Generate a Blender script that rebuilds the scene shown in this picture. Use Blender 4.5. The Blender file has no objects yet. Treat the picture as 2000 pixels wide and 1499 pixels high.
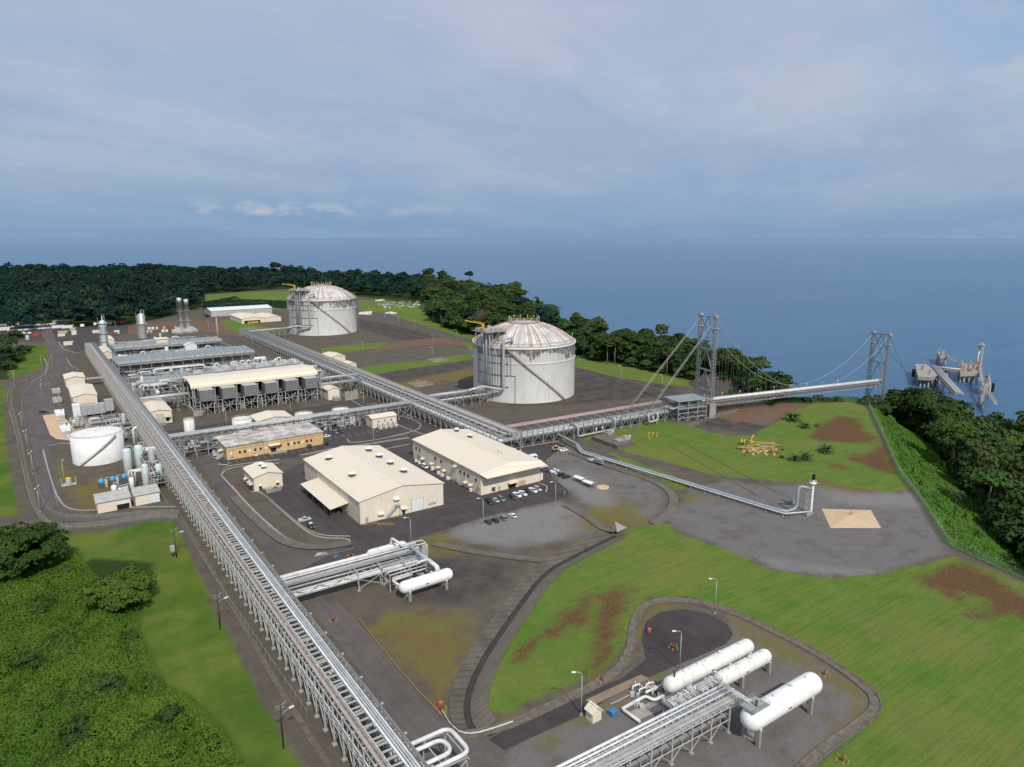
import bpy, bmesh, math, random
import numpy as np
from mathutils import Vector, Matrix, noise as mnoise
R=math.radians
scene=bpy.context.scene
col=scene.collection
rnd=random.Random(7)
npr=np.random.RandomState(11)
# ------------------------------------------------------------------ survey
# world x/y run along the plant grid, z = 0 is the plant's graded ground.
# P() looks a point of the survey photograph up on a level plane (a plain ray / plane intersection).
FPX, CAMH, HZ=1388.0, 118.0, 455.0
PITCH=math.atan((749.5-HZ)/FPX)
YAW=R(34.6)
def P(px, py, z=0.0):
 u=(px-1000)/FPX;v=(749.5-py)/FPX
 dy=math.cos(PITCH)+v*math.sin(PITCH);dz=-math.sin(PITCH)+v*math.cos(PITCH)
 t=(z-CAMH)/dz
 x, y=u*t, dy*t
 return Vector((x*math.cos(YAW)+y*math.sin(YAW), -x*math.sin(YAW)+y*math.cos(YAW), z))
def PP(pts, z=0.0): return [P(a, b, z) for a, b in pts]
# ------------------------------------------------------------------ materials
def mat(name, c, rough=.6, metal=0., var=.25, scale=.6, c2= None , bump=0., streak= None , scam=.5, spec=.3, rand=0., dscale= None ):
 """procedural paint: two noises vary the base colour, optional downward rust streaks, optional bump"""
 m=bpy.data.materials.new(name);m.use_nodes= True
 nt=m.node_tree;N=nt.nodes;L=nt.links
 b=N['Principled BSDF'];b.inputs['Roughness'].default_value=rough;b.inputs['Metallic'].default_value=metal
 b.inputs['Specular IOR Level'].default_value=spec
 tc=N.new('ShaderNodeTexCoord')
 n1=N.new('ShaderNodeTexNoise');n1.inputs['Scale'].default_value=scale;n1.inputs['Detail'].default_value=6
 n1.inputs['Roughness'].default_value=.65
 L.new(tc.outputs['Object'], n1.inputs['Vector'])
 mx=N.new('ShaderNodeMix');mx.data_type='RGBA'
 if c2 is None :c2=tuple(x*(1-var) for x in c)
 ra=N.new('ShaderNodeMapRange');ra.inputs[1].default_value=.35;ra.inputs[2].default_value=.68
 L.new(n1.outputs[0], ra.inputs[0]);L.new(ra.outputs[0], mx.inputs[0])
 mx.inputs[6].default_value=(*c, 1);mx.inputs[7].default_value=(*c2, 1)
 out=mx.outputs[2]
 if streak:
  mp=N.new('ShaderNodeMapping');mp.inputs['Scale'].default_value=(1.1, 1.1, .07)
  n2=N.new('ShaderNodeTexNoise');n2.inputs['Scale'].default_value=1.0;n2.inputs['Detail'].default_value=5
  L.new(tc.outputs['Object'], mp.inputs[0]);L.new(mp.outputs[0], n2.inputs['Vector'])
  r2=N.new('ShaderNodeMapRange');r2.inputs[1].default_value=.52;r2.inputs[2].default_value=.75;r2.inputs[4].default_value=scam
  L.new(n2.outputs[0], r2.inputs[0])
  m2=N.new('ShaderNodeMix');m2.data_type='RGBA';L.new(r2.outputs[0], m2.inputs[0]);L.new(out, m2.inputs[6])
  m2.inputs[7].default_value=(*streak, 1);out=m2.outputs[2]
 if rand:
  oi=N.new('ShaderNodeObjectInfo');hs=N.new('ShaderNodeHueSaturation')
  r3=N.new('ShaderNodeMapRange');r3.inputs[3].default_value=1-rand;r3.inputs[4].default_value=1+rand
  L.new(oi.outputs['Random'], r3.inputs[0]);L.new(r3.outputs[0], hs.inputs['Value'])
  r4=N.new('ShaderNodeMapRange');r4.inputs[3].default_value=.5-rand*.07;r4.inputs[4].default_value=.5+rand*.03
  mt=N.new('ShaderNodeMath');mt.operation='MULTIPLY';mt.inputs[1].default_value=7.31;L.new(oi.outputs['Random'], mt.inputs[0])
  fr=N.new('ShaderNodeMath');fr.operation='FRACT';L.new(mt.outputs[0], fr.inputs[0]);L.new(fr.outputs[0], r4.inputs[0]);L.new(r4.outputs[0], hs.inputs['Hue'])
  L.new(out, hs.inputs['Color']);out=hs.outputs[0]
 L.new(out, b.inputs['Base Color'])
 if bump:
  nb=N.new('ShaderNodeTexNoise');nb.inputs['Scale'].default_value=dscale or scale*6;nb.inputs['Detail'].default_value=4
  L.new(tc.outputs['Object'], nb.inputs['Vector'])
  bp=N.new('ShaderNodeBump');bp.inputs['Strength'].default_value=bump;bp.inputs['Distance'].default_value=.3
  L.new(nb.outputs[0], bp.inputs['Height']);L.new(bp.outputs[0], b.inputs['Normal'])
 return m
def ribmat(name, c, period, axis=0, dark=.82, c2= None , streak= None , rough=.55, frac=.22):
 """ribbed sheet metal / panel joints: fine lines across one object axis"""
 m=mat(name, c, rough, var=.12, scale=.15, c2=c2, streak=streak, scam=.2)
 nt=m.node_tree;N=nt.nodes;L=nt.links;b=N['Principled BSDF']
 src=b.inputs['Base Color'].links[0].from_socket
 tc=N.new('ShaderNodeTexCoord');sp=N.new('ShaderNodeSeparateXYZ');L.new(tc.outputs['Object'], sp.inputs[0])
 d=N.new('ShaderNodeMath');d.operation='DIVIDE';d.inputs[1].default_value=period;L.new(sp.outputs[axis], d.inputs[0])
 f=N.new('ShaderNodeMath');f.operation='FRACT';L.new(d.outputs[0], f.inputs[0])
 g=N.new('ShaderNodeMath');g.operation='LESS_THAN';g.inputs[1].default_value=frac;L.new(f.outputs[0], g.inputs[0])
 mx=N.new('ShaderNodeMix');mx.data_type='RGBA';mx.blend_type='MULTIPLY'
 L.new(g.outputs[0], mx.inputs[0]);L.new(src, mx.inputs[6]);mx.inputs[7].default_value=(dark, dark, dark, 1)
 L.new(mx.outputs[2], b.inputs['Base Color'])
 return m
M={}
M['galv']=mat('galvanised_steel', (.36, .37, .365), .55, .15, .35, .5, c2=(.25, .245, .235))
M['galvL']=mat('light_galvanised_steel', (.50, .50, .48), .55, .1, .35, .5, c2=(.35, .335, .31))
M['steelD']=mat('dark_steel', (.12, .125, .13), .6, .2, .4, .7)
M['tray']=mat('weathered_cable_tray', (.47, .40, .365), .7, 0, .4, .6, c2=(.30, .27, .26))
M['pipeW']=mat('white_insulated_pipe', (.70, .705, .70), .45, .0, .12, .5, c2=(.50, .49, .465), streak=(.40, .37, .33), scam=.35)
M['pipeG']=mat('grey_aluminium_cladding', (.45, .47, .49), .5, .15, .3, .4, c2=(.33, .335, .335))
M['pipeB']=mat('blue_grey_cladding', (.34, .39, .44), .5, .15, .3, .4)
M['pipeP']=mat('rusty_pink_pipe', (.40, .28, .27), .7, 0, .3, .4)
M['white']=mat('white_paint', (.80, .80, .79), .42, 0, .1, .25, c2=(.68, .66, .62))
M['whiteD']=mat('weathered_white_paint', (.76, .755, .73), .55, 0, .2, .12, c2=(.62, .60, .54), streak=(.30, .24, .19), scam=.5)
M['cream']=ribmat('cream_roof_sheet', (.72, .635, .50), 3.0, 1, .90, c2=(.69, .605, .48))
M['creamW']=ribmat('beige_wall_sheet', (.76, .675, .55), 1.2, 0, .92, c2=(.69, .61, .50), streak=(.46, .39, .30))
M['creamWy']=ribmat('beige_side_wall_sheet', (.74, .66, .54), 1.2, 1, .92, c2=(.67, .60, .49), streak=(.46, .39, .30))
M['orange']=ribmat('orange_render', (.64, .44, .22), 6.0, 0, .93, c2=(.58, .40, .21), streak=(.40, .27, .15))
M['offroof']=mat('stained_white_membrane', (.62, .58, .54), .8, 0, .3, .16, c2=(.2, .165, .15))
M['conc']=mat('concrete', (.36, .33, .28), .85, 0, .35, .4, bump=.2)
M['concD']=mat('dirty_concrete', (.17, .145, .115), .9, 0, .4, .5, c2=(.09, .075, .06), bump=.3)
M['kerb']=mat('pale_kerb_concrete', (.36, .34, .31), .85, 0, .35, .5)
M['rust']=mat('rust', (.20, .11, .06), .85, 0, .5, .8)
M['yellow']=mat('safety_yellow', (.60, .40, .06), .5, 0, .25, .8)
M['red']=mat('red_paint', (.45, .04, .03), .5, 0, .3, 1)
M['redL']=mat('faded_red_paint', (.55, .12, .11), .55, 0, .25, 1)
M['blue']=mat('blue_paint', (.06, .20, .40), .5, 0, .25, 1)
M['blueL']=mat('bright_blue_paint', (.08, .33, .58), .45, 0, .2, 1)
M['glass']=mat('dark_glass', (.025, .032, .04), .08, 0, .3, 1, spec=.6)
M['dark']=mat('dark_opening', (.014, .014, .015), .8, 0, .3, 1)
M['louver']=ribmat('grey_louver', (.24, .235, .23), 1.15, 2, .42, frac=.4)
M['rubber']=mat('tyre_rubber', (.02, .02, .02), .85)
M['fin']=mat('finned_cooler_surface', (.27, .33, .36), .5, .3, .3, .8, c2=(.18, .21, .22))
M['deckG']=mat('grey_deck_grating', (.35, .38, .37), .6, .2, .3, .7, c2=(.25, .26, .26))
M['stack']=mat('stainless_stack', (.52, .54, .54), .4, .4, .25, .3)
M['towerW']=mat('pale_insulated_column', (.58, .66, .64), .45, .1, .2, .3)
M['sand']=mat('tan_earth', (.56, .40, .26), .95, 0, .14, .25)
M['boxW']=mat('white_enclosure', (.72, .74, .74), .5, 0, .15, .6)
M['lampmetal']=mat('lamp_post_steel', (.42, .44, .44), .5, .2, .25, .6)
M['wood']=mat('dark_timber_pole', (.045, .036, .03), .85, 0, .3, 1)
M['yard']=mat('yellow_scrap_steel', (.60, .42, .16), .75, 0, .5, 1.2, c2=(.34, .2, .09))
M['skin']=mat('skin', (.12, .07, .045), .6)
M['cloth']=mat('work_clothing', (.08, .10, .15), .9)
M['blackrubber']=mat('black_fender_rubber', (.015, .015, .016), .7)
M['rustdome']= None
# ------------------------------------------------------------------ mesh builder
class MB:
 def __init__(s):s.v=[];s.f=[];s.m=[];s.s=[]
 def face(s, idx, m=0, sm= False ):s.f.append(tuple(idx));s.m.append(m);s.s.append(sm)
 def poly(s, pts, m=0):
  n=len(s.v);s.v+=[tuple(p) for p in pts];s.face(range(n, n+len(pts)), m)
 def box(s, x0, y0, z0, x1, y1, z1, m=0):
  n=len(s.v)
  s.v+=[(x0, y0, z0), (x1, y0, z0), (x1, y1, z0), (x0, y1, z0), (x0, y0, z1), (x1, y0, z1), (x1, y1, z1), (x0, y1, z1)]
  for q in ((3, 2, 1, 0), (4, 5, 6, 7), (0, 1, 5, 4), (1, 2, 6, 5), (2, 3, 7, 6), (3, 0, 4, 7)):s.face([n+i for i in q], m)
 def cbox(s, c, d, rz=0., m=0):
  n=len(s.v);cs, sn=math.cos(rz), math.sin(rz)
  for z in (-.5, .5):
   for x, y in ((-.5, -.5), (.5, -.5), (.5, .5), (-.5, .5)):
    X, Y=x*d[0], y*d[1];s.v.append((c[0]+X*cs-Y*sn, c[1]+X*sn+Y*cs, c[2]+z*d[2]))
  for q in ((3, 2, 1, 0), (4, 5, 6, 7), (0, 1, 5, 4), (1, 2, 6, 5), (2, 3, 7, 6), (3, 0, 4, 7)):s.face([n+i for i in q], m)
 def frame(s, d):
  d=d.normalized();up=Vector((0, 0, 1)) if abs(d.z)<.95 else Vector((1, 0, 0))
  a=d.cross(up).normalized(); return a, a.cross(d).normalized()
 def beam(s, p, q, w, h= None , m=0):
  p, q=Vector(p), Vector(q);h=h or w
  if (q-p).length<1e-5: return
  a, b=s.frame(q-p);n=len(s.v)
  for c in (p, q):
   for i, j in ((-1, -1), (1, -1), (1, 1), (-1, 1)):s.v.append(tuple(c+a*(i*w/2)+b*(j*h/2)))
  for k in ((0, 1, 2, 3), (7, 6, 5, 4), (0, 4, 5, 1), (1, 5, 6, 2), (2, 6, 7, 3), (3, 7, 4, 0)):s.face([n+i for i in k], m)
 def pipe(s, pts, r, n=8, m=0, r2= None , elbow=0., cap= True ):
  pts=[Vector(p) for p in pts]
  if elbow:
   o=[pts[0]]
   for i in range(1, len(pts)-1):
    a, b, c=pts[i-1], pts[i], pts[i+1]
    e=min(elbow, (b-a).length*.48, (c-b).length*.48)
    p0=b+(a-b).normalized()*e;p1=b+(c-b).normalized()*e
    for k in range(5):
     t=k/4;o.append(p0*(1-t)**2+b*2*t*(1-t)+p1*t*t)
   o.append(pts[-1]);pts=o
  n0=len(s.v);K=len(pts);prev= None
  for i, p in enumerate(pts):
   d=(pts[min(i+1, K-1)]-pts[max(i-1, 0)]).normalized()
   if prev is None :a, b=s.frame(d)
   else :
    a=(prev-d*prev.dot(d));a=a.normalized() if a.length>1e-4 else s.frame(d)[0];b=a.cross(d).normalized()
   prev=a
   k=1.
   if 0<i<K-1:
    c=(pts[i]-pts[i-1]).normalized().dot(d);k=1/max(c, .5)
   rr=r if r2 is None else r+(r2-r)*i/(K-1)
   for j in range(n):
    t=2*math.pi*j/n;s.v.append(tuple(p+(a*math.cos(t)+b*math.sin(t))*rr))
  for i in range(K-1):
   for j in range(n):
    j2=(j+1)%n;s.face((n0+i*n+j, n0+i*n+j2, n0+(i+1)*n+j2, n0+(i+1)*n+j), m, n>4)
  if cap:
   s.face([n0+j for j in range(n)][::-1], m);s.face([n0+(K-1)*n+j for j in range(n)], m)
 def lathe(s, prof, c=(0, 0, 0), n=32, axis='z', m=0, sm= True , rz=0.):
  n0=len(s.v);cs, sn=math.cos(rz), math.sin(rz)
  for r, z in prof:
   for j in range(n):
    t=2*math.pi*j/n;x, y=r*math.cos(t), r*math.sin(t)
    if axis=='z':s.v.append((c[0]+x, c[1]+y, c[2]+z))
    else :s.v.append((c[0]+z*cs-x*sn, c[1]+z*sn+x*cs, c[2]+y))
  for i in range(len(prof)-1):
   for j in range(n):
    j2=(j+1)%n;s.face((n0+i*n+j, n0+i*n+j2, n0+(i+1)*n+j2, n0+(i+1)*n+j), m, sm)
 def build(s, name, mats, parent= None , loc= None ):
  me=bpy.data.meshes.new(name);me.from_pydata(s.v, [], s.f)
  for x in (mats if isinstance(mats, (list, tuple)) else [mats]):me.materials.append(x)
  me.polygons.foreach_set('material_index', s.m);me.polygons.foreach_set('use_smooth', s.s);me.update()
  o=bpy.data.objects.new(name, me);col.objects.link(o)
  if parent:o.parent=parent
  if loc is not None :o.location=loc
  return o
def quads(name, Q, mats, mi= None , parent= None ):
 """a mesh straight from an (N,4,3) array of separate quads"""
 N=len(Q);me=bpy.data.meshes.new(name)
 me.vertices.add(N*4);me.vertices.foreach_set('co', np.ascontiguousarray(Q, dtype=np.float32).ravel())
 me.loops.add(N*4);me.loops.foreach_set('vertex_index', np.arange(N*4, dtype=np.int32))
 me.polygons.add(N);me.polygons.foreach_set('loop_start', np.arange(0, N*4, 4, dtype=np.int32))
 for x in (mats if isinstance(mats, (list, tuple)) else [mats]):me.materials.append(x)
 if mi is not None :me.polygons.foreach_set('material_index', np.asarray(mi, dtype=np.int32))
 me.update(calc_edges= True );me.validate()
 return me
def tag(o, label= None , cat= None , group= None , kind= None ):
 if label:o['label']=label
 if cat:o['category']=cat
 if group:o['group']=group
 if kind:o['kind']=kind
 return o
def thing(name, label, cat, loc=(0, 0, 0), rz=0., group= None ):
 o=bpy.data.objects.new(name, None );col.objects.link(o);o.empty_display_size=.5
 o.location=loc;o.rotation_euler=(0, 0, rz); return tag(o, label, cat, group)
def dup(root, loc, rz= None , label= None , group= None , sc= None ):
 c=root.copy();col.objects.link(c);c.location=loc
 if rz is not None :c.rotation_euler=(0, 0, rz)
 if sc is not None :c.scale=sc if hasattr(sc, '__len__') else (sc, sc, sc)
 if label:c['label']=label
 if group:c['group']=group
 for ch in list(root.children):
  k=ch.copy();col.objects.link(k);k.parent=c
  for g in list(ch.children):
   h=g.copy();col.objects.link(h);h.parent=k
 return c
def struct(name, mb, m, loc= None ): return tag(mb.build(name, m, None , loc), kind='structure')
def sheet(name, pts, z, m):
 mb=MB();mb.poly([(p[0], p[1], z) for p in pts]);o=struct(name, mb, m)
 me=o.data
 if me.polygons[0].normal.z<0:me.flip_normals()
 return o
def resample(pts, step):
 out=[Vector(pts[0])]
 for a, b in zip(pts[:-1], pts[1:]):
  a, b=Vector(a), Vector(b);k=max(1, int((b-a).length/step))
  for i in range(1, k+1):out.append(a.lerp(b, i/k))
 return out
def smooth(pts, it=2):
 pts=[Vector(p) for p in pts]
 for _ in range(it):
  o=[pts[0]]
  for a, b in zip(pts[:-1], pts[1:]):o+=[a.lerp(b, .25), a.lerp(b, .75)]
  pts=o+[pts[-1]]
 return pts
def sides(pts):
 K=len(pts);out=[]
 for i in range(K):
  d=pts[min(i+1, K-1)]-pts[max(i-1, 0)];d.z=0;d.normalize();out.append(Vector((d.y, -d.x, 0)))
 return out
def strip(mb, pts, prof, m=0):
 """sweep an open (offset, height) profile along a path"""
 sd=sides(pts);n0=len(mb.v);k=len(prof)
 for p, q in zip(pts, sd):
  for o, z in prof:mb.v.append((p.x+q.x*o, p.y+q.y*o, p.z+z))
 for i in range(len(pts)-1):
  for j in range(k-1):mb.face((n0+i*k+j, n0+(i+1)*k+j, n0+(i+1)*k+j+1, n0+i*k+j+1)[::-1], m)
CUBES={}
def boxes(name, m, parent, items, label= None , cat= None , group= None , loc=(0, 0, 0)):
 """every box an object of its own (shared unit cube)"""
 if m not in CUBES:
  mb=MB();mb.cbox((0, 0, 0), (1, 1, 1));o=mb.build(name, M[m]);CUBES[m]=o.data;bpy.data.objects.remove(o)
 for it in items:
  c, d=it[0], it[1];o=bpy.data.objects.new(name, CUBES[m]);col.objects.link(o);o.parent=parent
  o.location=Vector(c)+Vector(loc);o.scale=d;o.rotation_euler=(0, 0, it[2] if len(it)>2 else 0)
  if label:tag(o, label, cat, group)
def many(name, mb, m, parent, locs):
 """copies of one mesh at locs = [(x, y, z, rz) ...]"""
 o= None
 for l in locs:
  if o is None :o=mb.build(name, M[m], parent);me=o.data
  else :o=bpy.data.objects.new(name, me);col.objects.link(o);o.parent=parent
  o.location=l[:3];o.rotation_euler=(0, 0, l[3] if len(l)>3 else 0)
  # ------------------------------------------------------------------ camera, sky, sun
cam=bpy.data.cameras.new('camera');co=bpy.data.objects.new('camera', cam);col.objects.link(co);scene.camera=co
co.location=(0, 0, CAMH);co.rotation_euler=(math.pi/2-PITCH, 0, -YAW)
cam.sensor_width=36;cam.lens=FPX/2000*36;cam.clip_start=1;cam.clip_end=120000
scene.view_settings.view_transform='Standard';scene.view_settings.look='None';scene.view_settings.exposure=0
SUN_EL=R(46);SDIR=Vector((.222, .975, 0)).normalized()
sl=bpy.data.lights.new('sun', 'SUN');sl.energy=3.7;sl.angle=R(.55);sl.color=(1, .95, .87)
so=bpy.data.objects.new('sun', sl);col.objects.link(so)
ldir=Vector((SDIR.x*math.cos(SUN_EL), SDIR.y*math.cos(SUN_EL), -math.sin(SUN_EL)))
so.rotation_euler=ldir.to_track_quat('-Z', 'Y').to_euler();so.location=(-100, -300, 500)
w=bpy.data.worlds.new('World');scene.world=w;w.use_nodes= True
nt=w.node_tree;N=nt.nodes;L=nt.links;bg=N['Background'];bg.inputs[1].default_value=.1
sky=N.new('ShaderNodeTexSky');sky.sky_type='NISHITA';sky.sun_disc= False ;sky.sun_elevation=SUN_EL
sky.sun_rotation=math.atan2(-SDIR.x, -SDIR.y);sky.air_density=1.2;sky.dust_density=2.5
def nd(t, **k):
 n=N.new(t)
 for a, b in k.items():setattr(n, a, b)
 return n
def mth(op, a, b= None , c= None ):
 n=N.new('ShaderNodeMath');n.operation=op
 for i, x in enumerate((a, b, c)):
  if x is None : continue
  if isinstance(x, (int, float)):n.inputs[i].default_value=x
  else :L.new(x, n.inputs[i])
 return n.outputs[0]
tc=nd('ShaderNodeTexCoord');sp=nd('ShaderNodeSeparateXYZ');L.new(tc.outputs['Generated'], sp.inputs[0])
zz=mth('MAXIMUM', sp.outputs[2], 0.0)
ramp=nd('ShaderNodeValToRGB');L.new(zz, ramp.inputs[0])
SKY=[(0, (.215, .355, .565)), (.035, (.255, .39, .59)), (.09, (.30, .415, .61)), (.17, (.345, .445, .63)), (.26, (.40, .48, .65)), (.5, (.50, .575, .72)), (1, (.55, .61, .71))]
while len(ramp.color_ramp.elements)<len(SKY):ramp.color_ramp.elements.new(.5)
for e, (p, c) in zip(ramp.color_ramp.elements, SKY):e.position=p;e.color=(*c, 1)
# cloud deck: direction projected on a layer, so streaks flatten toward the horizon
den=mth('ADD', zz, .10)
cx=mth('DIVIDE', sp.outputs[0], den);cy=mth('DIVIDE', sp.outputs[1], den)
rx=mth('ADD', mth('MULTIPLY', cx, math.cos(YAW)), mth('MULTIPLY', cy, math.sin(YAW)))
ry=mth('SUBTRACT', mth('MULTIPLY', cy, math.cos(YAW)), mth('MULTIPLY', cx, math.sin(YAW)))
cv=nd('ShaderNodeCombineXYZ');L.new(mth('MULTIPLY', rx, .55), cv.inputs[0]);L.new(ry, cv.inputs[1])
def noise(vec, sc, det, rough=.6, dist=0.):
 n=nd('ShaderNodeTexNoise');n.inputs['Scale'].default_value=sc;n.inputs['Detail'].default_value=det
 n.inputs['Roughness'].default_value=rough;n.inputs['Distortion'].default_value=dist;L.new(vec, n.inputs['Vector']); return n.outputs[0]
def mr(v, a, b, c=0., d=1., st='LINEAR'):
 n=nd('ShaderNodeMapRange');n.interpolation_type=st;L.new(v, n.inputs[0])
 for i, x in enumerate((a, b, c, d)):n.inputs[i+1].default_value=x
 return n.outputs[0]
c1=mr(noise(cv.outputs[0], .75, 4, .55, .3), .40, .68, 0, 1, 'SMOOTHSTEP');c2=mr(noise(cv.outputs[0], 3.4, 8, .66, .5), .36, .70)
cl=mth('MULTIPLY', mth('ADD', mth('MULTIPLY', c1, .65), mth('MULTIPLY', c2, .35)), mr(zz, .02, .16, .25, 1.))
def mixc(fac, a, b, bt='MIX'):
 n=nd('ShaderNodeMix', data_type='RGBA', blend_type=bt)
 for i, x in ((0, fac), (6, a), (7, b)):
  if isinstance(x, (int, float)):n.inputs[i].default_value=x
  elif isinstance(x, tuple):n.inputs[i].default_value=(*x, 1)
  else :L.new(x, n.inputs[i])
 return n.outputs[2]
base=mixc(mth('MULTIPLY', cl, .7), ramp.outputs[0], (.57, .61, .70))
blue=mth('MULTIPLY', mr(noise(cv.outputs[0], .42, 2, .5), .50, .70, 0, 1, 'SMOOTHSTEP'), mr(zz, .08, .26))
base=mixc(mth('MULTIPLY', blue, .22), base, (.27, .43, .66))
# a bank of small cumulus heads low over the horizon
v2=nd('ShaderNodeCombineXYZ');az=mth('ARCTAN2', mth('ADD', mth('MULTIPLY', sp.outputs[0], math.cos(YAW)), mth('MULTIPLY', sp.outputs[1], -math.sin(YAW))), mth('ADD', mth('MULTIPLY', sp.outputs[0], math.sin(YAW)), mth('MULTIPLY', sp.outputs[1], math.cos(YAW))))
brk=mth('MULTIPLY', mth('MULTIPLY', mr(noise(cv.outputs[0], 1.6, 5, .6, .4), .42, .58), mr(zz, .12, .2)), mr(az, .38, .6))
base=mixc(mth('MULTIPLY', brk, .7), base, (.24, .42, .68))
L.new(mth('MULTIPLY', az, 14), v2.inputs[0]);L.new(mth('MULTIPLY', sp.outputs[2], 34), v2.inputs[1])
cu=mth('MULTIPLY', mr(noise(v2.outputs[0], 1.5, 6, .6), .47, .60), mth('MULTIPLY', mr(zz, .020, .026), mr(zz, .048, .026)))
cu=mth('MULTIPLY', cu, mth('MULTIPLY', mr(az, -.46, -.36), mr(az, .0, -.3)))
base=mixc(mth('MULTIPLY', cu, .75), base, (.55, .60, .66))
mul=nd('ShaderNodeVectorMath', operation='SCALE');L.new(base, mul.inputs[0]);mul.inputs[3].default_value=10.
L.new(mixc(.08, mul.outputs[0], sky.outputs[0]), bg.inputs[0])
# ------------------------------------------------------------------ terrain and sea
def seg_sd(X, Y, poly, closed= True ):
 """signed distance (positive inside) of the points X, Y to a polygon"""
 d2=np.full(X.shape, 1e12);ins=np.zeros(X.shape, bool);n=len(poly)
 for i in range(n if closed else n-1):
  ax, ay=poly[i][0], poly[i][1];bx, by=poly[(i+1)%n][0], poly[(i+1)%n][1]
  dx, dy=bx-ax, by-ay;l2=dx*dx+dy*dy+1e-9
  t=np.clip(((X-ax)*dx+(Y-ay)*dy)/l2, 0, 1)
  d2=np.minimum(d2, (X-ax-t*dx)**2+(Y-ay-t*dy)**2)
  if closed and abs(dy)>1e-9:
   c=((ay>Y)!=(by>Y))&(X<dx*(Y-ay)/dy+ax);ins^=c
 d=np.sqrt(d2)
 return np.where(ins, d, -d) if closed else d
SEA=-42.0
FENCE=[(1697, 795), (1726, 860), (1755, 925), (1800, 985), (1850, 1065), (1925, 1100), (2000, 1133), (2200, 1225)]
COAST=PP([(-900, 512), (-300, 512), (0, 516), (300, 512), (540, 518), (700, 531), (840, 532), (920, 548), (1000, 562), (1075, 598), (1090, 612), (1210, 640), (1300, 642), (1400, 662), (1450, 690), (1512, 728)], 25)
PLATEAU=[(p.x, p.y) for p in COAST]+[(p.x, p.y) for p in PP([(1530, 772), (1600, 779), (1640, 777)]+FENCE)]+[(260, 60), (240, -200), (-600, -200), (-3500, 1500)]
DITCH=smooth(PP([(1203, 1040), (1125, 1078), (1062, 1112), (1008, 1185), (948, 1270), (912, 1345), (912, 1400), (935, 1425)]), 2)
def terrain_z(X, Y):
 sd=seg_sd(X, Y, PLATEAU)
 z=np.where(sd<0, -np.minimum(70, np.maximum(0, -sd-1)*.62), 0)
 dd=seg_sd(X, Y, DITCH, False );z=z-2.2*np.clip(1-dd/5.2, 0, 1)*(sd>0)
 return z, sd
def tz(x, y):
 z, _=terrain_z(np.array([float(x)]), np.array([float(y)])); return float(z[0])
G_GRASS=[[(-150, 1048), (60, 1046), (130, 1043), (200, 1040), (260, 1027), (300, 1018), (340, 1016), (352, 1035), (362, 1062), (385, 1120), (412, 1180), (470, 1290), (520, 1385), (585, 1499), (640, 1600), (-300, 1650)], [(-120, 750), (0, 748), (14, 765), (6, 800), (10, 850), (22, 930), (38, 1006), (-20, 1012), (-150, 1000)], [(-60, 760), (0, 745), (30, 737), (78, 722), (95, 692), (88, 672), (62, 674), (40, 690), (-60, 700)], [(945, 1378), (948, 1350), (1000, 1225), (1068, 1118), (1120, 1084), (1200, 1053), (1230, 1032), (1300, 1022), (1330, 1042), (1420, 1075), (1500, 1112), (1620, 1130), (1720, 1122), (1780, 1106), (1862, 1086), (2000, 1140), (2300, 1250), (2300, 1700), (1530, 1560), (1600, 1490), (1660, 1440), (1722, 1388), (1712, 1350), (1600, 1272), (1500, 1222), (1420, 1184), (1330, 1166), (1262, 1168), (1240, 1190), (1228, 1250), (1195, 1300), (1120, 1335), (1020, 1378), (982, 1394)], [(1135, 855), (1180, 842), (1290, 820), (1340, 828), (1385, 845), (1430, 852), (1475, 850), (1540, 808), (1615, 777), (1690, 793), (1755, 928), (1778, 958), (1740, 962), (1690, 957), (1600, 936), (1520, 942), (1470, 936), (1400, 930), (1310, 905), (1230, 885), (1180, 870)], [(1180, 880), (1290, 918), (1345, 945), (1335, 962), (1310, 950), (1230, 912)], [(1122, 700), (1200, 710), (1300, 733), (1365, 748), (1362, 757), (1300, 752), (1200, 736), (1122, 716)], [(700, 586), (780, 590), (835, 598), (850, 628), (880, 640), (925, 652), (925, 662), (860, 646), (800, 628), (760, 612), (700, 608)], [(395, 578), (470, 572), (570, 568), (570, 600), (560, 606), (470, 598), (400, 592)], [(425, 628), (455, 622), (520, 640), (560, 640), (565, 648), (530, 652), (475, 656), (445, 642)], [(625, 681), (700, 672), (760, 668), (740, 680), (660, 690), (630, 690)], [(690, 720), (760, 710), (830, 704), (922, 690), (922, 702), (860, 712), (790, 722), (720, 734), (700, 732)], [(1700, 1400), (1800, 1300), (2200, 1300), (2200, 1600), (1560, 1600)], [(880, 650), (925, 655), (925, 690), (905, 672)]]
G_BROWN=[[(1168, 1166), (1200, 1150), (1236, 1152), (1208, 1200), (1196, 1250), (1200, 1280), (1178, 1305), (1140, 1312), (1166, 1275), (1162, 1220)], [(1004, 1290), (1030, 1255), (1075, 1225), (1112, 1190), (1150, 1160), (1166, 1180), (1140, 1212), (1100, 1235), (1050, 1250), (1024, 1285)], [(1795, 1132), (1840, 1112), (1885, 1098), (1940, 1124), (2000, 1165), (2080, 1200), (2080, 1260), (2000, 1212), (1975, 1200), (1940, 1212), (1900, 1205), (1925, 1172), (1880, 1160), (1872, 1176)], [(1578, 856), (1600, 832), (1640, 812), (1675, 818), (1690, 842), (1720, 862), (1660, 866), (1610, 862)], [(1648, 896), (1690, 888), (1730, 868), (1752, 916), (1742, 926), (1700, 914)], [(1620, 905), (1650, 910), (1660, 918), (1626, 914)], [(1650, 890), (1672, 884), (1668, 892)]]
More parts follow.
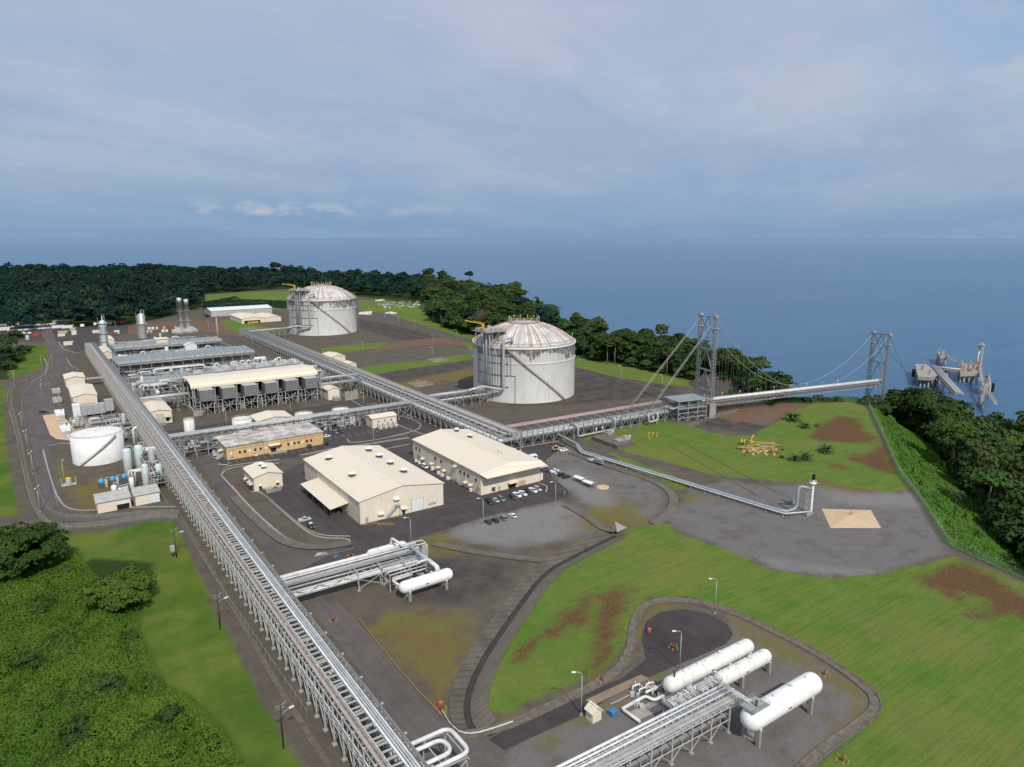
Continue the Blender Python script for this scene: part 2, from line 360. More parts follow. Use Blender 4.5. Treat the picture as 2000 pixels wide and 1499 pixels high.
G_GRAVEL=[[(865, 1048), (900, 1028), (950, 1012), (1040, 990), (1095, 981), (1150, 1000), (1185, 1022), (1150, 1046), (1060, 1066), (990, 1070), (905, 1060)], [(1040, 885), (1095, 868), (1150, 888), (1210, 912), (1270, 938), (1300, 965), (1290, 1000), (1255, 1022), (1210, 1025), (1150, 985), (1110, 958), (1075, 915)], [(1300, 1012), (1340, 978), (1345, 955), (1420, 938), (1480, 948), (1540, 948), (1600, 945), (1690, 962), (1785, 962), (1805, 990), (1848, 1062), (1856, 1082), (1780, 1104), (1720, 1118), (1620, 1126), (1500, 1106), (1400, 1066), (1330, 1036)], [(965, 1540), (990, 1455), (1110, 1398), (1240, 1330), (1272, 1280), (1330, 1290), (1430, 1240), (1420, 1198), (1500, 1236), (1600, 1290), (1695, 1352), (1700, 1388), (1640, 1440), (1560, 1510), (1500, 1600), (1000, 1620)], [(1580, 948), (1690, 962), (1785, 962), (1800, 985), (1760, 988), (1640, 975)]]
G_PALE=[[(880, 1045), (905, 1028), (950, 1014), (1040, 992), (1095, 984), (1140, 1002), (1160, 1022), (1120, 1040), (1060, 1058), (990, 1064), (915, 1056)], [(1075, 930), (1120, 960), (1180, 1005), (1215, 990), (1180, 950), (1120, 915)], [(1600, 952), (1690, 964), (1780, 965), (1800, 990), (1720, 990), (1620, 980)], [(1380, 1072), (1500, 1104), (1620, 1124), (1720, 1116), (1640, 1112), (1500, 1092)]]
G_MOSS=[[(700, 1222), (760, 1200), (830, 1190), (900, 1200), (930, 1240), (905, 1290), (880, 1345), (870, 1385), (850, 1378), (790, 1300), (730, 1245)], [(820, 1300), (880, 1275), (900, 1300), (880, 1345), (872, 1385), (845, 1370)], [(820, 1052), (860, 1042), (900, 1060), (880, 1085), (840, 1082)], [(1120, 1010), (1180, 985), (1225, 985), (1260, 1010), (1240, 1035), (1190, 1035), (1130, 1030)], [(1205, 965), (1235, 990), (1262, 1012), (1230, 1030), (1205, 1000)], [(960, 1440), (1020, 1400), (1130, 1352), (1210, 1310), (1245, 1265), (1248, 1200), (1270, 1182), (1330, 1180), (1300, 1190), (1262, 1215), (1255, 1275), (1215, 1325), (1120, 1375), (1010, 1430)], [(1050, 1430), (1130, 1395), (1250, 1320), (1300, 1300), (1240, 1340), (1150, 1400), (1075, 1440)], [(1420, 1196), (1500, 1240), (1600, 1296), (1690, 1352), (1690, 1395), (1640, 1440), (1670, 1390), (1640, 1345), (1560, 1300), (1450, 1238)], [(1315, 960), (1360, 968), (1380, 978), (1340, 978)], [(770, 750), (840, 735), (930, 720), (930, 740), (860, 745), (790, 765)], [(120, 900), (150, 940), (190, 980), (150, 985), (130, 950)], [(135, 955), (210, 935), (230, 985), (160, 1000)], [(640, 760), (740, 775), (800, 810), (760, 800)], [(1790, 1345), (1900, 1340), (2100, 1400), (2100, 1500), (1900, 1470)], [(340, 1062), (372, 1090), (408, 1160), (420, 1205), (395, 1160), (365, 1110)], [(1500, 935), (1600, 930), (1700, 950), (1690, 962), (1560, 948)]]
G_DARK=[[(925, 760), (1000, 795), (1130, 790), (1330, 770), (1320, 752), (1200, 725), (1125, 712), (1120, 735), (1122, 760), (1000, 785)], [(700, 622), (925, 668), (925, 682), (860, 662), (800, 672), (700, 640)], [(700, 735), (925, 700), (925, 715), (800, 745), (730, 755)], [(1340, 815), (1400, 790), (1560, 790), (1635, 778), (1480, 848), (1390, 838)], [(1380, 735), (1440, 740), (1500, 772), (1400, 785), (1360, 765)], [(1320, 975), (1400, 962), (1540, 1000), (1600, 1030), (1500, 1050), (1400, 1020)], [(760, 1120), (860, 1090), (980, 1095), (1000, 1140), (900, 1180), (800, 1180)]]
G_RED=[[(745, 672), (800, 665), (900, 655), (925, 664), (925, 676), (860, 672), (780, 680), (720, 690)], [(200, 640), (380, 625), (560, 650), (500, 660), (380, 645), (280, 655)], [(1395, 800), (1500, 785), (1600, 790), (1500, 830), (1420, 822)]]
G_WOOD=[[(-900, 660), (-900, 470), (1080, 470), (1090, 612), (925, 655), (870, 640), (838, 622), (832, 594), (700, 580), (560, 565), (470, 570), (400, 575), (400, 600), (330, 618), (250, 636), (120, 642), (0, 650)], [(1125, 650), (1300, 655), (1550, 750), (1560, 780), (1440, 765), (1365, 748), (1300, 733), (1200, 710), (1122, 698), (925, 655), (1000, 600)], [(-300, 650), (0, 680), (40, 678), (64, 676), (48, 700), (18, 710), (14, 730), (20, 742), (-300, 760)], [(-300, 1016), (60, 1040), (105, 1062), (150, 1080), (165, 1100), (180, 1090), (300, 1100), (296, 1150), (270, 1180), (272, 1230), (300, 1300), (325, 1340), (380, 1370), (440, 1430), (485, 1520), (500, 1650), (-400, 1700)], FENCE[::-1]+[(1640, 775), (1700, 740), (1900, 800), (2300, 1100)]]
# a fan of rows that grow with distance, in the photograph's wide field and beyond
NR, NC=460, 540
ys=70*(3600/70)**(np.linspace(0, 1, NR));ts=np.linspace(-1.15, 1.15, NC)
CY, TT=np.meshgrid(ys, ts, indexing='ij');CXx=CY*TT
X=CXx*math.cos(YAW)+CY*math.sin(YAW);Y=-CXx*math.sin(YAW)+CY*math.cos(YAW)
Z, SD=terrain_z(X, Y)
me=bpy.data.meshes.new('ground');me.vertices.add(NR*NC)
me.vertices.foreach_set('co', np.stack([X, Y, Z], -1).astype(np.float32).ravel())
i0=(np.arange(NR-1)[:, None ]*NC+np.arange(NC-1)[ None , :]).ravel()
q=np.stack([i0, i0+1, i0+NC+1, i0+NC], 1).astype(np.int32)
me.loops.add(q.size);me.loops.foreach_set('vertex_index', q.ravel());me.polygons.add(len(q))
me.polygons.foreach_set('loop_start', np.arange(0, q.size, 4, dtype=np.int32));me.polygons.foreach_set('use_smooth', np.ones(len(q), bool));me.update(calc_edges= True )
def zone(polys):
 f=np.full(X.shape, -40.)
 for p in polys:
  w2=[(a.x, a.y) for a in PP(p)];f=np.maximum(f, seg_sd(X, Y, w2))
 return np.clip(f, -40, 40)
for nm, polys in (('grass', G_GRASS), ('brown', G_BROWN), ('gravel', G_GRAVEL), ('moss', G_MOSS), ('pale', G_PALE), ('grit', G_DARK), ('redsoil', G_RED), ('wood', G_WOOD)):
 z=zone(polys)
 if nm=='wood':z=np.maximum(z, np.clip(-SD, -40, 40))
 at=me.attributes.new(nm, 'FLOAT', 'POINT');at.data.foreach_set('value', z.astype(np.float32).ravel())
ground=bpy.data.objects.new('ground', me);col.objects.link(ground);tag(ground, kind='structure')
gm=bpy.data.materials.new('site_ground');gm.use_nodes= True ;nt=gm.node_tree;N=nt.nodes;L=nt.links;b=N['Principled BSDF']
b.inputs['Roughness'].default_value=.95;b.inputs['Specular IOR Level'].default_value=.1
tc=nd('ShaderNodeTexCoord');OV=tc.outputs['Object']
def mapv(s):
 n=nd('ShaderNodeMapping');n.inputs['Scale'].default_value=s;L.new(OV, n.inputs[0]); return n.outputs[0]
nA=noise(OV, .02, 5);nB=noise(OV, .11, 6, .65);nC=noise(OV, .9, 5, .7);nD=noise(mapv((.5, .05, .3)), .35, 5, .6)
edge=mth('ADD', mth('MULTIPLY', mth('SUBTRACT', nB, .5), 14), mth('MULTIPLY', mth('SUBTRACT', nC, .5), 5))
def att(n):a=nd('ShaderNodeAttribute', attribute_name=n); return a.outputs['Fac']
def zfac(n, k, wd): return mr(mth('ADD', att(n), mth('MULTIPLY', edge, k)), -wd, wd, 0, 1, 'SMOOTHSTEP')
c=mixc(mr(nB, .35, .65), (.090, .077, .064), (.138, .116, .092))
c=mixc(mth('MULTIPLY', mr(nC, .35, .75), .5), c, (.06, .052, .048))
c=mixc(mth('MULTIPLY', mr(nA, .45, .7), .4), c, (.12, .095, .062))
c=mixc(zfac('grit', 1., 4), c, mixc(mr(nB, .38, .62), (.052, .047, .05), (.10, .082, .066)))
c=mixc(zfac('redsoil', 1., 4), c, mixc(mr(nB, .35, .65), (.17, .085, .05), (.13, .105, .08)))
gr=mixc(mr(nC, .3, .7), (.135, .124, .118), (.165, .152, .146));gr=mixc(mr(nB, .48, .66), gr, (.115, .103, .095))
c=mixc(zfac('gravel', .8, 3), c, gr)
c=mixc(mth('MULTIPLY', zfac('pale', 1.4, 5), mr(nB, .3, .5, .5, 1)), c, mixc(mr(nC, .3, .7), (.165, .155, .148), (.22, .208, .20)))
ms=mixc(mr(nC, .35, .65), (.13, .10, .028), (.17, .115, .045));ms=mixc(mr(nB, .45, .7), ms, (.12, .14, .03))
c=mixc(mth('MULTIPLY', zfac('moss', 2.2, 6), mr(nC, .2, .6, .45, 1)), c, ms)
g=mixc(mr(nB, .36, .64), (.068, .150, .018), (.118, .185, .028));g=mixc(mr(nA, .45, .68), g, (.165, .170, .040))
g=mixc(mth('MULTIPLY', mr(nD, .45, .7), .45), g, (.155, .150, .055));g=mixc(mth('MULTIPLY', mr(nC, .45, .8), .5), g, (.045, .085, .014))
mp=nd('ShaderNodeMapping');mp.inputs['Rotation'].default_value=(0, 0, .62);mp.inputs['Scale'].default_value=(.035, 1.0, .3);L.new(OV, mp.inputs[0])
sx_=nd('ShaderNodeSeparateXYZ');L.new(OV, sx_.inputs[0]);hill=mr(sx_.outputs[0], 95, 150, .12, 1)
mow=noise(mp.outputs[0], 1., 5, .7, .4);nE=noise(OV, 2.6, 4, .8)
g=mixc(mth('MULTIPLY', mth('MULTIPLY', mr(mow, .46, .62), .4), hill), g, (.175, .165, .055));g=mixc(mth('MULTIPLY', mth('MULTIPLY', mr(mow, .5, .36), .4), hill), g, (.045, .115, .012));g=mixc(mth('MULTIPLY', mr(nE, .5, .72), .55), g, (.04, .085, .012));g=mixc(mth('MULTIPLY', mr(nE, .48, .3), .4), g, (.15, .20, .04))
lw=mixc(mr(nB, .34, .66), (.068, .122, .017), (.100, .158, .022));nF=noise(OV, .045, 5, .6);lw=mixc(mth('MULTIPLY', mr(nF, .48, .62), .75), lw, (.155, .175, .034));lw=mixc(mth('MULTIPLY', mr(nF, .46, .36), .6), lw, (.050, .105, .012));lw=mixc(mth('MULTIPLY', mr(nA, .52, .66), .5), lw, (.13, .12, .035));lw=mixc(mth('MULTIPLY', mr(nE, .42, .7), .6), lw, (.034, .068, .010))
g=mixc(mr(sx_.outputs[0], 75, 60), g, lw)
c=mixc(zfac('grass', .35, 1.2), c, g)
bw=mixc(mr(nC, .3, .7), (.135, .065, .035), (.085, .05, .026))
c=mixc(mth('MULTIPLY', zfac('brown', 1.3, 4), mr(mth('ADD', mth('MULTIPLY', nC, .5), mth('MULTIPLY', nE, .5)), .34, .48, .25, 1.)), c, bw)
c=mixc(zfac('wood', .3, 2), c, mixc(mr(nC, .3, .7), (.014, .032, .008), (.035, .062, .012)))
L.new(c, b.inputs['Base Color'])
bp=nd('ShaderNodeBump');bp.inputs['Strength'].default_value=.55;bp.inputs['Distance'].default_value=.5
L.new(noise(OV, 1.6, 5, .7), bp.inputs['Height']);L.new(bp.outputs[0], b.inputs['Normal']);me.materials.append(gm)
# the sea: one sheet out to where the earth's curve hides it
mb=MB();n=96;RS=22600.0
rings=[0, 300, 700, 1500, 4000, 10000, RS]
for r in rings[1:]:
 for j in range(n):mb.v.append((r*math.cos(2*math.pi*j/n), r*math.sin(2*math.pi*j/n), SEA))
mb.face(range(n), 0)
for i in range(len(rings)-2):
 for j in range(n):mb.face((i*n+j, (i+1)*n+j, (i+1)*n+(j+1)%n, i*n+(j+1)%n))
sm=bpy.data.materials.new('sea_water');sm.use_nodes= True ;nt=sm.node_tree;N=nt.nodes;L=nt.links;b=N['Principled BSDF']
tc=nd('ShaderNodeTexCoord');OV=tc.outputs['Object']
ln=nd('ShaderNodeVectorMath', operation='LENGTH');L.new(OV, ln.inputs[0]);dist=ln.outputs['Value']
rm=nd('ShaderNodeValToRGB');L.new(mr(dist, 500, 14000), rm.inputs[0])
SEAC=[(0, (.036, .108, .195)), (.05, (.050, .130, .230)), (.2, (.070, .158, .270)), (.5, (.088, .178, .295)), (1, (.115, .205, .315))]  # distance haze and sky reflection put into the water colour
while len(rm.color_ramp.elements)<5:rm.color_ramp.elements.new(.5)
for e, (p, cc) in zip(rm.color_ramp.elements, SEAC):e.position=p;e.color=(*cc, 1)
mp=nd('ShaderNodeMapping');mp.inputs['Rotation'].default_value=(0, 0, YAW);mp.inputs['Scale'].default_value=(.25, 1, 1);L.new(OV, mp.inputs[0])
w1=noise(mp.outputs[0], .035, 6, .65);w2=noise(mp.outputs[0], .0012, 4, .5);w3=noise(mp.outputs[0], .16, 4, .6)
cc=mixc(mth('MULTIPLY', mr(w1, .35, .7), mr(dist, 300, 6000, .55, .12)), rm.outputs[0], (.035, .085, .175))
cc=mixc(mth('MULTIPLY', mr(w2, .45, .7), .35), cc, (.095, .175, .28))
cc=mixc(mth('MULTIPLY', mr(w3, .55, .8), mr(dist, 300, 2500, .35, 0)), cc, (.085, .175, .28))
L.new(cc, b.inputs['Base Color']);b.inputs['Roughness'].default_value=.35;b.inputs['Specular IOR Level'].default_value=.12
bp=nd('ShaderNodeBump');bp.inputs['Strength'].default_value=.5;bp.inputs['Distance'].default_value=1.5
L.new(w1, bp.inputs['Height']);L.new(bp.outputs[0], b.inputs['Normal'])
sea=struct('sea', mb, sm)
# ------------------------------------------------------------------ roads, yards, drains
def asphalt(name, c, c2):
 m=mat(name, c, .9, 0, scale=.12, c2=c2, bump=.25, spec=.2, dscale=2.5)
 nt=m.node_tree;N2=nt.nodes;b=N2['Principled BSDF'];src=b.inputs['Base Color'].links[0].from_socket
 global N, L;N, L=N2, nt.links
 t=nd('ShaderNodeTexCoord');mp=nd('ShaderNodeMapping');mp.inputs['Scale'].default_value=(.9, .03, 1);L.new(t.outputs['Object'], mp.inputs[0])
 x=mixc(mth('MULTIPLY', mr(noise(mp.outputs[0], .6, 4), .45, .7), .4), src, tuple(k*1.35 for k in c))
 x=mixc(mth('MULTIPLY', mr(noise(t.outputs['Object'], .05, 6, .7), .5, .62), .45), x, tuple(k*.55 for k in c))
 L.new(x, b.inputs['Base Color']); return m
M['asph']=asphalt('worn_asphalt', (.115, .096, .090), (.092, .078, .074))
M['asphD']=asphalt('dark_asphalt', (.072, .062, .061), (.054, .047, .046))
M['dirt']=mat('packed_dirt_track', (.105, .085, .072), .95, 0, scale=.15, c2=(.075, .062, .052), bump=.3)
ROAD1=[(780, 1540), (760, 1482), (706, 1313), (640, 1232), (598, 1180), (530, 1090), (460, 1000), (385, 900), (335, 868), (305, 846), (345, 838), (395, 862), (425, 905), (433, 930), (462, 962), (500, 1003), (560, 1056), (600, 1073), (685, 1064), (600, 1118), (665, 1180), (760, 1282), (860, 1395), (900, 1440), (960, 1438), (1010, 1412), (1120, 1362), (1215, 1318), (1250, 1275), (1254, 1225), (1270, 1205), (1330, 1192), (1390, 1203), (1428, 1226), (1424, 1250), (1390, 1272), (1330, 1296), (1290, 1312), (1240, 1335), (1130, 1395), (1020, 1448), (985, 1475), (940, 1540)]
sheet('service_road', PP(ROAD1), .03, M['asph'])
sheet('works_yard', PP([(600, 1118), (590, 1111), (686, 1064), (684, 1052), (640, 1048), (585, 1025), (540, 985), (520, 962), (552, 956), (548, 925), (600, 900), (640, 880), (720, 872), (800, 850), (905, 858), (1000, 874), (1088, 862), (1100, 872), (1065, 900), (1080, 935), (1110, 958), (1110, 972), (1050, 985), (945, 1010), (870, 1035), (800, 1056), (690, 1086)]), .034, M['asphD'])
sheet('office_car_park', PP([(395, 862), (420, 895), (440, 912), (520, 902), (640, 884), (720, 870), (800, 848), (822, 832), (790, 808), (690, 822), (640, 832), (636, 868), (440, 900), (415, 870)]), .038, M['asphD'])
sheet('plant_road', PP([(262, 852), (420, 828), (560, 803), (640, 790), (720, 776), (640, 742), (590, 720), (615, 716), (660, 738), (760, 786), (870, 843), (907, 857), (850, 860), (800, 838), (770, 815), (735, 785), (690, 796), (600, 808), (430, 836), (300, 858), (275, 866)]), .042, M['asphD'])
sheet('perimeter_road', PP([(345, 1000), (300, 998), (180, 1008), (140, 1003), (122, 985), (108, 920), (95, 872), (122, 866), (146, 864), (98, 858), (84, 822), (83, 812), (108, 806), (105, 770), (110, 748), (140, 720), (128, 700), (128, 690), (108, 665), (100, 640), (78, 650), (90, 672), (100, 700), (98, 730), (60, 750), (40, 760), (38, 780), (48, 820), (62, 880), (76, 960), (85, 1000), (110, 1016), (180, 1020), (300, 1008), (348, 1006)]), .046, M['asph'])
sheet('access_track', PP([(700, 1540), (580, 1385), (470, 1200), (400, 1085), (350, 1012), (332, 1013), (352, 1040), (392, 1125), (470, 1262), (560, 1420), (630, 1540)]), .05, M['dirt'])
sheet('far_yard', PP([(0, 668), (0, 640), (110, 632), (160, 640), (250, 634), (250, 650), (190, 668), (150, 690), (120, 668)]), .03, M['asphD'])
sheet('coast_road', PP([(700, 606), (780, 626), (860, 650), (925, 664), (925, 672), (850, 656), (770, 634), (700, 616)]), .03, M['dirt'])
sheet('sand_apron', PP([(83, 812), (110, 808), (130, 820), (150, 845), (148, 862), (110, 858), (98, 850)]), .06, M['sand'])
sheet('turning_circle', PP([(1262, 1288), (1252, 1248), (1262, 1214), (1290, 1196), (1335, 1190), (1385, 1200), (1420, 1219), (1432, 1240), (1418, 1258), (1380, 1276), (1330, 1296), (1285, 1316), (1236, 1338), (1130, 1400), (1040, 1440), (985, 1466), (955, 1445), (1010, 1412), (1120, 1364), (1215, 1325)]), .058, asphalt('grit_asphalt', (.058, .049, .049), (.044, .038, .039)))
mk=MB()
def line(mb, a, b, wd, z=.09, m=0):
 a, b=Vector(a), Vector(b);d=(b-a);d.z=0;d.normalize();s=Vector((d.y, -d.x, 0))*wd/2
 mb.poly([(a+s).to_tuple()[:2]+(z, ), (b+s).to_tuple()[:2]+(z, ), (b-s).to_tuple()[:2]+(z, ), (a-s).to_tuple()[:2]+(z, )][::-1], m)
for a, b, wd, m in (((1077, 869), (1255, 938), .35, 1), ((616, 1087), (627, 1080), .9, 0), ((640, 1084), (692, 1071), .15, 0), ((710, 1026), (735, 1022), .35, 1), ((748, 1015), (788, 1008), .35, 1), ((580, 1018), (607, 1044), .25, 1), ((300, 858), (620, 806), .14, 0)):
 line(mk, P(*a), P(*b), wd, .09, m)
for i in range(5):line(mk, P(618+i*4, 1081-i*.6), P(624+i*4, 1086-i*.6), .35, .092, 0)
for i in range(13):a=P(446+i*13.6, 901-i*2.2);line(mk, a, a+Vector((0, -6, 0)), .16, .09, 1)
for i in range(9):a=P(648+i*13, 860-i*2.2);line(mk, a, a+Vector((0, 6, 0)), .16, .09, 0)
for i in range(9):a=P(655+i*12, 838-i*2.);line(mk, a, a+Vector((0, -5, 0)), .16, .09, 0)
for i in range(7):a=P(732+i*5, 1020+(i%2));line(mk, a, a+Vector((0, -4, 0)), .2, .09, 1)
line(mk, P(453, 948), P(467, 966), .9, .094, 2);line(mk, P(426, 907), P(446, 909), .9, .094, 0)
struct('road_markings', mk, [mat('worn_white_road_paint', (.55, .53, .5), .8, 0, .4, 2), mat('worn_yellow_road_paint', (.55, .36, .07), .8, 0, .4, 2), mat('worn_red_road_paint', (.42, .15, .13), .8, 0, .4, 2)])
# open concrete ditch beside the grass
dm=ribmat('lined_ditch_slabs', (.155, .13, .102), 1.9, 1, .6, c2=(.105, .088, .07), frac=.12)
mb=MB();dp=resample(DITCH, 1.5)
strip(mb, [Vector((p.x, p.y, 0)) for p in dp], [(-5.6, .18), (-.9, -1.55)]);struct('ditch_bank', mb, dm)
mb=MB();strip(mb, [Vector((p.x, p.y, 0)) for p in dp], [(.9, -1.55), (4.6, .12)]);struct('ditch_bank', mb, ribmat('shade_toned_ditch_slabs', (.125, .105, .085), 2.0, 1, .7, c2=(.075, .062, .05)))  # shade on this bank put into a darker copy of the slab colour
mb=MB();strip(mb, [Vector((p.x, p.y, 0)) for p in dp], [(-.9, -1.56), (-.85, -1.75), (.85, -1.75), (.9, -1.56)]);struct('drainage_ditch', mb, mat('dark_ditch_floor', (.05, .042, .034), .6, 0, .4, .4))  # floor strip darker than the banks
def slabs(name, pts, wd, z0=.10, z1=.9, m= None ):
 mb=MB();pp=smooth(PP(pts), 2)
 strip(mb, [Vector((p.x, p.y, 0)) for p in pp], [(-wd, z0), (0, z1), (.5, z1+.02), (.5, z1-.3)]); return struct(name, mb, m or dm)
slabs('slope_slabs', [(845, 1066), (900, 1078), (960, 1088), (1058, 1100)], 4., .06, .5)
slabs('slope_slabs', [(1098, 988), (1140, 1010), (1172, 1036), (1200, 1040)], 3.4, .06, .45)
slabs('slope_slabs', [(1110, 886), (1200, 918), (1275, 942), (1305, 962), (1312, 985), (1290, 1012), (1268, 1022)], 3.6, .06, .45)
slabs('slope_slabs', [(472, 968), (500, 998), (548, 1040), (585, 1062), (640, 1064), (682, 1056)], -5.5, .5, .1)
def gutter(name, pts, wd=1.4):
 mb=MB();pp=resample(smooth(PP(pts), 2), 3)
 h=wd/2;strip(mb, [Vector((p.x, p.y, 0)) for p in pp], [(-h-.35, .08), (-h-.3, .34), (-h, .34), (-h+.2, .07), (h-.2, .07), (h, .34), (h+.3, .34), (h+.35, .08)]); return struct(name, mb, M['concD'])
gutter('pad_gutter', [(885, 1440), (980, 1425), (1080, 1378), (1195, 1325), (1232, 1278), (1240, 1205), (1262, 1178), (1330, 1170), (1420, 1190), (1500, 1228), (1600, 1278), (1695, 1345), (1716, 1378), (1690, 1408), (1600, 1470), (1540, 1530)], 2.2)
gutter('perimeter_gutter', [(346, 1012), (300, 1008), (200, 1028), (110, 1032), (72, 1005), (52, 930), (38, 850), (20, 790), (22, 755), (60, 742), (98, 722), (94, 705), (100, 695)], 1.6)
gutter('yard_gutter', [(352, 1010), (395, 1080), (470, 1215), (560, 1370), (650, 1510)], .8)
def kerb(pts, wd=.35, h=.2, it=2):
 mb=MB();pp=resample(smooth(PP(pts), it) if it else PP(pts), 4)
 strip(mb, [Vector((p.x, p.y, 0)) for p in pp], [(-wd, .02), (-wd, h), (wd, h), (wd, .02)]); return struct('kerb', mb, M['kerb'])
for k in ([(432, 930), (440, 918), (462, 912), (545, 905)], [(433, 930), (462, 962), (500, 1003), (560, 1056), (600, 1074), (684, 1064), (682, 1052), (628, 1052), (598, 1040), (545, 993), (508, 960), (490, 962)], [(678, 858), (684, 868), (790, 850), (824, 836), (818, 824), (780, 812)], [(590, 890), (700, 872), (800, 856)], [(740, 880), (800, 868)], [(1092, 862), (960, 884), (905, 866)], [(620, 745), (700, 790), (770, 830), (868, 862)], [(1052, 945), (1070, 950), (1066, 962)], [(95, 872), (120, 866), (146, 868)], [(84, 880), (100, 940), (118, 986), (150, 1000), (230, 992), (345, 990)], [(114, 668), (126, 686), (156, 690)], [(130, 700), (140, 718), (152, 718)], [(86, 700), (98, 725), (60, 748)], [(1330, 812), (1250, 828), (1130, 852)], [(400, 655), (460, 680), (600, 745)]):
 kerb(k)
 # ------------------------------------------------------------------ vegetation
def leafmat(name, c, c2, rand=.22, tint= None ):
 m=mat(name, c, .75, 0, scale=.12, c2=c2, rand=rand, spec=.15)
 return m
M['leaf']=leafmat('dark_rainforest_leaves', (.015, .043, .010), (.040, .076, .016))
M['leafM']=leafmat('mid_green_leaves', (.022, .057, .012), (.056, .096, .019))
M['leafO']=leafmat('olive_leaves', (.065, .085, .022), (.038, .062, .014))
M['leafF']=leafmat('haze_tinted_leaves', (.006, .022, .017), (.014, .036, .023), .35)  # aerial haze put into the leaf colour as a bluish tint
M['leafP']=leafmat('palm_leaves', (.030, .064, .020), (.06, .088, .030))
M['vine']=mat('bright_creeper_leaves', (.036, .110, .010), .7, 0, scale=.09, c2=(.075, .158, .018), spec=.2)
M['bush']=mat('lush_bush_leaves', (.046, .108, .008), .75, 0, scale=.045, c2=(.082, .146, .012), spec=.15)
M['bushD']=mat('dark_bush_leaves', (.020, .050, .008), .75, 0, scale=.07, c2=(.042, .080, .012), spec=.15)
M['trunk']=mat('pale_tree_bark', (.20, .17, .14), .9, 0, .4, .8)
M['trunkD']=mat('dark_tree_bark', (.075, .06, .045), .9, 0, .4, .8)
M['leafU']=leafmat('olive_umbrella_leaves', (.075, .125, .016), (.045, .085, .012), .1)
M['twig']=mat('bare_grey_twigs', (.17, .13, .10), .9, 0, .3, .5)
def leafquads(rs, C, D, size, flat=.55):
 """quads centred on C, normals scattered about D"""
 n=len(C);nrm=D+rs.normal(0, flat, (n, 3));nrm/=np.linalg.norm(nrm, axis=1, keepdims= True )+1e-9
 t=np.cross(nrm, rs.normal(0, 1, (n, 3)));t/=np.linalg.norm(t, axis=1, keepdims= True )+1e-9
 u=np.cross(nrm, t);s=size*rs.uniform(.6, 1.35, (n, 1));k=rs.uniform(.55, 1., (n, 1))
 return np.stack([C-t*s*.5-u*s*k*.15, C+u*s*k*.5-t*s*.1, C+t*s*.5+u*s*k*.1, C-u*s*k*.5+t*s*.12], 1)
def crown(rs, Rx, Rz, zc, clumps, per, leaf, dome=.3, cl=.33):
 """clumps of leaves through an ellipsoid, denser toward the outside, with gaps between"""
 d=rs.normal(0, 1, (clumps, 3));d/=np.linalg.norm(d, axis=1, keepdims= True );d[:, 2]=np.where(d[:, 2]<-dome, -d[:, 2]*.6, d[:, 2])
 r=rs.uniform(.45, 1., (clumps, 1))**.5*rs.uniform(.72, 1.1, (clumps, 1))
 cc=d*r*np.array([Rx, Rx, Rz]);cr=Rx*cl*rs.uniform(.65, 1.35, (clumps, 1))
 e=rs.normal(0, 1, (clumps, per, 3));e/=np.linalg.norm(e, axis=2, keepdims= True );e[..., 2]=np.abs(e[..., 2])*.9-.25
 pts=cc[:, None , :]+e*cr[:, None , :]*rs.uniform(.75, 1.05, (clumps, per, 1))*np.array([1, 1, .62])
 dirs=e+d[:, None , :]*.5+np.array([0, 0, .45])
 C=pts.reshape(-1, 3);C[:, 2]+=zc
 return leafquads(rs, C, dirs.reshape(-1, 3), leaf)
def trunkmb(rs, h, r, Rx, zc, Rz, limbs=5):
 mb=MB();top=zc+Rz*.3
 lean=rs.uniform(-.04, .04, 2)*h
 mb.pipe([(0, 0, -4), (lean[0]*.3, lean[1]*.3, h*.35), (lean[0], lean[1], zc-Rz*.5), (lean[0]*1.2, lean[1]*1.2, top)], r*1.15, 7, r2=r*.35)
 for k in range(limbs):
  a=2*math.pi*k/limbs+rs.uniform(-.4, .4);rr=Rx*rs.uniform(.55, .85)
  z0=zc-Rz*rs.uniform(.35, .75);z1=zc+Rz*rs.uniform(-.1, .5)
  mb.pipe([(lean[0], lean[1], z0), (lean[0]+math.cos(a)*rr*.5, lean[1]+math.sin(a)*rr*.5, z0+(z1-z0)*.6), (lean[0]+math.cos(a)*rr, lean[1]+math.sin(a)*rr, z1)], r*.45, 5, r2=r*.14)
 return mb
TREES={}
def proto(key, name, cm, tm, h, Rx, Rz, clumps, per, leaf, seed, dome=.3, cl=.33, limbs=5):
 rs=np.random.RandomState(seed);zc=h-Rz
 mb=trunkmb(rs, h, h*.018+.12, Rx, zc, Rz, limbs)
 tr=mb.build('trunk', tm);me=quads('crown', crown(rs, Rx, Rz, zc, clumps, per, leaf, dome, cl), cm)
 cr=bpy.data.objects.new('crown', me);col.objects.link(cr)
 TREES[key]=(name, tr, cr, h, [ False ])
proto('round', 'broadleaf_tree', M['leaf'], M['trunk'], 26, 8.5, 8., 46, 34, 1.7, 1)
proto('umb', 'broadleaf_tree', M['leafM'], M['trunk'], 27, 11, 5.5, 52, 34, 1.7, 2, .1, .27)
proto('tall', 'broadleaf_tree', M['leafO'], M['trunk'], 31, 7., 8., 34, 34, 1.6, 3, .3, .36, 4)
proto('wide', 'broadleaf_tree', M['leaf'], M['trunk'], 24, 12, 7, 64, 34, 1.8, 4, .25, .27)
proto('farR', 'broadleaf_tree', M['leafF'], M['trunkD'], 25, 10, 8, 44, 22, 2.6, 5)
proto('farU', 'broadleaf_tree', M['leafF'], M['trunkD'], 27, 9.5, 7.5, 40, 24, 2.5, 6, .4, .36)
proto('big', 'broadleaf_tree', M['leafM'], M['trunk'], 34, 15, 9.5, 110, 60, 1.25, 7, .25, .24, 7)
proto('nearD', 'umbrella_tree', M['bushD'], M['trunkD'], 13, 11.5, 6.2, 130, 110, .72, 8, .75, .2, 7)
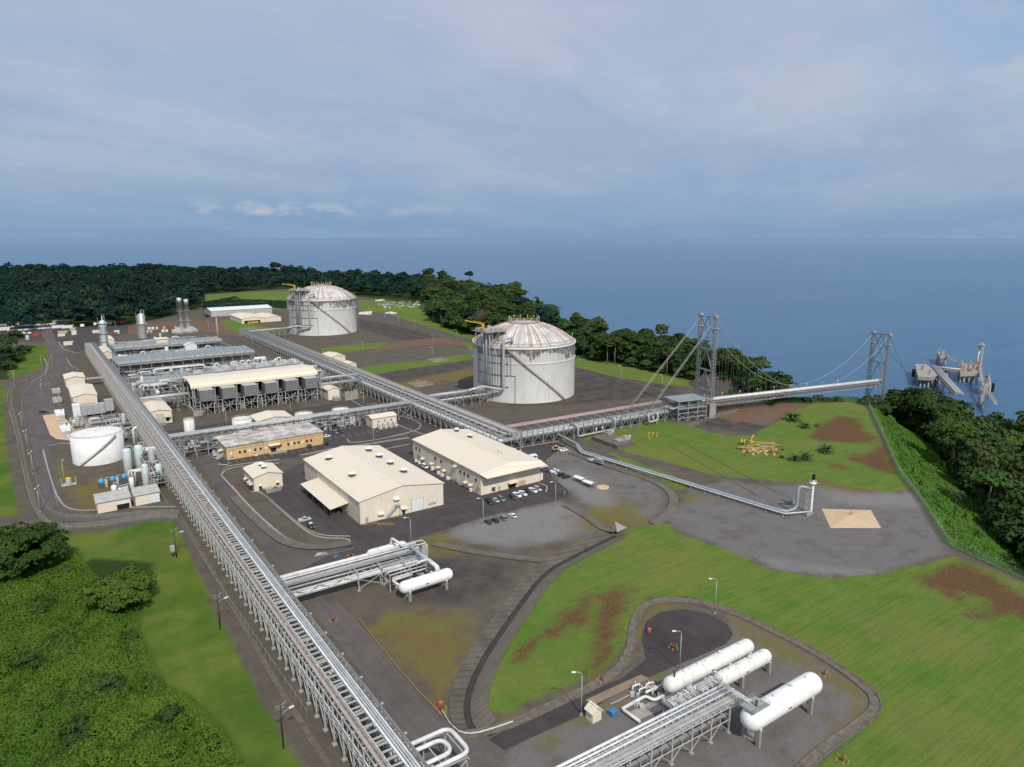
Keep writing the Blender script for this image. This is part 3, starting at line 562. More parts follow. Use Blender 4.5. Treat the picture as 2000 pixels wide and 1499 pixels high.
proto('nearU', 'umbrella_tree', M['leafU'], M['trunkD'], 10.5, 10.5, 4.8, 120, 110, .62, 9, .75, .2, 7)
proto('shrub', 'leafy_shrub', M['leafM'], M['trunkD'], 6, 4.6, 3.4, 30, 34, .95, 10, .8, .38, 3)
def fronds(rs, n, length, z0, droop, wide=.5):
 Q=[]
 for k in range(n):
  a=2*math.pi*k/n+rs.uniform(-.2, .2);el=rs.uniform(.15, 1.25)
  p=np.array([0, 0, z0]);dh=math.cos(el);dv=math.sin(el);S=9
  pts=[p.copy()]
  for i in range(S):
   p=p+np.array([math.cos(a)*dh, math.sin(a)*dh, dv])*length/S;el-=droop*(.6+.8*i/S)/S*2;dh=math.cos(el);dv=math.sin(el);pts.append(p.copy())
  side=np.array([-math.sin(a), math.cos(a), 0])
  for i in range(S):
   w0=wide*(1.15-i/S);
   for sgn in (-1, 1):
    A, B=pts[i], pts[i+1];o=side*sgn*w0+np.array([0, 0, -w0*.45])
    Q.append([A, B, B*.4+A*.6+(B-A)*.5+o, A+o*.8])
 return np.array(Q)
def palm_proto(key, name, h, n, L_, tm, seed):
 rs=np.random.RandomState(seed);mb=MB()
 mb.pipe([(0, 0, -2), (.1, .05, h*.5), (.15, 0, h)], .34, 7, r2=.24);tr=mb.build('trunk', tm)
 me=quads('crown', fronds(rs, n, L_, h, 1.0, L_*.13), M['leafP']);cr=bpy.data.objects.new('crown', me);col.objects.link(cr)
 TREES[key]=(name, tr, cr, h, [ False ])
palm_proto('palm', 'oil_palm', 15, 26, 5.6, M['trunkD'], 21)
palm_proto('palmS', 'young_oil_palm', 1.1, 30, 4.6, M['trunkD'], 22)
palm_proto('palmT', 'young_oil_palm', .7, 18, 2.6, M['trunkD'], 23)
ntree={}
def tree(key, x, y, z, sc, label, group= None , sz= None ):
 name, tr, cr, h, used=TREES[key]
 r=thing(name, label, 'palm' if 'palm' in name else ('shrub' if 'shrub' in name else 'tree'), (x, y, z), rnd.uniform(0, 6.28), group)
 k=sz or sc;r.scale=(sc, sc, k)
 for src in (tr, cr):
  o=src if not used[0] else src.copy()
  if used[0]:col.objects.link(o)
  o.parent=r;o.name=src.name.split('.')[0]
 used[0]= True ; return r
def inside(x, y, poly):
 c= False ;n=len(poly)
 for i in range(n):
  ax, ay=poly[i];bx, by=poly[(i+1)%n]
  if (ay>y)!=(by>y) and x<(bx-ax)*(y-ay)/(by-ay)+ax:c= not c
 return c
PLsd= lambda x, y:float(seg_sd(np.array([x]), np.array([y]), PLATEAU)[0])
def scatter(n, poly_px, keys, scr, dmin, lab, group, zpx=0, minsd=-60, hmax= None ):
 poly=[(p.x, p.y) for p in PP(poly_px, zpx)];xs=[p[0] for p in poly];ys_=[p[1] for p in poly];got=[];tr=0
 while len(got)<n and tr<n*60:
  tr+=1;x, y=rnd.uniform(min(xs), max(xs)), rnd.uniform(min(ys_), max(ys_))
  if not inside(x, y, poly) or PLsd(x, y)<minsd: continue
  if any((x-a)**2+(y-b)**2<dmin*dmin for a, b in got): continue
  got.append((x, y));k=rnd.choice(keys);s=rnd.uniform(*scr);tree(k, x, y, tz(x, y), s, lab(k) if callable(lab) else lab, group, s*rnd.uniform(.85, 1.25))
 return got
 # the strip of rainforest between the storage tank and the sea
kindlab={'round':'rounded dark green tree', 'umb':'flat topped green tree', 'tall':'slim olive tree with pale trunk', 'wide':'wide spreading dark tree', 'palm':'oil palm', 'shrub':'low leafy shrub', 'farR':'hazy rounded tree', 'farU':'tall hazy flat topped tree'}
scatter(66, [(1095, 655), (1215, 672), (1300, 690), (1400, 712), (1520, 765), (1535, 782), (1470, 772), (1375, 744), (1300, 728), (1200, 706), (1122, 694), (1110, 690)], ['round', 'round', 'umb', 'tall', 'wide', 'palm'], (.72, 1.0), 9.5, lambda k:kindlab[k]+' in the coastal forest between nearer tank and gantry tower', 'coastal forest trees', minsd=-55)
for px, py, k, s in ((1186, 712, 'tall', .82), (1200, 710, 'tall', .86), (1302, 731, 'tall', .8), (1140, 700, 'palm', .85), (1160, 703, 'shrub', 1.5), (1232, 716, 'shrub', 1.5), (1262, 722, 'shrub', 1.6), (1290, 728, 'shrub', 1.4), (1330, 736, 'shrub', 1.5), (1352, 740, 'shrub', 1.3)):
 p=P(px, py);tree(k, p.x, p.y, 0, s, {'tall':'pale bare trunked tree at the front edge of the coastal forest above the grass bank', 'palm':'oil palm at the front edge of the coastal forest beside the nearer tank', 'shrub':'dark leafy shrub at the foot of the coastal forest along the grass bank'}[k], 'front row of the coastal forest')
 # headland wood behind the two tanks
scatter(84, [(838, 556), (925, 575), (1000, 592), (1070, 630), (1105, 655), (1040, 665), (925, 655), (878, 640), (840, 620), (832, 592)], ['round', 'wide', 'umb', 'tall', 'farR'], (.85, 1.2), 12, lambda k:kindlab[k]+' in the headland wood behind the two storage tanks', 'headland trees', minsd=-12)
for px, py, k, s in ((832, 605, 'tall', 1.1), (846, 628, 'wide', .9), (862, 634, 'tall', .95), (885, 642, 'round', .9), (905, 648, 'shrub', 1.7), (840, 615, 'shrub', 2.), (872, 638, 'shrub', 1.6)):
 p=P(px, py);tree(k, p.x, p.y, 0, s, {'tall':'slim pale trunked tree at the near edge of the headland wood', 'wide':'broad dark tree at the near corner of the headland wood', 'round':'rounded tree at the near edge of the headland wood left of the crane', 'shrub':'leafy shrub along the near edge of the headland wood'}[k], 'near edge of the headland wood')
def canopy(name, poly, n, sc, leaf, mats, label, seed, zf= None , lo=3., dmin=0):
 rs=np.random.RandomState(seed);bx=[p[0] for p in poly];by=[p[1] for p in poly]
 xs=rs.uniform(min(bx), max(bx), n*8);ys_=rs.uniform(min(by), max(by), n*8);ok=seg_sd(xs, ys_, poly)>1
 if dmin:dd_=-seg_sd(xs, ys_, PLATEAU);ok&=(dd_>dmin)&(dd_<112)
 xs, ys_=xs[ok][:n], ys_[ok][:n];zs=np.maximum(terrain_z(xs, ys_)[0], SEA);Qs=[];mi=[]
 base_q=[crown(rs, 6.5, 6., 9, 22, 16, leaf, .8, .38) for _ in range(6)]
 for i in range(len(xs)):
  s=rs.uniform(*sc);q_=base_q[i%6];a=rs.uniform(0, 6.28);c_, s_=math.cos(a), math.sin(a);qq=q_.copy()
  qq[..., 0]=(q_[..., 0]*c_-q_[..., 1]*s_)*s+xs[i];qq[..., 1]=(q_[..., 0]*s_+q_[..., 1]*c_)*s+ys_[i];qq[..., 2]=q_[..., 2]*s*rs.uniform(.85, 1.2)+zs[i];Qs.append(qq);mi.append(np.full(len(qq), rs.randint(len(mats))))
 o=bpy.data.objects.new(name, quads(name, np.concatenate(Qs), mats, np.concatenate(mi)));col.objects.link(o); return tag(o, label, 'forest', kind='stuff')
canopy('coastal_canopy', [(p.x, p.y) for p in PP([(1100, 652), (1215, 670), (1300, 690), (1400, 712), (1525, 766), (1540, 785), (1470, 776), (1375, 744), (1300, 729), (1200, 707), (1122, 696), (1108, 690)])], 420, (.75, 1.25), 1.9, [M['leaf'], M['leafM'], M['leaf']], 'dense dark understorey filling the coastal forest behind the grass bank', 51)
canopy('headland_canopy', [(p.x, p.y) for p in PP([(838, 553), (925, 572), (1000, 588), (1075, 628), (1110, 655), (1040, 665), (925, 658), (878, 641), (838, 622), (830, 592)])], 700, (.9, 1.5), 2.3, [M['leaf'], M['leafM'], M['leafF']], 'dense green canopy covering the headland behind the storage tanks', 52)
# leafless grey tree
rs=np.random.RandomState(77);mb=MB();mb.pipe([(0, 0, -1), (0, 0, 16), (.5, 0, 22)], .5, 6, r2=.3);t0=mb
mb2=MB()
for k in range(150):
 a=rs.uniform(0, 6.28);r=rs.uniform(3, 11);z=30-r*r*.06+rs.uniform(-4, 1.5)
 mb2.pipe([(0, 0, rs.uniform(15, 21)), (math.cos(a)*r*.5, math.sin(a)*r*.5, z*.82), (math.cos(a)*r, math.sin(a)*r, z)], .16, 3, r2=.1, cap= False )
p=P(940, 655);bt=thing('bare_tree', 'leafless grey brown tree standing out of the headland wood', 'tree', p)
t0.build('trunk', M['twig'], bt);mb2.build('crown', M['twig'], bt)
# rainforest falling to the sea on the right
def slope_tree(px, py, z, k, s, label, group='trees on the sea slope'):
 p=P(px, py, z); return tree(k, p.x, p.y, tz(p.x, p.y) if z is None else z, s, label, group)
fx=[(p.x, p.y) for p in PP(FENCE)]
got=[];tr=0
SLP=[(p.x, p.y) for p in PP(FENCE)]+[(900, 200), (560, 292), (470, 275)]
SLD= lambda x, y:-PLsd(x, y)
canopy('slope_canopy', SLP, 520, (.85, 1.45), 1.7, [M['leaf'], M['leafM'], M['leaf']], 'dense dark rainforest canopy covering the slope to the sea on the right', 53, dmin=45)
while len(got)<62 and tr<8000:
 tr+=1;x, y=rnd.uniform(290, 620), rnd.uniform(90, 285)
 d=SLD(x, y)
 if d<42 or d>108: continue
 if not inside(x, y, SLP): continue
 if any((x-a)**2+(y-b)**2<100 for a, b in got): continue
 k=rnd.choice(['round', 'umb', 'wide', 'tall', 'wide', 'palm']);z=max(tz(x, y), SEA+1)
 s=rnd.uniform(.95, 1.3)*(1.0 if d>52 else .85)
 got.append((x, y));tree(k, x, y, z, s, kindlab[k]+' in the rainforest beyond the bright creeper bank', 'trees on the sea slope', s*rnd.uniform(.9, 1.15))
for px, py, k, s, lab in ((1862, 893, 'big', 1.12, 'giant tree with a thick pale trunk rising from the sea slope rainforest'), (1950, 880, 'big', 1.0, 'big tree with pale forked limbs at the right of the sea slope rainforest'), (1770, 838, 'wide', 1.5, 'broad round dark tree between the far bridge tower and the jetty causeway'), (1798, 852, 'round', 1.5, 'tall rounded dark tree between the broad one and the giant pale trunked tree'), (1836, 866, 'umb', 1.42, 'tall flat topped tree standing over the hidden end of the jetty trestle'), (1884, 890, 'wide', 1.5, 'broad dark tree behind the giant pale trunked tree'), (1922, 905, 'round', 1.4, 'rounded dark tree left of the big tree with forked limbs'), (1966, 935, 'wide', 1.4, 'broad dark tree lowest on the right skyline by the sea'), (1703, 770, 'umb', .42, 'small spreading tree on the hill crest in front of the far bridge tower'), (1672, 776, 'shrub', 1.25, 'dense round bush at the hill crest left of the far bridge tower'), (1650, 778, 'shrub', 1.3, 'leftmost dense bush on the hill crest beneath the bridge deck'), (1690, 790, 'shrub', 1.1, 'leafy bush at the top of the fence line on the hill crest'), (1722, 796, 'shrub', 1.2, 'leafy bush just outside the fence at the top of the creeper bank'), (1600, 784, 'shrub', .8, 'low bush under the middle of the bridge deck'), (1577, 786, 'shrub', .7, 'small low bush left of others under the bridge deck'), (1868, 975, 'palm', .75, 'oil palm among the creepers on the lower sea slope')):
 z=-12 if k=='big' else (-24 if s>1.28 else 0)
 p=P(px, py, z);tree(k, p.x, p.y, min(z, tz(p.x, p.y)) if k!='palm' else -9, s, lab)
 # oil palms on the grass hill
for px, py, k, s, lab in ((1548, 822, 'palmS', 1.7, 'large bushy oil palm on the upper left of the grass hill'), (1572, 836, 'palmS', 1.1, 'mid sized young palm just right of the large bushy one'), (1596, 834, 'palmT', 1.2, 'tiny young palm by the brown patch on the grass hill'), (1613, 884, 'palmS', 1.3, 'isolated bushy young palm in the middle of the grass hill'), (1552, 900, 'palmT', 2., 'left of two young palms right of the yellow scrap'), (1573, 898, 'palmT', 2.1, 'right of two young palms right of the yellow scrap'), (1527, 895, 'palmT', .9, 'small palm shoot at the right end of the yellow scrap heap'), (1528, 880, 'palmT', .6, 'tiny palm shoot behind the yellow scrap heap')):
 p=P(px, py);tree(k, p.x, p.y, 0, s, lab)
 # trees by the shrubland, near left
for px, py, k, s, lab in ((42, 1118, 'nearD', 1.3, 'large dark umbrella tree at the left edge in front of the perimeter road'), (-6, 1130, 'nearD', 1.15, 'dark umbrella tree cut by the left edge of the view'), (238, 1182, 'nearU', 1.06, 'wide layered olive tree standing alone where shrubland meets lawn'), (70, 1085, 'nearD', .7, 'smaller dark tree against the lawn behind the large umbrella tree'), (130, 1128, 'shrub', .62, 'round bright bush beside the large umbrella tree'), (118, 1275, 'shrub', .8, 'bright green bush in the middle of the shrubland'), (60, 1300, 'shrub', .7, 'mid green bush at the left of the shrubland'), (215, 1345, 'shrub', .75, 'dark bush right of centre in the shrubland'), (330, 1405, 'shrub', .6, 'dark bush where the shrubland narrows beside the lawn'), (250, 1255, 'shrub', .55, 'small bush at the lawn edge below the wide olive tree'), (150, 1440, 'shrub', .8, 'bush near the bottom edge of the shrubland')):
 p=P(px, py);tree(k, p.x, p.y, 0, s, lab)
 # small wood on the left by the lot
scatter(16, [(-120, 690), (0, 690), (40, 686), (62, 684), (46, 704), (20, 714), (14, 734), (-10, 742), (-120, 750)], ['round', 'wide', 'umb'], (.62, .85), 9, lambda k:kindlab[k]+' in the small grove left of the grass bank', 'small grove at the left')
for px, py in ((52, 690), (36, 706), (18, 722)):
 p=P(px, py);tree('shrub', p.x, p.y, 0, 1.4, 'leafy shrub edging the small grove beside the left grass bank', 'grove edge shrubs')
 # emergent trees on the far skyline
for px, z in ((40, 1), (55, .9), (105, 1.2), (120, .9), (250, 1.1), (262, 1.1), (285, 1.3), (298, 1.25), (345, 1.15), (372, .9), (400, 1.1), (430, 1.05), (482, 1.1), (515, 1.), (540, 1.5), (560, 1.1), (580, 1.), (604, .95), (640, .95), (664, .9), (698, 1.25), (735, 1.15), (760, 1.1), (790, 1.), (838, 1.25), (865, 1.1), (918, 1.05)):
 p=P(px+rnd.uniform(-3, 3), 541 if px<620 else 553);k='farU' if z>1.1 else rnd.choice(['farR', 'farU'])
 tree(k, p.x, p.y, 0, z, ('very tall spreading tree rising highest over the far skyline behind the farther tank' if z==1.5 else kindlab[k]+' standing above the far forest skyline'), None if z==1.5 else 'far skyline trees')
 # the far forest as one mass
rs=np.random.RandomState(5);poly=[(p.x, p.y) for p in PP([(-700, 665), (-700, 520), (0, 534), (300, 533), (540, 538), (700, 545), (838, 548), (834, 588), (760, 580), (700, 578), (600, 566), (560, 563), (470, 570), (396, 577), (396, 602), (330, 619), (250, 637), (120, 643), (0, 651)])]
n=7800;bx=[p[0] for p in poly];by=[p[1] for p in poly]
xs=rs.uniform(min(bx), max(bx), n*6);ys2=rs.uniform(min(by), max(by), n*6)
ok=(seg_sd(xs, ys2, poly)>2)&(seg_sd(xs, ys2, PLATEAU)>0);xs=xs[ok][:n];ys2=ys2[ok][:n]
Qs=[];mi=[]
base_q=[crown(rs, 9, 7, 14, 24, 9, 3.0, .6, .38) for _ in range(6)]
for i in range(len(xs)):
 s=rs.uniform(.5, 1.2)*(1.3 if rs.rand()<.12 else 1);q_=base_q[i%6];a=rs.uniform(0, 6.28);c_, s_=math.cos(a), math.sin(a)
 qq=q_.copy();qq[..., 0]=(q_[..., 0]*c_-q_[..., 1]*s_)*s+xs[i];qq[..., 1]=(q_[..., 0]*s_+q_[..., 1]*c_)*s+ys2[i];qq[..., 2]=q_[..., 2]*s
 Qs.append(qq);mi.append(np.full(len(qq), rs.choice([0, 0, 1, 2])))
M['lf1']=mat('haze_tinted_leaves_blue', (.008, .027, .022), .9, 0, scale=.01, c2=(.016, .041, .031), spec=.1);M['lf2']=mat('haze_tinted_leaves_green', (.014, .037, .023), .9, 0, scale=.01, c2=(.026, .054, .029), spec=.1);M['lf3']=mat('haze_tinted_leaves_dark', (.005, .018, .017), .9, 0, scale=.01, c2=(.011, .028, .024), spec=.1)  # blue tint stands for aerial haze, painted into all three leaf tones
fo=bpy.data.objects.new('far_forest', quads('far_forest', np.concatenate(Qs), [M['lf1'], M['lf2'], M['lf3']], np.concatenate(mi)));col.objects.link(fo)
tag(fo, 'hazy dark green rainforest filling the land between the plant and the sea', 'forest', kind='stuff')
def undergrowth(name, poly, n, size, hmap, mats, label, cat, seed, wts= None , zf= None , fl=.5):
 rs=np.random.RandomState(seed);bx=[p[0] for p in poly];by=[p[1] for p in poly]
 xs=rs.uniform(min(bx), max(bx), n*4);ys_=rs.uniform(min(by), max(by), n*4);sd=seg_sd(xs, ys_, poly);ok=sd>0
 xs, ys_, sd=xs[ok][:n], ys_[ok][:n], sd[ok][:n]
 h, tone=hmap(xs, ys_);h=h*np.clip(sd/3, .05, 1)
 z=terrain_z(xs, ys_)[0]+h+rs.uniform(-.25, .15, len(xs))
 e=.6;gx=(hmap(xs+e, ys_)[0]-h)/e;gy=(hmap(xs, ys_+e)[0]-h)/e
 D=np.stack([-np.clip(gx, -1.5, 1.5), -np.clip(gy, -1.5, 1.5), np.ones(len(xs))], 1)
 Q=leafquads(rs, np.stack([xs, ys_, z], 1), D, size, fl)
 mi=np.zeros(len(xs), int)
 t=tone+rs.normal(0, .2, len(xs));
 for k, th in enumerate(wts):mi=np.where(t>th, k+1, mi)
 o=bpy.data.objects.new(name, quads(name, Q, mats, mi));col.objects.link(o); return tag(o, label, cat, kind='stuff')
def bumps(seed, count, box, r0, r1, h0, h1):
 rs=np.random.RandomState(seed);cx=rs.uniform(box[0], box[1], count);cy=rs.uniform(box[2], box[3], count);cr=rs.uniform(r0, r1, count);ch=rs.uniform(h0, h1, count);ct=rs.uniform(0, 1, count)
 kx=rs.normal(0, .12, (9, 2));ph=rs.uniform(0, 6.28, 9)
 def f(x, y):
  h=np.full(x.shape, .35);t=np.full(x.shape, .5);wv=.5+sum(np.sin(x*kx[i, 0]*(1+i*.5)+y*kx[i, 1]*(1+i*.5)+ph[i])/(2+i*.7) for i in range(9))*.22
  for i in range(count):
   d2=((x-cx[i])**2+(y-cy[i])**2)/cr[i]**2;near=d2<1
   hh=ch[i]*np.sqrt(np.clip(1-d2, 0, 1));up=near&(hh>h);h=np.where(up, hh, h);t=np.where(up, ct[i], t)
  return h, wv*.78+t*.22
 return f
SH=PP([(-140, 1075), (0, 1060), (90, 1062), (150, 1085), (170, 1104), (180, 1120), (268, 1180), (272, 1230), (300, 1300), (322, 1338), (375, 1362), (440, 1432), (480, 1499), (510, 1580), (-220, 1640)])
SH=[(p.x, p.y) for p in SH];sx=[p[0] for p in SH];sy=[p[1] for p in SH]
undergrowth('shrubland', SH, 260000, .56, bumps(3, 400, (min(sx), max(sx), min(sy), max(sy)), 1.4, 7., .4, 4.4), [M['bushD'], M['bush'], mat('olive_bush_leaves', (.085, .115, .018), .75, 0, scale=.05, c2=(.06, .09, .014), spec=.15)], 'dense green shrubland and creepers covering the lower left corner', 'shrubland', 31, (.36, .80))
VB=PP([(1628, 776)]+FENCE);inn=[(p.x, p.y) for p in VB]
out=[]
for i, p in enumerate(inn):
 a=inn[max(i-1, 0)];b_=inn[min(i+1, len(inn)-1)];d=Vector((b_[0]-a[0], b_[1]-a[1], 0)).normalized();nrm=Vector((-d.y, d.x, 0))
 if PLsd(p[0]+nrm.x*4, p[1]+nrm.y*4)>0:nrm=-nrm
 w_=60 if i>1 else 40;out.append((p[0]+nrm.x*w_, p[1]+nrm.y*w_));inn[i]=(p[0]+nrm.x*1.2, p[1]+nrm.y*1.2)
VP=inn+out[::-1];vx=[p[0] for p in VP];vy=[p[1] for p in VP]
undergrowth('creeper_bank', VP, 150000, .95, bumps(4, 520, (min(vx), max(vx), min(vy), max(vy)), 1.4, 5, .7, 3.6), [M['vine'], mat('lime_creeper_leaves', (.09, .18, .025), .7, 0, scale=.08, c2=(.055, .13, .014), spec=.2), M['bush']], 'bright green creepers blanketing the bank outside the fence on the right', 'creepers', 32, (.55, .92))
GU=[(p.x, p.y) for p in PP([(1385, 748), (1440, 766), (1520, 782), (1600, 782), (1640, 779), (1650, 786), (1560, 788), (1440, 778), (1400, 765)])]
gx_=[p[0] for p in GU];gy_=[p[1] for p in GU]
undergrowth('gully_scrub', GU, 22000, 1.0, bumps(6, 140, (min(gx_), max(gx_), min(gy_), max(gy_)), 2, 5, 1., 4.), [M['leaf'], M['leafM']], 'dark scrub filling the gully beneath the pipe bridge', 'scrub', 33, (.5, ))
FB=[(p.x, p.y) for p in PP([(395, 602), (396, 590), (440, 584), (560, 588), (560, 604), (520, 600), (470, 600), (430, 612), (402, 622)])]
undergrowth('far_scrub', FB, 12000, 2.2, bumps(9, 120, (-80, 420, 900, 1700), 6, 16, 2, 6), [M['lf1'], M['lf2']], 'dark bushes in the field behind the white roofed shed', 'scrub', 34, (.4, ))
# ------------------------------------------------------------------ storage tanks
def text_mesh(s, size):
 cu=bpy.data.curves.new('lettering', 'FONT');cu.body=s;cu.size=size;cu.align_x='CENTER'
 o=bpy.data.objects.new('lettering', cu);col.objects.link(o);bpy.context.view_layer.update()
 me=bpy.data.meshes.new_from_object(o.evaluated_get(bpy.context.evaluated_depsgraph_get()));bpy.data.objects.remove(o); return me
M['tankW']=mat('stained_tank_shell', (.70, .70, .68), .5, 0, scale=.06, c2=(.62, .61, .57), streak=(.36, .31, .24), scam=.5)
def stains(m, z0, z1, c, sc=.35):
 """dark mould that hangs down from a band z0..z1 (metres up the shell)"""
 global N, L
 nt=m.node_tree;N, L=nt.nodes, nt.links;b=N['Principled BSDF'];src=b.inputs['Base Color'].links[0].from_socket
 t=nd('ShaderNodeTexCoord');s=nd('ShaderNodeSeparateXYZ');L.new(t.outputs['Object'], s.inputs[0])
 mp=nd('ShaderNodeMapping');mp.inputs['Scale'].default_value=(sc, sc, .1);L.new(t.outputs['Object'], mp.inputs[0])
 n=noise(mp.outputs[0], 1.6, 6, .7);n2=noise(t.outputs['Object'], .07, 3)
 lim=mth('ADD', s.outputs[2], mth('MULTIPLY', mth('SUBTRACT', n, .5), 14.));lim=mth('ADD', lim, mth('MULTIPLY', mth('SUBTRACT', n2, .56), 26.))
 f=mth('MULTIPLY', mr(lim, z0, z0+1.6), mr(s.outputs[2], z1+.1, z1));f=mth('MULTIPLY', f, mr(n, .36, .52))
 L.new(mixc(mth('MULTIPLY', f, .85), src, c), b.inputs['Base Color'])
stains(M['tankW'], 31.5, 38.2, (.10, .07, .05))
dm_=mat('mouldy_dome_sheet', (.72, .70, .675), .6, 0, scale=.10, c2=(.40, .33, .30));M['dome']=dm_
nt=dm_.node_tree;N, L=nt.nodes, nt.links;b=N['Principled BSDF'];src=b.inputs['Base Color'].links[0].from_socket
t=nd('ShaderNodeTexCoord');s_=nd('ShaderNodeSeparateXYZ');L.new(t.outputs['Object'], s_.inputs[0])
an=mth('ARCTAN2', s_.outputs[0], s_.outputs[1]);cvv=nd('ShaderNodeCombineXYZ');L.new(mth('MULTIPLY', an, 26), cvv.inputs[0])
rr_=nd('ShaderNodeVectorMath', operation='LENGTH');L.new(t.outputs['Object'], rr_.inputs[0]);L.new(mth('MULTIPLY', rr_.outputs['Value'], .05), cvv.inputs[1])
f_=mth('MULTIPLY', mr(noise(cvv.outputs[0], .9, 5, .6), .48, .60), .75);L.new(mixc(f_, src, (.27, .215, .20)), b.inputs['Base Color'])
M['ribR']=mat('rusty_dome_rib', (.56, .50, .46), .8, 0, .5, .6, c2=(.22, .15, .11))
def arc(R_, a0, a1, z0, z1, n): return [Vector((R_*math.cos(a0+(a1-a0)*i/n), R_*math.sin(a0+(a1-a0)*i/n), z0+(z1-z0)*i/n)) for i in range(n+1)]
def lng_tank(c, sc, label, letters, face):
 """face: direction (radians) from the tank toward the camera"""
 t=thing('storage_tank', label, 'storage tank', (c[0], c[1], 0));t.scale=(sc, sc, sc);R0, HW, RD=38., 40.2, 37.2
 mb=MB();mb.lathe([(R0, -.5), (R0, 38.3), (R0+.05, 38.4), (R0-.2, HW-.6), (R0-.9, HW)], n=96);mb.build('shell', M['tankW'], t)
 rs_=(RD**2+14.0**2)/28.0
 dome=[(math.sqrt(max(rs_**2-(z+rs_-14.0)**2, 0)), HW+z) for z in np.linspace(0, 14.0, 15)]
 mb=MB();mb.lathe([(R0-.9, HW)]+dome, n=96);d=mb.build('dome_roof', M['dome'], t)
 for par in (0, 1):
  mb=MB();pts=[Vector((r, 0, z+.12)) for r, z in dome[:13 if par else 10]]
  for p, q in zip(pts[:-1], pts[1:]):mb.beam(p, q, .22, .3)
  many('roof_rib', mb, 'ribR', d, [(0, 0, 0, 2*math.pi*(2*k+par)/72) for k in range(36)])
 for z, rr, hh in ((38.6, .55, .5), (28.0, .45, .35), (HW-.1, .4, .25)):
  mb=MB();mb.lathe([(R0-.1, z), (R0+rr, z+.02), (R0+rr, z+hh), (R0-.1, z+hh)], n=96, sm= False );mb.build('wind_girder', M['whiteD'] if z>30 else M['tankW'], t)
  # spiral stair round the lit side
 a0, a1=face-.32, face+.86
 mb=MB();pts=arc(R0+1.0, a0+.0, a1, 38.6, 0.2, 34)
 for p, q in zip(pts[:-1], pts[1:]):
  mb.beam(p, q, 1.0, .2);mb.beam(p+Vector((0, 0, 1.1)), q+Vector((0, 0, 1.1)), .12);mb.beam(p, p+Vector((0, 0, 1.1)), .1)
  i_=Vector((p.x, p.y, 0)).normalized();mb.beam(Vector((p.x, p.y, p.z)), Vector((i_.x*R0, i_.y*R0, p.z-1.6)), .14)
 mb.build('spiral_stair', M['rust_stair'], t)
 # roof walkways with yellow rails
 ml=MB()
 for r, z in ((RD-1.2, HW+.8), (11.5, HW+13.4)):
  mb=MB();mc=MB();pts=arc(r, 0, 2*math.pi, z+1.2, z+1.2, 48)
  for p, q in zip(pts[:-1], pts[1:]):mb.beam(p, q, .16);mb.beam(p-Vector((0, 0, .5)), q-Vector((0, 0, .5)), .1);mb.beam(p, p-Vector((0, 0, 1.3)), .12)
  mc.lathe([(r-1.2, z-.1), (r+.1, z-.1), (r+.1, z+.08), (r-1.2, z+.08)], n=48, sm= False );mb.build('handrail', M['yelR'], d);mc.build('roof_walkway', M['ribR'], d)
 bk=face+math.pi+.5
 for aa in (face+.95, face-.62, bk):
  pr= None ;mb=MB();mc=MB()
  for r, z in dome[::2]:
   p=Vector((r*math.cos(aa), r*math.sin(aa), z+1.3))
   if pr is not None :mb.beam(pr, p, .14);mc.beam(pr-Vector((0, 0, 1.1)), p-Vector((0, 0, 1.1)), 1.0, .12)
   mb.beam(p, p-Vector((0, 0, 1.3)), .12);pr=p
  mb.build('handrail', M['yelR'], d);mc.build('roof_walkway', M['ribR'], d)
 ml.pipe([(0, 0, 0), (0, 0, 2.6)], .09, 5);ml.cbox((0, 0, 2.8), (.6, .6, .35));lo=[]
 for k in range(26):a=2*math.pi*k/26;r, z=((RD-.6, HW+1), (11.2, HW+14.))[k%2];lo.append((r*math.cos(a), r*math.sin(a), z))
 many('roof_lamp', ml, 'white', d, lo)
 # pump platform on the left shoulder, on columns and braces
 pa=face-.78;pc=Vector((math.cos(pa)*(R0-3), math.sin(pa)*(R0-3), 0))
 pl=MB();ca, sa=math.cos(pa), math.sin(pa)
 def L2(u, v, z): return Vector((pc.x+ca*u-sa*v, pc.y+sa*u+ca*v, z))
 pl.cbox(L2(-2, 0, 50.2), (15, 17, .5), pa)
 for u in (-8.5, -2, 4.5):
  for v in (-8, 0, 8):
   pl.beam(L2(u, v, HW-.5), L2(u, v, 50), .45);
   if v<8:pl.beam(L2(u, v, 42), L2(u, v+8, 50), .25);pl.beam(L2(u, v+8, 42), L2(u, v, 50), .25)
   if u<4:pl.beam(L2(u, v, 45), L2(u+6.5, v, 45), .28);pl.beam(L2(u, v, 50), L2(u+6.5, v, 42), .22)
  pl.beam(L2(u, -8, 45), L2(u, 8, 45), .3)
 for v in np.linspace(-8, 8, 7):pl.beam(L2(4.5, v, 50), L2(9.4, v, 50), .25)
 pl.cbox(L2(7, 0, 50.2), (5, 17, .35), pa)
 plo=pl.build('pump_platform', M['galv'], t)
 rr=random.Random(3);it=[]
 for _ in range(46):
  u, v=rr.uniform(-9, 8), rr.uniform(-8, 8);h=rr.uniform(.5, 2.2);it.append((L2(u, v, 50.4+h/2), (rr.uniform(.4, 1.6), rr.uniform(.4, 1.6), h), rr.uniform(0, 3)))
  if rr.random()<.3:cl=MB();v2_=v+rr.uniform(-5, 5);cl.pipe([L2(u, v, 51), L2(u, v, 51.8), L2(u, max(-8, min(8, v2_)), 51.8)], .18, 6);cl.build('deck_pipe', M['galvL'], plo)
 boxes('deck_equipment', 'tray', plo, it);cl=MB()
 for v in np.linspace(-8.4, 8.4, 9):cl.beam(L2(9.2, v, 50.4), L2(9.2, v, 51.6), .1)
 cl.beam(L2(9.2, -8.4, 51.6), L2(9.2, 8.4, 51.6), .12);cl.build('handrail', M['tray'], plo)
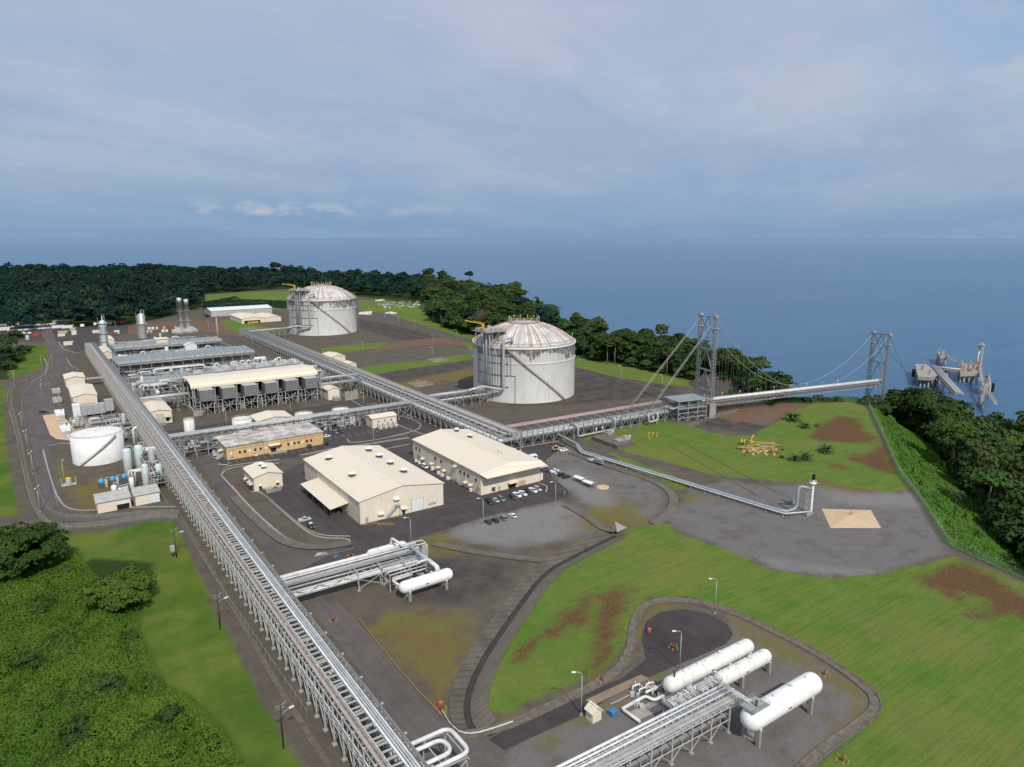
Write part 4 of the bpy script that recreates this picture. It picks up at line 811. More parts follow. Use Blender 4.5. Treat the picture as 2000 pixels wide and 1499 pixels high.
 cr=MB();q0=L2(8.2, 2.5, 50.4);q1=L2(8.2, 2.5, 54.6)
 dirc=Vector((math.cos(face-1.62), math.sin(face-1.62), .0)).normalized()
 cr.pipe([q0, q1], .7, 8);cr.cbox(q1+Vector((0, 0, .3)), (1.8, 1.4, 1.4), face-1.62)
 e0=q1+Vector((0, 0, .8))-dirc*1;e1=q1+dirc*12.5+Vector((0, 0, 3.6));cr.beam(e0, e1, .45, .6);cr.beam(e0+Vector((0, 0, 1)), e0.lerp(e1, .6)+Vector((0, 0, .9)), .25);cr.beam(e1, e1-Vector((0, 0, 1.6)), .3)
 cr.build('deck_crane', M['yellow'], t)
 # risers from the pipe rack
 for dv, r_, top in ((-.02, .85, 51.), (.055, .62, 50.5), (-.085, .5, 50.)):
  a=pa+.10+dv;r=R0+3.2;mb=MB();mb.pipe([(math.cos(a)*r, math.sin(a)*r, 8), (math.cos(a)*r, math.sin(a)*r, top), (math.cos(a)*(r-7), math.sin(a)*(r-7), top)], r_, 10, elbow=1.6);mb.build('riser_pipe', M['pipeG'], t)
 a=pa+.42;r=R0+2.4;a2=pa+.05;mb=MB()
 mb.pipe([(math.cos(a2)*(r+18), math.sin(a2)*(r+18), 10.5), (math.cos(a2+.02)*(r+4), math.sin(a2+.02)*(r+4), 11.5), (math.cos(a)*r, math.sin(a)*r, 9.6), (math.cos(a)*r, math.sin(a)*r, 46.5), (math.cos(a+.13)*(r-4.5), math.sin(a+.13)*(r-4.5), 46.5), (math.cos(a+.13)*(r-4.5), math.sin(a+.13)*(r-4.5), 43)], 1.0, 10, elbow=2.6)
 mb.build('riser_pipe', M['pipeG'], t)
 ln_=MB()
 for z in (12, 20, 28.6, 34):
  pts=arc(R0+.4, pa-.28, pa+(.62 if z>30 else .5), z, z-.3, 14)
  for p, q in zip(pts[:-1], pts[1:]):ln_.beam(p, q, .3)
 for da in (-.26, -.2, .16, .22, .28, .34, .47, .53):
  a=pa+da;z0, z1=(12, 34) if da<.4 else (20, 34);ln_.beam((math.cos(a)*(R0+.35), math.sin(a)*(R0+.35), z0 if da!=.16 else 1), (math.cos(a)*(R0+.35), math.sin(a)*(R0+.35), z1), .2)
 a=pa+.62;pts=arc(R0+.35, pa+.5, a, 20, 19.7, 4)
 for p, q in zip(pts[:-1], pts[1:]):ln_.beam(p, q, .25)
 ln_.beam((math.cos(a)*(R0+.35), math.sin(a)*(R0+.35), 0), (math.cos(a)*(R0+.35), math.sin(a)*(R0+.35), 20), .25)
 for z in (14, 24, 34, 44):
  for da in (.05, .12):ln_.beam((math.cos(pa+da)*R0, math.sin(pa+da)*R0, min(z, 38)), (math.cos(pa+da)*(R0+3.4), math.sin(pa+da)*(R0+3.4), z), .25)
 ln_.build('sprinkler_line', M['steelD'], t)
 if letters:
  me=text_mesh(letters, 5.4);aa=face+.40
  for v in me.vertices:
   x, y=v.co.x, v.co.y;a=aa+x/R0;v.co=Vector((math.cos(a)*(R0+.06), math.sin(a)*(R0+.06), 31.0+y))
  me.materials.append(M['blackrubber']);o=bpy.data.objects.new('tank_lettering', me);col.objects.link(o);o.parent=t
 return t
M['rust_stair']=mat('rusty_stair_steel', (.26, .20, .15), .8, 0, .5, .8, c2=(.14, .10, .08));M['yelR']=mat('worn_yellow_rail', (.50, .34, .08), .7, 0, .5, .5, c2=(.30, .2, .10))
c=P(1023, 789);dv=Vector((c.x, c.y, 0)).normalized();T1=c+dv*38
lng_tank(T1, 1.0, 'nearer huge white domed storage tank with heavy mould stains under its roof rim', None , math.atan2(-dv.y, -dv.x))
c=P(633, 656);dv=Vector((c.x, c.y, 0)).normalized();T2=c+dv*39.4
lng_tank(T2, 1.045, 'farther huge white domed storage tank with lettering on its upper shell', 'T-2401', math.atan2(-dv.y, -dv.x))
def flat_tank(c, r, h, label, group= None , m='white', cone=.06, stair= True , name='flat_roof_tank', rail=.9):
 t=thing(name, label, 'tank', c, 0, group)
 mb=MB();mb.lathe([(r, 0), (r, h), (r-.05, h+.02)], n=48);mb.build('shell', M[m], t)
 mb=MB();mb.lathe([(r+.02, h), (r*.5, h+r*cone*.5), (.01, h+r*cone)], n=48);mb.build('roof', M['white'], t)
 mb=MB()
 for z in (rail, rail*.5):
  pts=arc(r-.1, 0, 2*math.pi, h+z, h+z, 40)
  for p, q in zip(pts[:-1], pts[1:]):mb.beam(p, q, .09)
 for p in arc(r-.1, 0, 2*math.pi, h, h, 40):mb.beam(p, p+Vector((0, 0, rail)), .1)
 mb.build('handrail', M['yelR'], t)
 if stair:
  f=math.atan2(-c.y, -c.x);mb=MB();pts=arc(r+.6, f-.75, f+.72, .2, h, 22)
  for p, q in zip(pts[:-1], pts[1:]):mb.beam(p, q, .8, .2);mb.beam(p+Vector((0, 0, 1)), q+Vector((0, 0, 1)), .09);mb.beam(p, p+Vector((0, 0, 1)), .08)
  mb.build('spiral_stair', M['galv'], t)
 mb=MB();mb.pipe([(0, 0, h), (0, 0, h+1.2)], .25, 8);mb.pipe([(r*.6, .5, h-.2), (r*.6, .5, h+.7)], .2, 8);mb.build('roof_vent', M['pipeG'], t)
 return t
c=P(196, 909);dv=Vector((c.x, c.y, 0)).normalized();flat_tank(c+dv*12.3, 12.3, 14.6, 'plain white flat roofed tank with a diagonal stair left of the long pipe rack', m='white')
for px, py, r, lab in ((373, 848, 3.0, 'smallest rusty topped white tank at the left end behind the orange office'), (479, 848, 5.6, 'rusty topped white tank behind the orange office roof beside the beige shed'), (601, 838, 5.6, 'rusty topped white tank right of the beige shed behind the orange office'), (673, 829, 5.6, 'rightmost rusty topped white tank on the crossing pipe bridge')):
 p=P(px, py);flat_tank(p+Vector((0, r, 0)), r, 8.4, lab, 'small tanks behind the office', 'whiteD', stair= False )
 # ------------------------------------------------------------------ pipe racks
def rack(label, a, b, width, levels, step, pipes, name='pipe_rack', post=.42, brace=2, cat='pipe rack', tall= None , mats='galv', skip=(), foot= True , knee= True ):
 """bents every `step` metres from a to b (plan points); levels = beam heights; pipes = (offset, z, radius, material, part name)"""
 a, b=Vector(a), Vector(b);Ln=(b-a).length;ang=math.atan2(b.y-a.y, b.x-a.x);t=thing(name, label, cat, (a.x, a.y, 0), ang)
 n=int(Ln/step);H=tall or levels[-1];hw=width/2;me= None ;rest=MB()
 for i in range(n+1):
  x=i*step
  if any(s0<=x<=s1 for s0, s1 in skip): continue
  mb=MB() if (i<95 and me is None ) else None
  if mb is not None :
   for s in (-1, 1):
    mb.beam((0, s*hw, 0), (0, s*hw, H), post)
    if foot:mb.box(-.55, s*hw-.55, 0, .55, s*hw+.55, .35, 1)
   for z in levels:mb.beam((0, -hw-.3, z), (0, hw+.3, z), post*.8)
   if knee:
    z=levels[0];mb.beam((0, -hw, z*.45), (0, -hw*.45, z), post*.5);mb.beam((0, hw, z*.45), (0, hw*.45, z), post*.5)
   o=mb.build('bent_frame', [M[mats], M['conc']], t, (x, 0, 0));me=o.data
  elif i<95:
   o=bpy.data.objects.new('bent_frame', me);col.objects.link(o);o.parent=t;o.location=(x, 0, 0)
  else :
   for s in (-1, 1):rest.beam((x, s*hw, 0), (x, s*hw, H), post)
   for z in levels:rest.beam((x, -hw, z), (x, hw, z), post*.8)
 if rest.v:tag(rest.build('bent_frame', M[mats], t), kind='stuff')
 for s in (-1, 1):
  mb=MB();xe=n*step
  for z in levels:mb.beam((0, s*hw, z), (xe, s*hw, z), post*.65)
  for i in range(n):
   x=i*step
   if any(s0<=x+step/2<=s1 for s0, s1 in skip): continue
   if brace==2:
    mb.beam((x, s*hw, .5), (x+step*.5, s*hw, levels[0]), post*.5);mb.beam((x+step, s*hw, .5), (x+step*.5, s*hw, levels[0]), post*.5)
    if len(levels)>1:mb.beam((x+step*.5, s*hw, levels[0]), (x+step*.5, s*hw, levels[1]), post*.5)
   elif brace==1 and i%3==0:
    mb.beam((x, s*hw, .5), (x+step, s*hw, levels[0]), post*.5);mb.beam((x+step, s*hw, .5), (x, s*hw, levels[0]), post*.5)
  mb.build('side_truss', M[mats], t)
 for p in pipes:
  o, z, r, m, nm=p[:5];x0, x1=(p[5], p[6]) if len(p)>5 else (0, Ln);mb=MB()
  if nm=='cable_tray':mb.box(x0, o-r, z, x1, o+r, z+.12);mb.box(x0, o-r, z+.12, x1, o-r+.08, z+.4);mb.box(x0, o+r-.08, z+.12, x1, o+r, z+.4)
  elif nm=='walkway':
   mb.box(x0, o-r, z, x1, o+r, z+.1)
   for s in (-1, 1):
    mb.box(x0, o+s*r-.04, z+1.0, x1, o+s*r+.04, z+1.08)
    for i in range(int((x1-x0)/6)+1):mb.box(x0+i*6-.04, o+s*r-.04, z+.1, x0+i*6+.04, o+s*r+.04, z+1.02)
  elif nm=='cross_beam':
   cb=MB();cb.box(-.18, o[0], z, .18, o[1], z+.3);nb=int((x1-x0)/r)+1;many(nm, cb, m, t, [(x0+i*r, 0, 0) for i in range(min(nb, 96))])
   for i in range(96, nb):mb.box(x0+i*r-.18, o[0], z, x0+i*r+.18, o[1], z+.3)
   if mb.v:tag(mb.build(nm, M[m], t), kind='stuff')
   continue
  else :mb.pipe([(x0, o, z), (x1, o, z)], r, 8)
  mb.build(nm, M[m], t)
 return t
 # the long rack: local y = 0 on its axis; seen from the camera the left side is y > 0
A0, A1=(52.9, 96, 0), (51.2, 812, 0)
t=rack('very long two tier pipe rack running from the bottom edge to the far columns', A0, A1, 8.4, (5.8, 11.0), 6.0, [(3.6, 6.4, .45, 'pipeW', 'pipe'), (2.2, 6.2, .26, 'pipeG', 'pipe'), (.9, 6.2, .2, 'pipeB', 'pipe'), (-.4, 6.25, .3, 'pipeG', 'pipe'), (-3., 6.25, .3, 'pipeG', 'pipe'), (3.35, 11.5, .42, 'tray', 'cable_tray'), (2.35, 11.35, .2, 'tray', 'cable_tray'), ((-3.9, 3.9), 11.02, 2.4, 'galvL', 'cross_beam'), (1.75, 11.4, .12, 'galvL', 'pipe'), (-.95, 11.6, .26, 'pipeW', 'pipe'), (-1.65, 11.6, .26, 'pipeB', 'pipe'), (-2.3, 11.55, .16, 'pipeG', 'pipe'), (-2.85, 11.6, .28, 'pipeG', 'pipe'), (-3.45, 11.5, .13, 'steelD', 'pipe'), (4.25, 8.4, .16, 'galvL', 'pipe'), (-4.3, 11.4, .2, 'galv', 'cable_tray')], post=.36, mats='galvL')
mb=MB();mb.beam((0, -4.6, 11), (0, -4.6, 12), .12);mb.cbox((0, -4.75, 12.1), (.5, .5, .3));many('rack_lamp', mb, 'galvL', t, [(4+i*12., 0, 0) for i in range(50)])
rr=random.Random(12);boxes('valve', 'galvL', t, [((rr.uniform(0, 520), rr.uniform(-1, 3), 11.6 if rr.random()<.5 else 6.6), (rr.uniform(.4, 1.6), rr.uniform(.2, .6), rr.uniform(.2, .6))) for i in range(96)])
mb=MB();mb.pipe([(0, 0, 6.4), (0, 0, 9.6), (1.4, -1, 9.6)], .12, 5);many('drop_pipe', mb, 'galvL', t, [(rr.uniform(0, 560), rr.uniform(.4, 2.8), 0) for i in range(64)])
# tank export rack, wide, two steps
t=rack('wide grey pipe rack running past both storage tanks to its corner by the workshops', (211.5, 309.5, 0), (211.5, 850, 0), 15.5, (6.4, 10.4), 7.0, [(6.2, 6.9, .45, 'pipeG', 'pipe'), (4.7, 6.95, .55, 'pipeW', 'pipe'), (3.4, 6.9, .4, 'pipeG', 'pipe'), (2.4, 6.8, .3, 'pipeB', 'pipe'), (1.2, 6.85, .35, 'pipeG', 'pipe'), (7.2, 6.6, .5, 'deckG', 'walkway'), (-.5, 6.8, .3, 'galvL', 'pipe'), (-2., 6.85, .4, 'pipeG', 'pipe'), (-4., 6.8, .3, 'pipeB', 'pipe'), (-6, 6.85, .45, 'pipeG', 'pipe'), (-3, 10.7, .35, 'pipeG', 'pipe'), (-4.4, 10.7, .3, 'galvL', 'pipe'), (-5.8, 10.65, .6, 'tray', 'cable_tray'), (-1.2, 10.65, .5, 'tray', 'cable_tray'), (2.5, 10.6, .3, 'galvL', 'pipe')], post=.42)
# jetty rack, with the pink lines on top
t=rack('pipe rack with pink topped upper tier running from the rack corner toward the bridge gantry', (208, 319.5, 0), (338, 312.5, 0), 13.5, (5.6, 9.6), 7.2, [(-5.4, 6.2, .62, 'pipeW', 'pipe'), (-4.0, 6.1, .45, 'pipeG', 'pipe'), (-2.6, 6.05, .4, 'pipeB', 'pipe'), (-1.0, 6.1, .4, 'pipeG', 'pipe'), (1., 6.1, .4, 'pipeG', 'pipe'), (-6.3, 5.9, .5, 'deckG', 'walkway'), (5.4, 9.95, .8, 'pipeP', 'cable_tray'), (3.9, 9.95, .42, 'pipeP', 'pipe'), (6.3, 9.95, .35, 'tray', 'pipe'), (2.6, 9.9, .25, 'tray', 'pipe')], post=.42)
# pipe bridge across the plant
t=rack('latticed pipe bridge crossing from the long rack over the office to the tank rack', (57, 411.5, 0), (204, 409.5, 0), 5.4, (7.6, 9.8), 9.0, [(-1.8, 10.2, .42, 'pipeG', 'pipe'), (-.6, 10.1, .35, 'pipeG', 'pipe'), (.5, 10.1, .3, 'pipeB', 'pipe'), (1.6, 10.1, .4, 'pipeG', 'pipe'), (-2.5, 10.0, .28, 'galvL', 'pipe'), (2.4, 10.0, .4, 'tray', 'cable_tray'), (-1, 7.95, .3, 'pipeG', 'pipe'), (1, 7.95, .3, 'pipeG', 'pipe')], post=.4, brace=1)
mb=MB()
for i in range(32):
 x=i*4.5
 for s in (-2.7, 2.7):mb.beam((x, s, 7.7), (x+2.25, s, 9.8), .2);mb.beam((x+2.25, s, 9.8), (x+4.5, s, 7.7), .2)
mb.build('bridge_lattice', M['galv'], t)
# branches to the tanks
pa=Vector((T1.x, T1.y, 0));f1=math.atan2(-T1.y, -T1.x)-.78
q=pa+Vector((math.cos(f1+.05), math.sin(f1+.05), 0))*43
rack('branch pipe rack bringing pipes from the long tank rack to the nearer storage tank', (219.5, q.y+1, 0), (q.x+2, q.y, 0), 7, (5.5, 9.2), 6.5, [(-2.2, 9.9, .75, 'pipeG', 'pipe'), (0, 9.7, .45, 'pipeG', 'pipe'), (1.8, 9.7, .5, 'pipeB', 'pipe'), (-2, 6, .5, 'pipeW', 'pipe'), (1, 5.9, .4, 'pipeG', 'pipe')], post=.38, brace=1)
f2=math.atan2(-T2.y, -T2.x)-.78;q2=Vector((T2.x, T2.y, 0))+Vector((math.cos(f2+.05), math.sin(f2+.05), 0))*46
rack('branch pipe rack from the far end of the tank rack to the farther tank', (206, q2.y-6, 0), (q2.x, q2.y, 0), 8, (6, 10.0), 6.5, [(-2.2, 10.8, .85, 'pipeG', 'pipe'), (0, 10.5, .5, 'pipeG', 'pipe'), (2.2, 10.5, .5, 'pipeB', 'pipe')], post=.4, brace=1)
# connections left and right of the compressor house
rack('short pipe bridge linking the compressor house to the tank rack', (172, 500, 0), (204, 500, 0), 7, (9, 13.2), 8, [(-2, 13.7, .4, 'pipeG', 'pipe'), (0, 13.7, .5, 'pipeG', 'pipe'), (2, 13.6, .35, 'pipeB', 'pipe'), (-2, 9.4, .4, 'pipeG', 'pipe'), (1.5, 9.4, .5, 'galvL', 'pipe')], post=.4, brace=1)
rack('low pipe bridge linking the long rack to the compressor house left end', (57, 515, 0), (88, 515, 0), 6, (7, 10.5), 7.5, [(-2, 11, .5, 'pipeG', 'pipe'), (0, 11, .4, 'pipeW', 'pipe'), (2, 10.9, .4, 'pipeG', 'pipe'), (0, 7.4, .4, 'pipeG', 'pipe')], post=.36, brace=1)
# rack to the near vessel pad
t=rack('white pipe rack branching off the long rack to the white vessel pad in the middle', (57.2, 215.5, 0), (108, 214.5, 0), 10, (4.2, 6.4), 8.4, [(4.6, 7.3, .7, 'pipeW', 'pipe'), (3.4, 6.9, .3, 'pipeW', 'pipe'), (-3.8, 4.8, .5, 'pipeW', 'pipe'), (-2.4, 4.7, .42, 'pipeW', 'pipe'), (-4.8, 4.6, .28, 'pipeW', 'pipe'), (1., 6.75, .5, 'galvL', 'cable_tray'), (-.4, 6.7, .16, 'pipeB', 'pipe'), (0, 5., .3, 'pipeG', 'pipe'), (-1.2, 6.7, .14, 'pipeB', 'pipe')], post=.32, brace=1, mats='galvL', skip=((2, 22), ))
mb=MB()
for x0 in (0, 8, 16):
 for s in (-5, 5):mb.beam((x0, s, 4.2), (x0+4, s, 6.4), .22);mb.beam((x0+4, s, 6.4), (x0+8, s, 4.2), .22)
mb.build('bridge_lattice', M['galvL'], t)
# rack to the lower right bullets
t=rack('white pipe rack at the bottom right leading to the three long bullet tanks', (58, 99.2, 0), (134, 97.2, 0), 6.6, (3.6, 7.0), 6.4, [(2.9, 7.6, .36, 'pipeW', 'pipe'), (1.9, 7.5, .26, 'pipeW', 'pipe'), (1.2, 7.4, .16, 'pipeG', 'pipe'), (.4, 7.5, .28, 'pipeW', 'pipe'), (-.5, 7.4, .14, 'pipeB', 'pipe'), (-1.2, 7.35, .25, 'galvL', 'cable_tray'), (-2.2, 7.35, .32, 'galvL', 'cable_tray'), ((-3.2, 3.2), 7.02, 2.1, 'galvL', 'cross_beam'), (-2.9, 7.4, .12, 'galvL', 'pipe'), (0, 4., .3, 'pipeW', 'pipe'), (2, 4., .25, 'pipeG', 'pipe'), (-2, 3.95, .35, 'galv', 'cable_tray')], post=.32, mats='galvL')
# flare line
FL=[P(1090, 849, 3.4), P(1128, 868, 3.4), P(1138, 882, 1.9), P(1300, 930, 1.9), P(1532, 1000, 1.9), P(1556, 990, 1.9), P(1560, 957, 1.9)]
t=thing('flare_pipeline', 'long pale twin flare pipeline on low supports across the grass to the flare stack', 'pipeline', (0, 0, 0))
e5=P(1553, 994, 1.9);fb=P(1583, 1003)
up=P(1556, 994, 1.9)
mb=MB();mb.pipe([FL[0]+Vector((-3, 3, 2)), FL[0], FL[1], FL[2], FL[3], FL[4], Vector((up.x, up.y, 1.9)), Vector((up.x, up.y, 12.5)), Vector((fb.x-.6, fb.y+.4, 11.0))], .62, 10, elbow=2.4);mb.build('main_pipe', M['pipeB'], t)
off=Vector((-1.3, -.2, -.25));mb=MB();mb.pipe([FL[1]+off, FL[2]+off, FL[3]+off, FL[4]+off+Vector((0, -.6, 0)), Vector((fb.x-2, fb.y-.8, 1.5))], .28, 8, elbow=1.5);mb.build('small_pipe', M['pipeW'], t)
pts=resample([FL[2], FL[3], FL[4]], 7.2)
sd=sides(pts)
for p, s in zip(pts, sd):
 mb=MB();a=p-s*1.6;b_=p+s*1.1
 mb.beam((a.x, a.y, 1.15), (b_.x, b_.y, 1.15), .25);mb.beam((a.x, a.y, 0), (a.x, a.y, 1.15), .25);mb.beam((b_.x, b_.y, 0), (b_.x, b_.y, 1.15), .25)
 mb.cbox((a.x, a.y, .15), (.7, .7, .3), 0, 1);mb.cbox((b_.x, b_.y, .15), (.7, .7, .3), 0, 1)
 mb.build('pipe_support', [M['galvL'], M['conc']], t)
 # expansion loops
def loop(label, pts, r, m, legs, loc=(0, 0, 0), e=1.5):
 t=thing('expansion_loop', label, 'pipe loop', loc);
 for i, (pp, rr_) in enumerate(zip(pts, r)):mb=MB();mb.pipe(pp, rr_, 10, elbow=e);mb.build('loop_pipe', M[m], t)
 mb=MB()
 for a, b_ in legs:mb.beam(a, b_, .25)
 mb.build('loop_support', M['galvL'], t); return t
a_, b_=57.5, 68.5
loop('white looped pipes at the bottom centre over the service road beside the long rack', [[(54, 124.5, 8.3), (b_, 124.5, 8.3), (b_, 115.2, 8.3), (54, 115.2, 8.3)], [(54, 122.2, 8.3), (b_-3, 122.2, 8.3), (b_-3, 117.4, 8.3), (54, 117.4, 8.3)]], (.5, .5), 'pipeW', [((x, y, 0), (x, y, 7.8)) for x in (62, 67.5) for y in (115, 124.6)]+[((x, 114, 7.7), (x, 125.6, 7.7)) for x in (62, 67.5)]+[((62, y, 7.5), (67.5, y, 7.5)) for y in (115, 124.6)]+[((62, 115, 2), (67.5, 115, 7)), ((67.5, 115, 2), (62, 115, 7))], e=2.2)
def vloop(label, x0, x1, y, z0, z1, r, stubs):
 loop(label, [[(x0, y+7, z1), (x0, y, z1), (x0, y, z0), (x1, y, z0), (x1, y, z1), (x1, y+7, z1)]]+[[(s, y, z0), (s, y, z0+3.2)] for s in stubs], [r]+[.6]*len(stubs), 'pipeG', [((s, y, 0), (s, y, z0)) for s in (x0+1, (x0+x1)/2, x1-1)])
vloop('grey rectangular pipe loop with two stub pots hanging in front of the jetty rack', 259, 288, 307.5, 1.4, 7.6, .6, (273, 278))
vloop('small white pipe drop beside the bridge gantry at the end of the jetty rack', 314, 322, 305, 2.2, 6.5, .7, (318, ))
# ------------------------------------------------------------------ buildings
def gable(name, label, x0, x1, y0, y1, h, hr, axis='y', wall='creamW', roof='cream', over=.5, group= None , cat='building', ridge=.5):
 """gabled sheet-metal shed; axis = direction the ridge runs"""
 cx, cy=(x0+x1)/2, (y0+y1)/2;t=thing(name, label, cat, (cx, cy, 0), 0, group)
 hx, hy=(x1-x0)/2, (y1-y0)/2;mb=MB()
 if axis=='y':
  rx=-hx+2*hx*ridge
  for s in (-1, 1):
   pts=[(-hx, s*hy, 0), (hx, s*hy, 0), (hx, s*hy, h), (rx, s*hy, hr), (-hx, s*hy, h)];mb.poly(pts if s<0 else pts[::-1])
  mb.poly([(-hx, hy, 0), (-hx, -hy, 0), (-hx, -hy, h), (-hx, hy, h)], 1);mb.poly([(hx, -hy, 0), (hx, hy, 0), (hx, hy, h), (hx, -hy, h)], 1)
 else :
  ry=-hy+2*hy*ridge
  for s in (-1, 1):
   pts=[(s*hx, -hy, 0), (s*hx, hy, 0), (s*hx, hy, h), (s*hx, ry, hr), (s*hx, -hy, h)];mb.poly(pts if s>0 else pts[::-1], 1)
  mb.poly([(-hx, -hy, 0), (hx, -hy, 0), (hx, -hy, h), (-hx, -hy, h)]);mb.poly([(hx, hy, 0), (-hx, hy, 0), (-hx, hy, h), (hx, hy, h)])
 mb.build('wall', [M[wall], M['creamWy'] if wall=='creamW' else M[wall]], t)
 mb=MB();th=.25
 if axis=='y':
  for s, e in ((-1, -hx), (1, hx)):
   k=(hr-h)/abs(e-rx);E_=e+s*over;ez=h-over*k+.12;a=[(rx, -hy-over, hr+.12), (E_, -hy-over, ez), (E_, hy+over, ez), (rx, hy+over, hr+.12)]
   b_=[(x, y, z+th) for x, y, z in a]
   for f in ((b_ if s<0 else b_[::-1])[::-1], a if s<0 else a[::-1]):mb.poly(f)
   mb.poly([a[0], a[1], b_[1], b_[0]]);mb.poly([a[1], a[2], b_[2], b_[1]]);mb.poly([a[2], a[3], b_[3], b_[2]])
  mb.box(rx-.25, -hy-over, hr+.2, rx+.25, hy+over, hr+.45)
 else :
  for s, e in ((-1, -hy), (1, hy)):
   k=(hr-h)/abs(e-ry);E_=e+s*over;ez=h-over*k+.12;a=[(-hx-over, ry, hr+.12), (-hx-over, E_, ez), (hx+over, E_, ez), (hx+over, ry, hr+.12)]
   b_=[(x, y, z+th) for x, y, z in a]
   mb.poly(b_ if s<0 else b_[::-1]);mb.poly(a[::-1] if s<0 else a)
   mb.poly([a[0], a[1], b_[1], b_[0]]);mb.poly([a[1], a[2], b_[2], b_[1]]);mb.poly([a[2], a[3], b_[3], b_[2]])
  mb.box(-hx-over, ry-.25, hr+.2, hx+over, ry+.25, hr+.45)
 mb.build('roof', M[roof], t)
 return t, hx, hy
def wbox(t, name, m, x0, y0, z0, x1, y1, z1):
 mb=MB();mb.box(x0, y0, z0, x1, y1, z1); return mb.build(name, M[m], t)
def trim(t, hx, hy, h, dark='galv', n=6, sides_=((-1, 0), (1, 0), (0, -1))):
 for sx, sy in sides_:
  if sx:
   boxes('downpipe', dark, t, [((sx*hx, -hy+2*hy*i/n, h/2-.05), (.16, .2, h-.1)) for i in range(n+1)]);boxes('roof_gutter', dark, t, [((sx*(hx+.35), 0, h-.22), (.28, 2*hy, .25))])
  else :boxes('corner_trim', dark, t, [((s_*hx, sy*hy, h/2-.05), (.2, .2, h-.1)) for s_ in (-1, 1)])
def roof_vent(t, x, y, z, s=1.):
 v=MB()
 for i in (-1, 1):
  for j in (-1, 1):v.beam((x+i*1.1*s, y+j*1.1*s, z-.9), (x+i*1.1*s, y+j*1.1*s, z+1.1), .12)
 v.cbox((x, y, z+.1), (1.9*s, 1.9*s, 1.2));o=v.build('roof_vent', M['steelD'], t)
 c=MB();c.lathe([(1.95*s, z+1.0), (1.85*s, z+1.35), (.3, z+1.85), (.02, z+1.9)], (x, y, 0), 8, sm= False );c.build('vent_cap', M['white'], o)
def canopy(t, x, y, z, w, d, side, m='cream'):
 """small sloped door hood on a wall; side = 'x-', 'y-' the way it faces"""
 mb=MB()
 if side=='y-':pts=[(x-w/2, y, z), (x+w/2, y, z), (x+w/2, y-d, z-.5), (x-w/2, y-d, z-.5)]
 else :pts=[(x, y-w/2, z), (x, y+w/2, z), (x-d, y+w/2, z-.5), (x-d, y-w/2, z-.5)]
 up=[(a, b, c+.15) for a, b, c in pts];mb.poly(up);mb.poly(up[::-1]) if 0 else None ;mb.poly(pts)
 for i in range(4):j=(i+1)%4;mb.poly([pts[i], pts[j], up[j], up[i]])
 mb.build('door_hood', M[m], t)
 # big warehouse
t, hx, hy=gable('warehouse', 'largest cream roofed warehouse with a lean-to canopy along its left side', 104.6, 143.8, 262, 330, 9.9, 13.0)
trim(t, hx, hy, 9.9, 'tray')
for x, y in ((-11.5, 22), (-11.5, -7), (9.5, 23), (9.5, 10.5), (9.5, -2), (9.5, -16)):roof_vent(t, x, y, 13.0-abs(x)*3.1/19.6+.9)
wbox(t, 'roller_door', 'boxW', 4.0, -hy-.12, .1, 9.6, -hy+.05, 5.6)
mb=MB();mb.box(3.8, -hy-.16, .05, 4.0, -hy, 5.8);mb.box(9.6, -hy-.16, .05, 9.8, -hy, 5.8);mb.box(3.8, -hy-.16, 5.6, 9.8, -hy, 5.8);mb.build('door_frame', M['tray'], t)
for x, z, w_, h_, m in ((-16.6, .3, 1.3, 2.2, 'tray'), (-10.5, .1, 1.2, 2.2, 'boxW'), (0.2, .1, 1.2, 2.2, 'dark'), (-3.4, 5.2, 1.2, 2.2, 'boxW'), (14, 1.2, 4, 1.1, 'tray')):wbox(t, 'door' if h_>2 else 'louver_panel', m, x-w_/2, -hy-.09, z, x+w_/2, -hy+.05, z+h_)
for x, z in ((-10.5, 3.2), (0.2, 3.2), (-3.2, 8.2)):canopy(t, x, -hy, z, 2.6, 1.5, 'y-')
s=MB()
for i in range(16):z=.3+i*.31;x=-8.6+i*.36;s.box(x, -hy-1.5, z, x+.4, -hy-.3, z+.06)
for yy in (-hy-1.5, -hy-.3):s.beam((-8.6, yy, .3), (-2.9, yy, 5.2), .1, .22);s.beam((-8.6, yy, 1.3), (-2.9, yy, 6.2), .07);
s.box(-4, -hy-1.6, 5.1, -1.8, -hy-.2, 5.25);s.beam((-4, -hy-1.6, 6.2), (-1.8, -hy-1.6, 6.2), .07);s.beam((-2, -hy-1.4, 0), (-2, -hy-1.4, 5.1), .15);s.build('outside_stair', M['galvL'], t)
mb=MB();a=[(-hx-8.2, -22, 4.3), (-hx, -22, 5.6), (-hx, 16, 5.6), (-hx-8.2, 16, 4.3)]
mb.poly([(x, y, z+.22) for x, y, z in a]);mb.poly(a[::-1]);mb.poly([a[0], a[1], (a[1][0], a[1][1], a[1][2]+.22), (a[0][0], a[0][1], a[0][2]+.22)]);mb.poly([a[3], a[0], (a[0][0], a[0][1], a[0][2]+.22), (a[3][0], a[3][1], a[3][2]+.22)]);lt=mb.build('lean_to_roof', M['cream'], t)
boxes('canopy_post', 'steelD', t, [((-hx-7.8, y, 2.15), (.22, .22, 4.3)) for y in (-21.5, -14, -6.5, 1, 8.5, 15.5)])
def heaps(n, seed, x0, x1, y0, y1, h0, h1, w0, w1, a):
 rr=random.Random(seed);o=[]
 for _ in range(n):h_=rr.uniform(h0, h1);o.append(((rr.uniform(x0, x1), rr.uniform(y0, y1), h_/2), (rr.uniform(w0, w1), rr.uniform(w0, w1), h_), rr.uniform(0, a)))
 return o
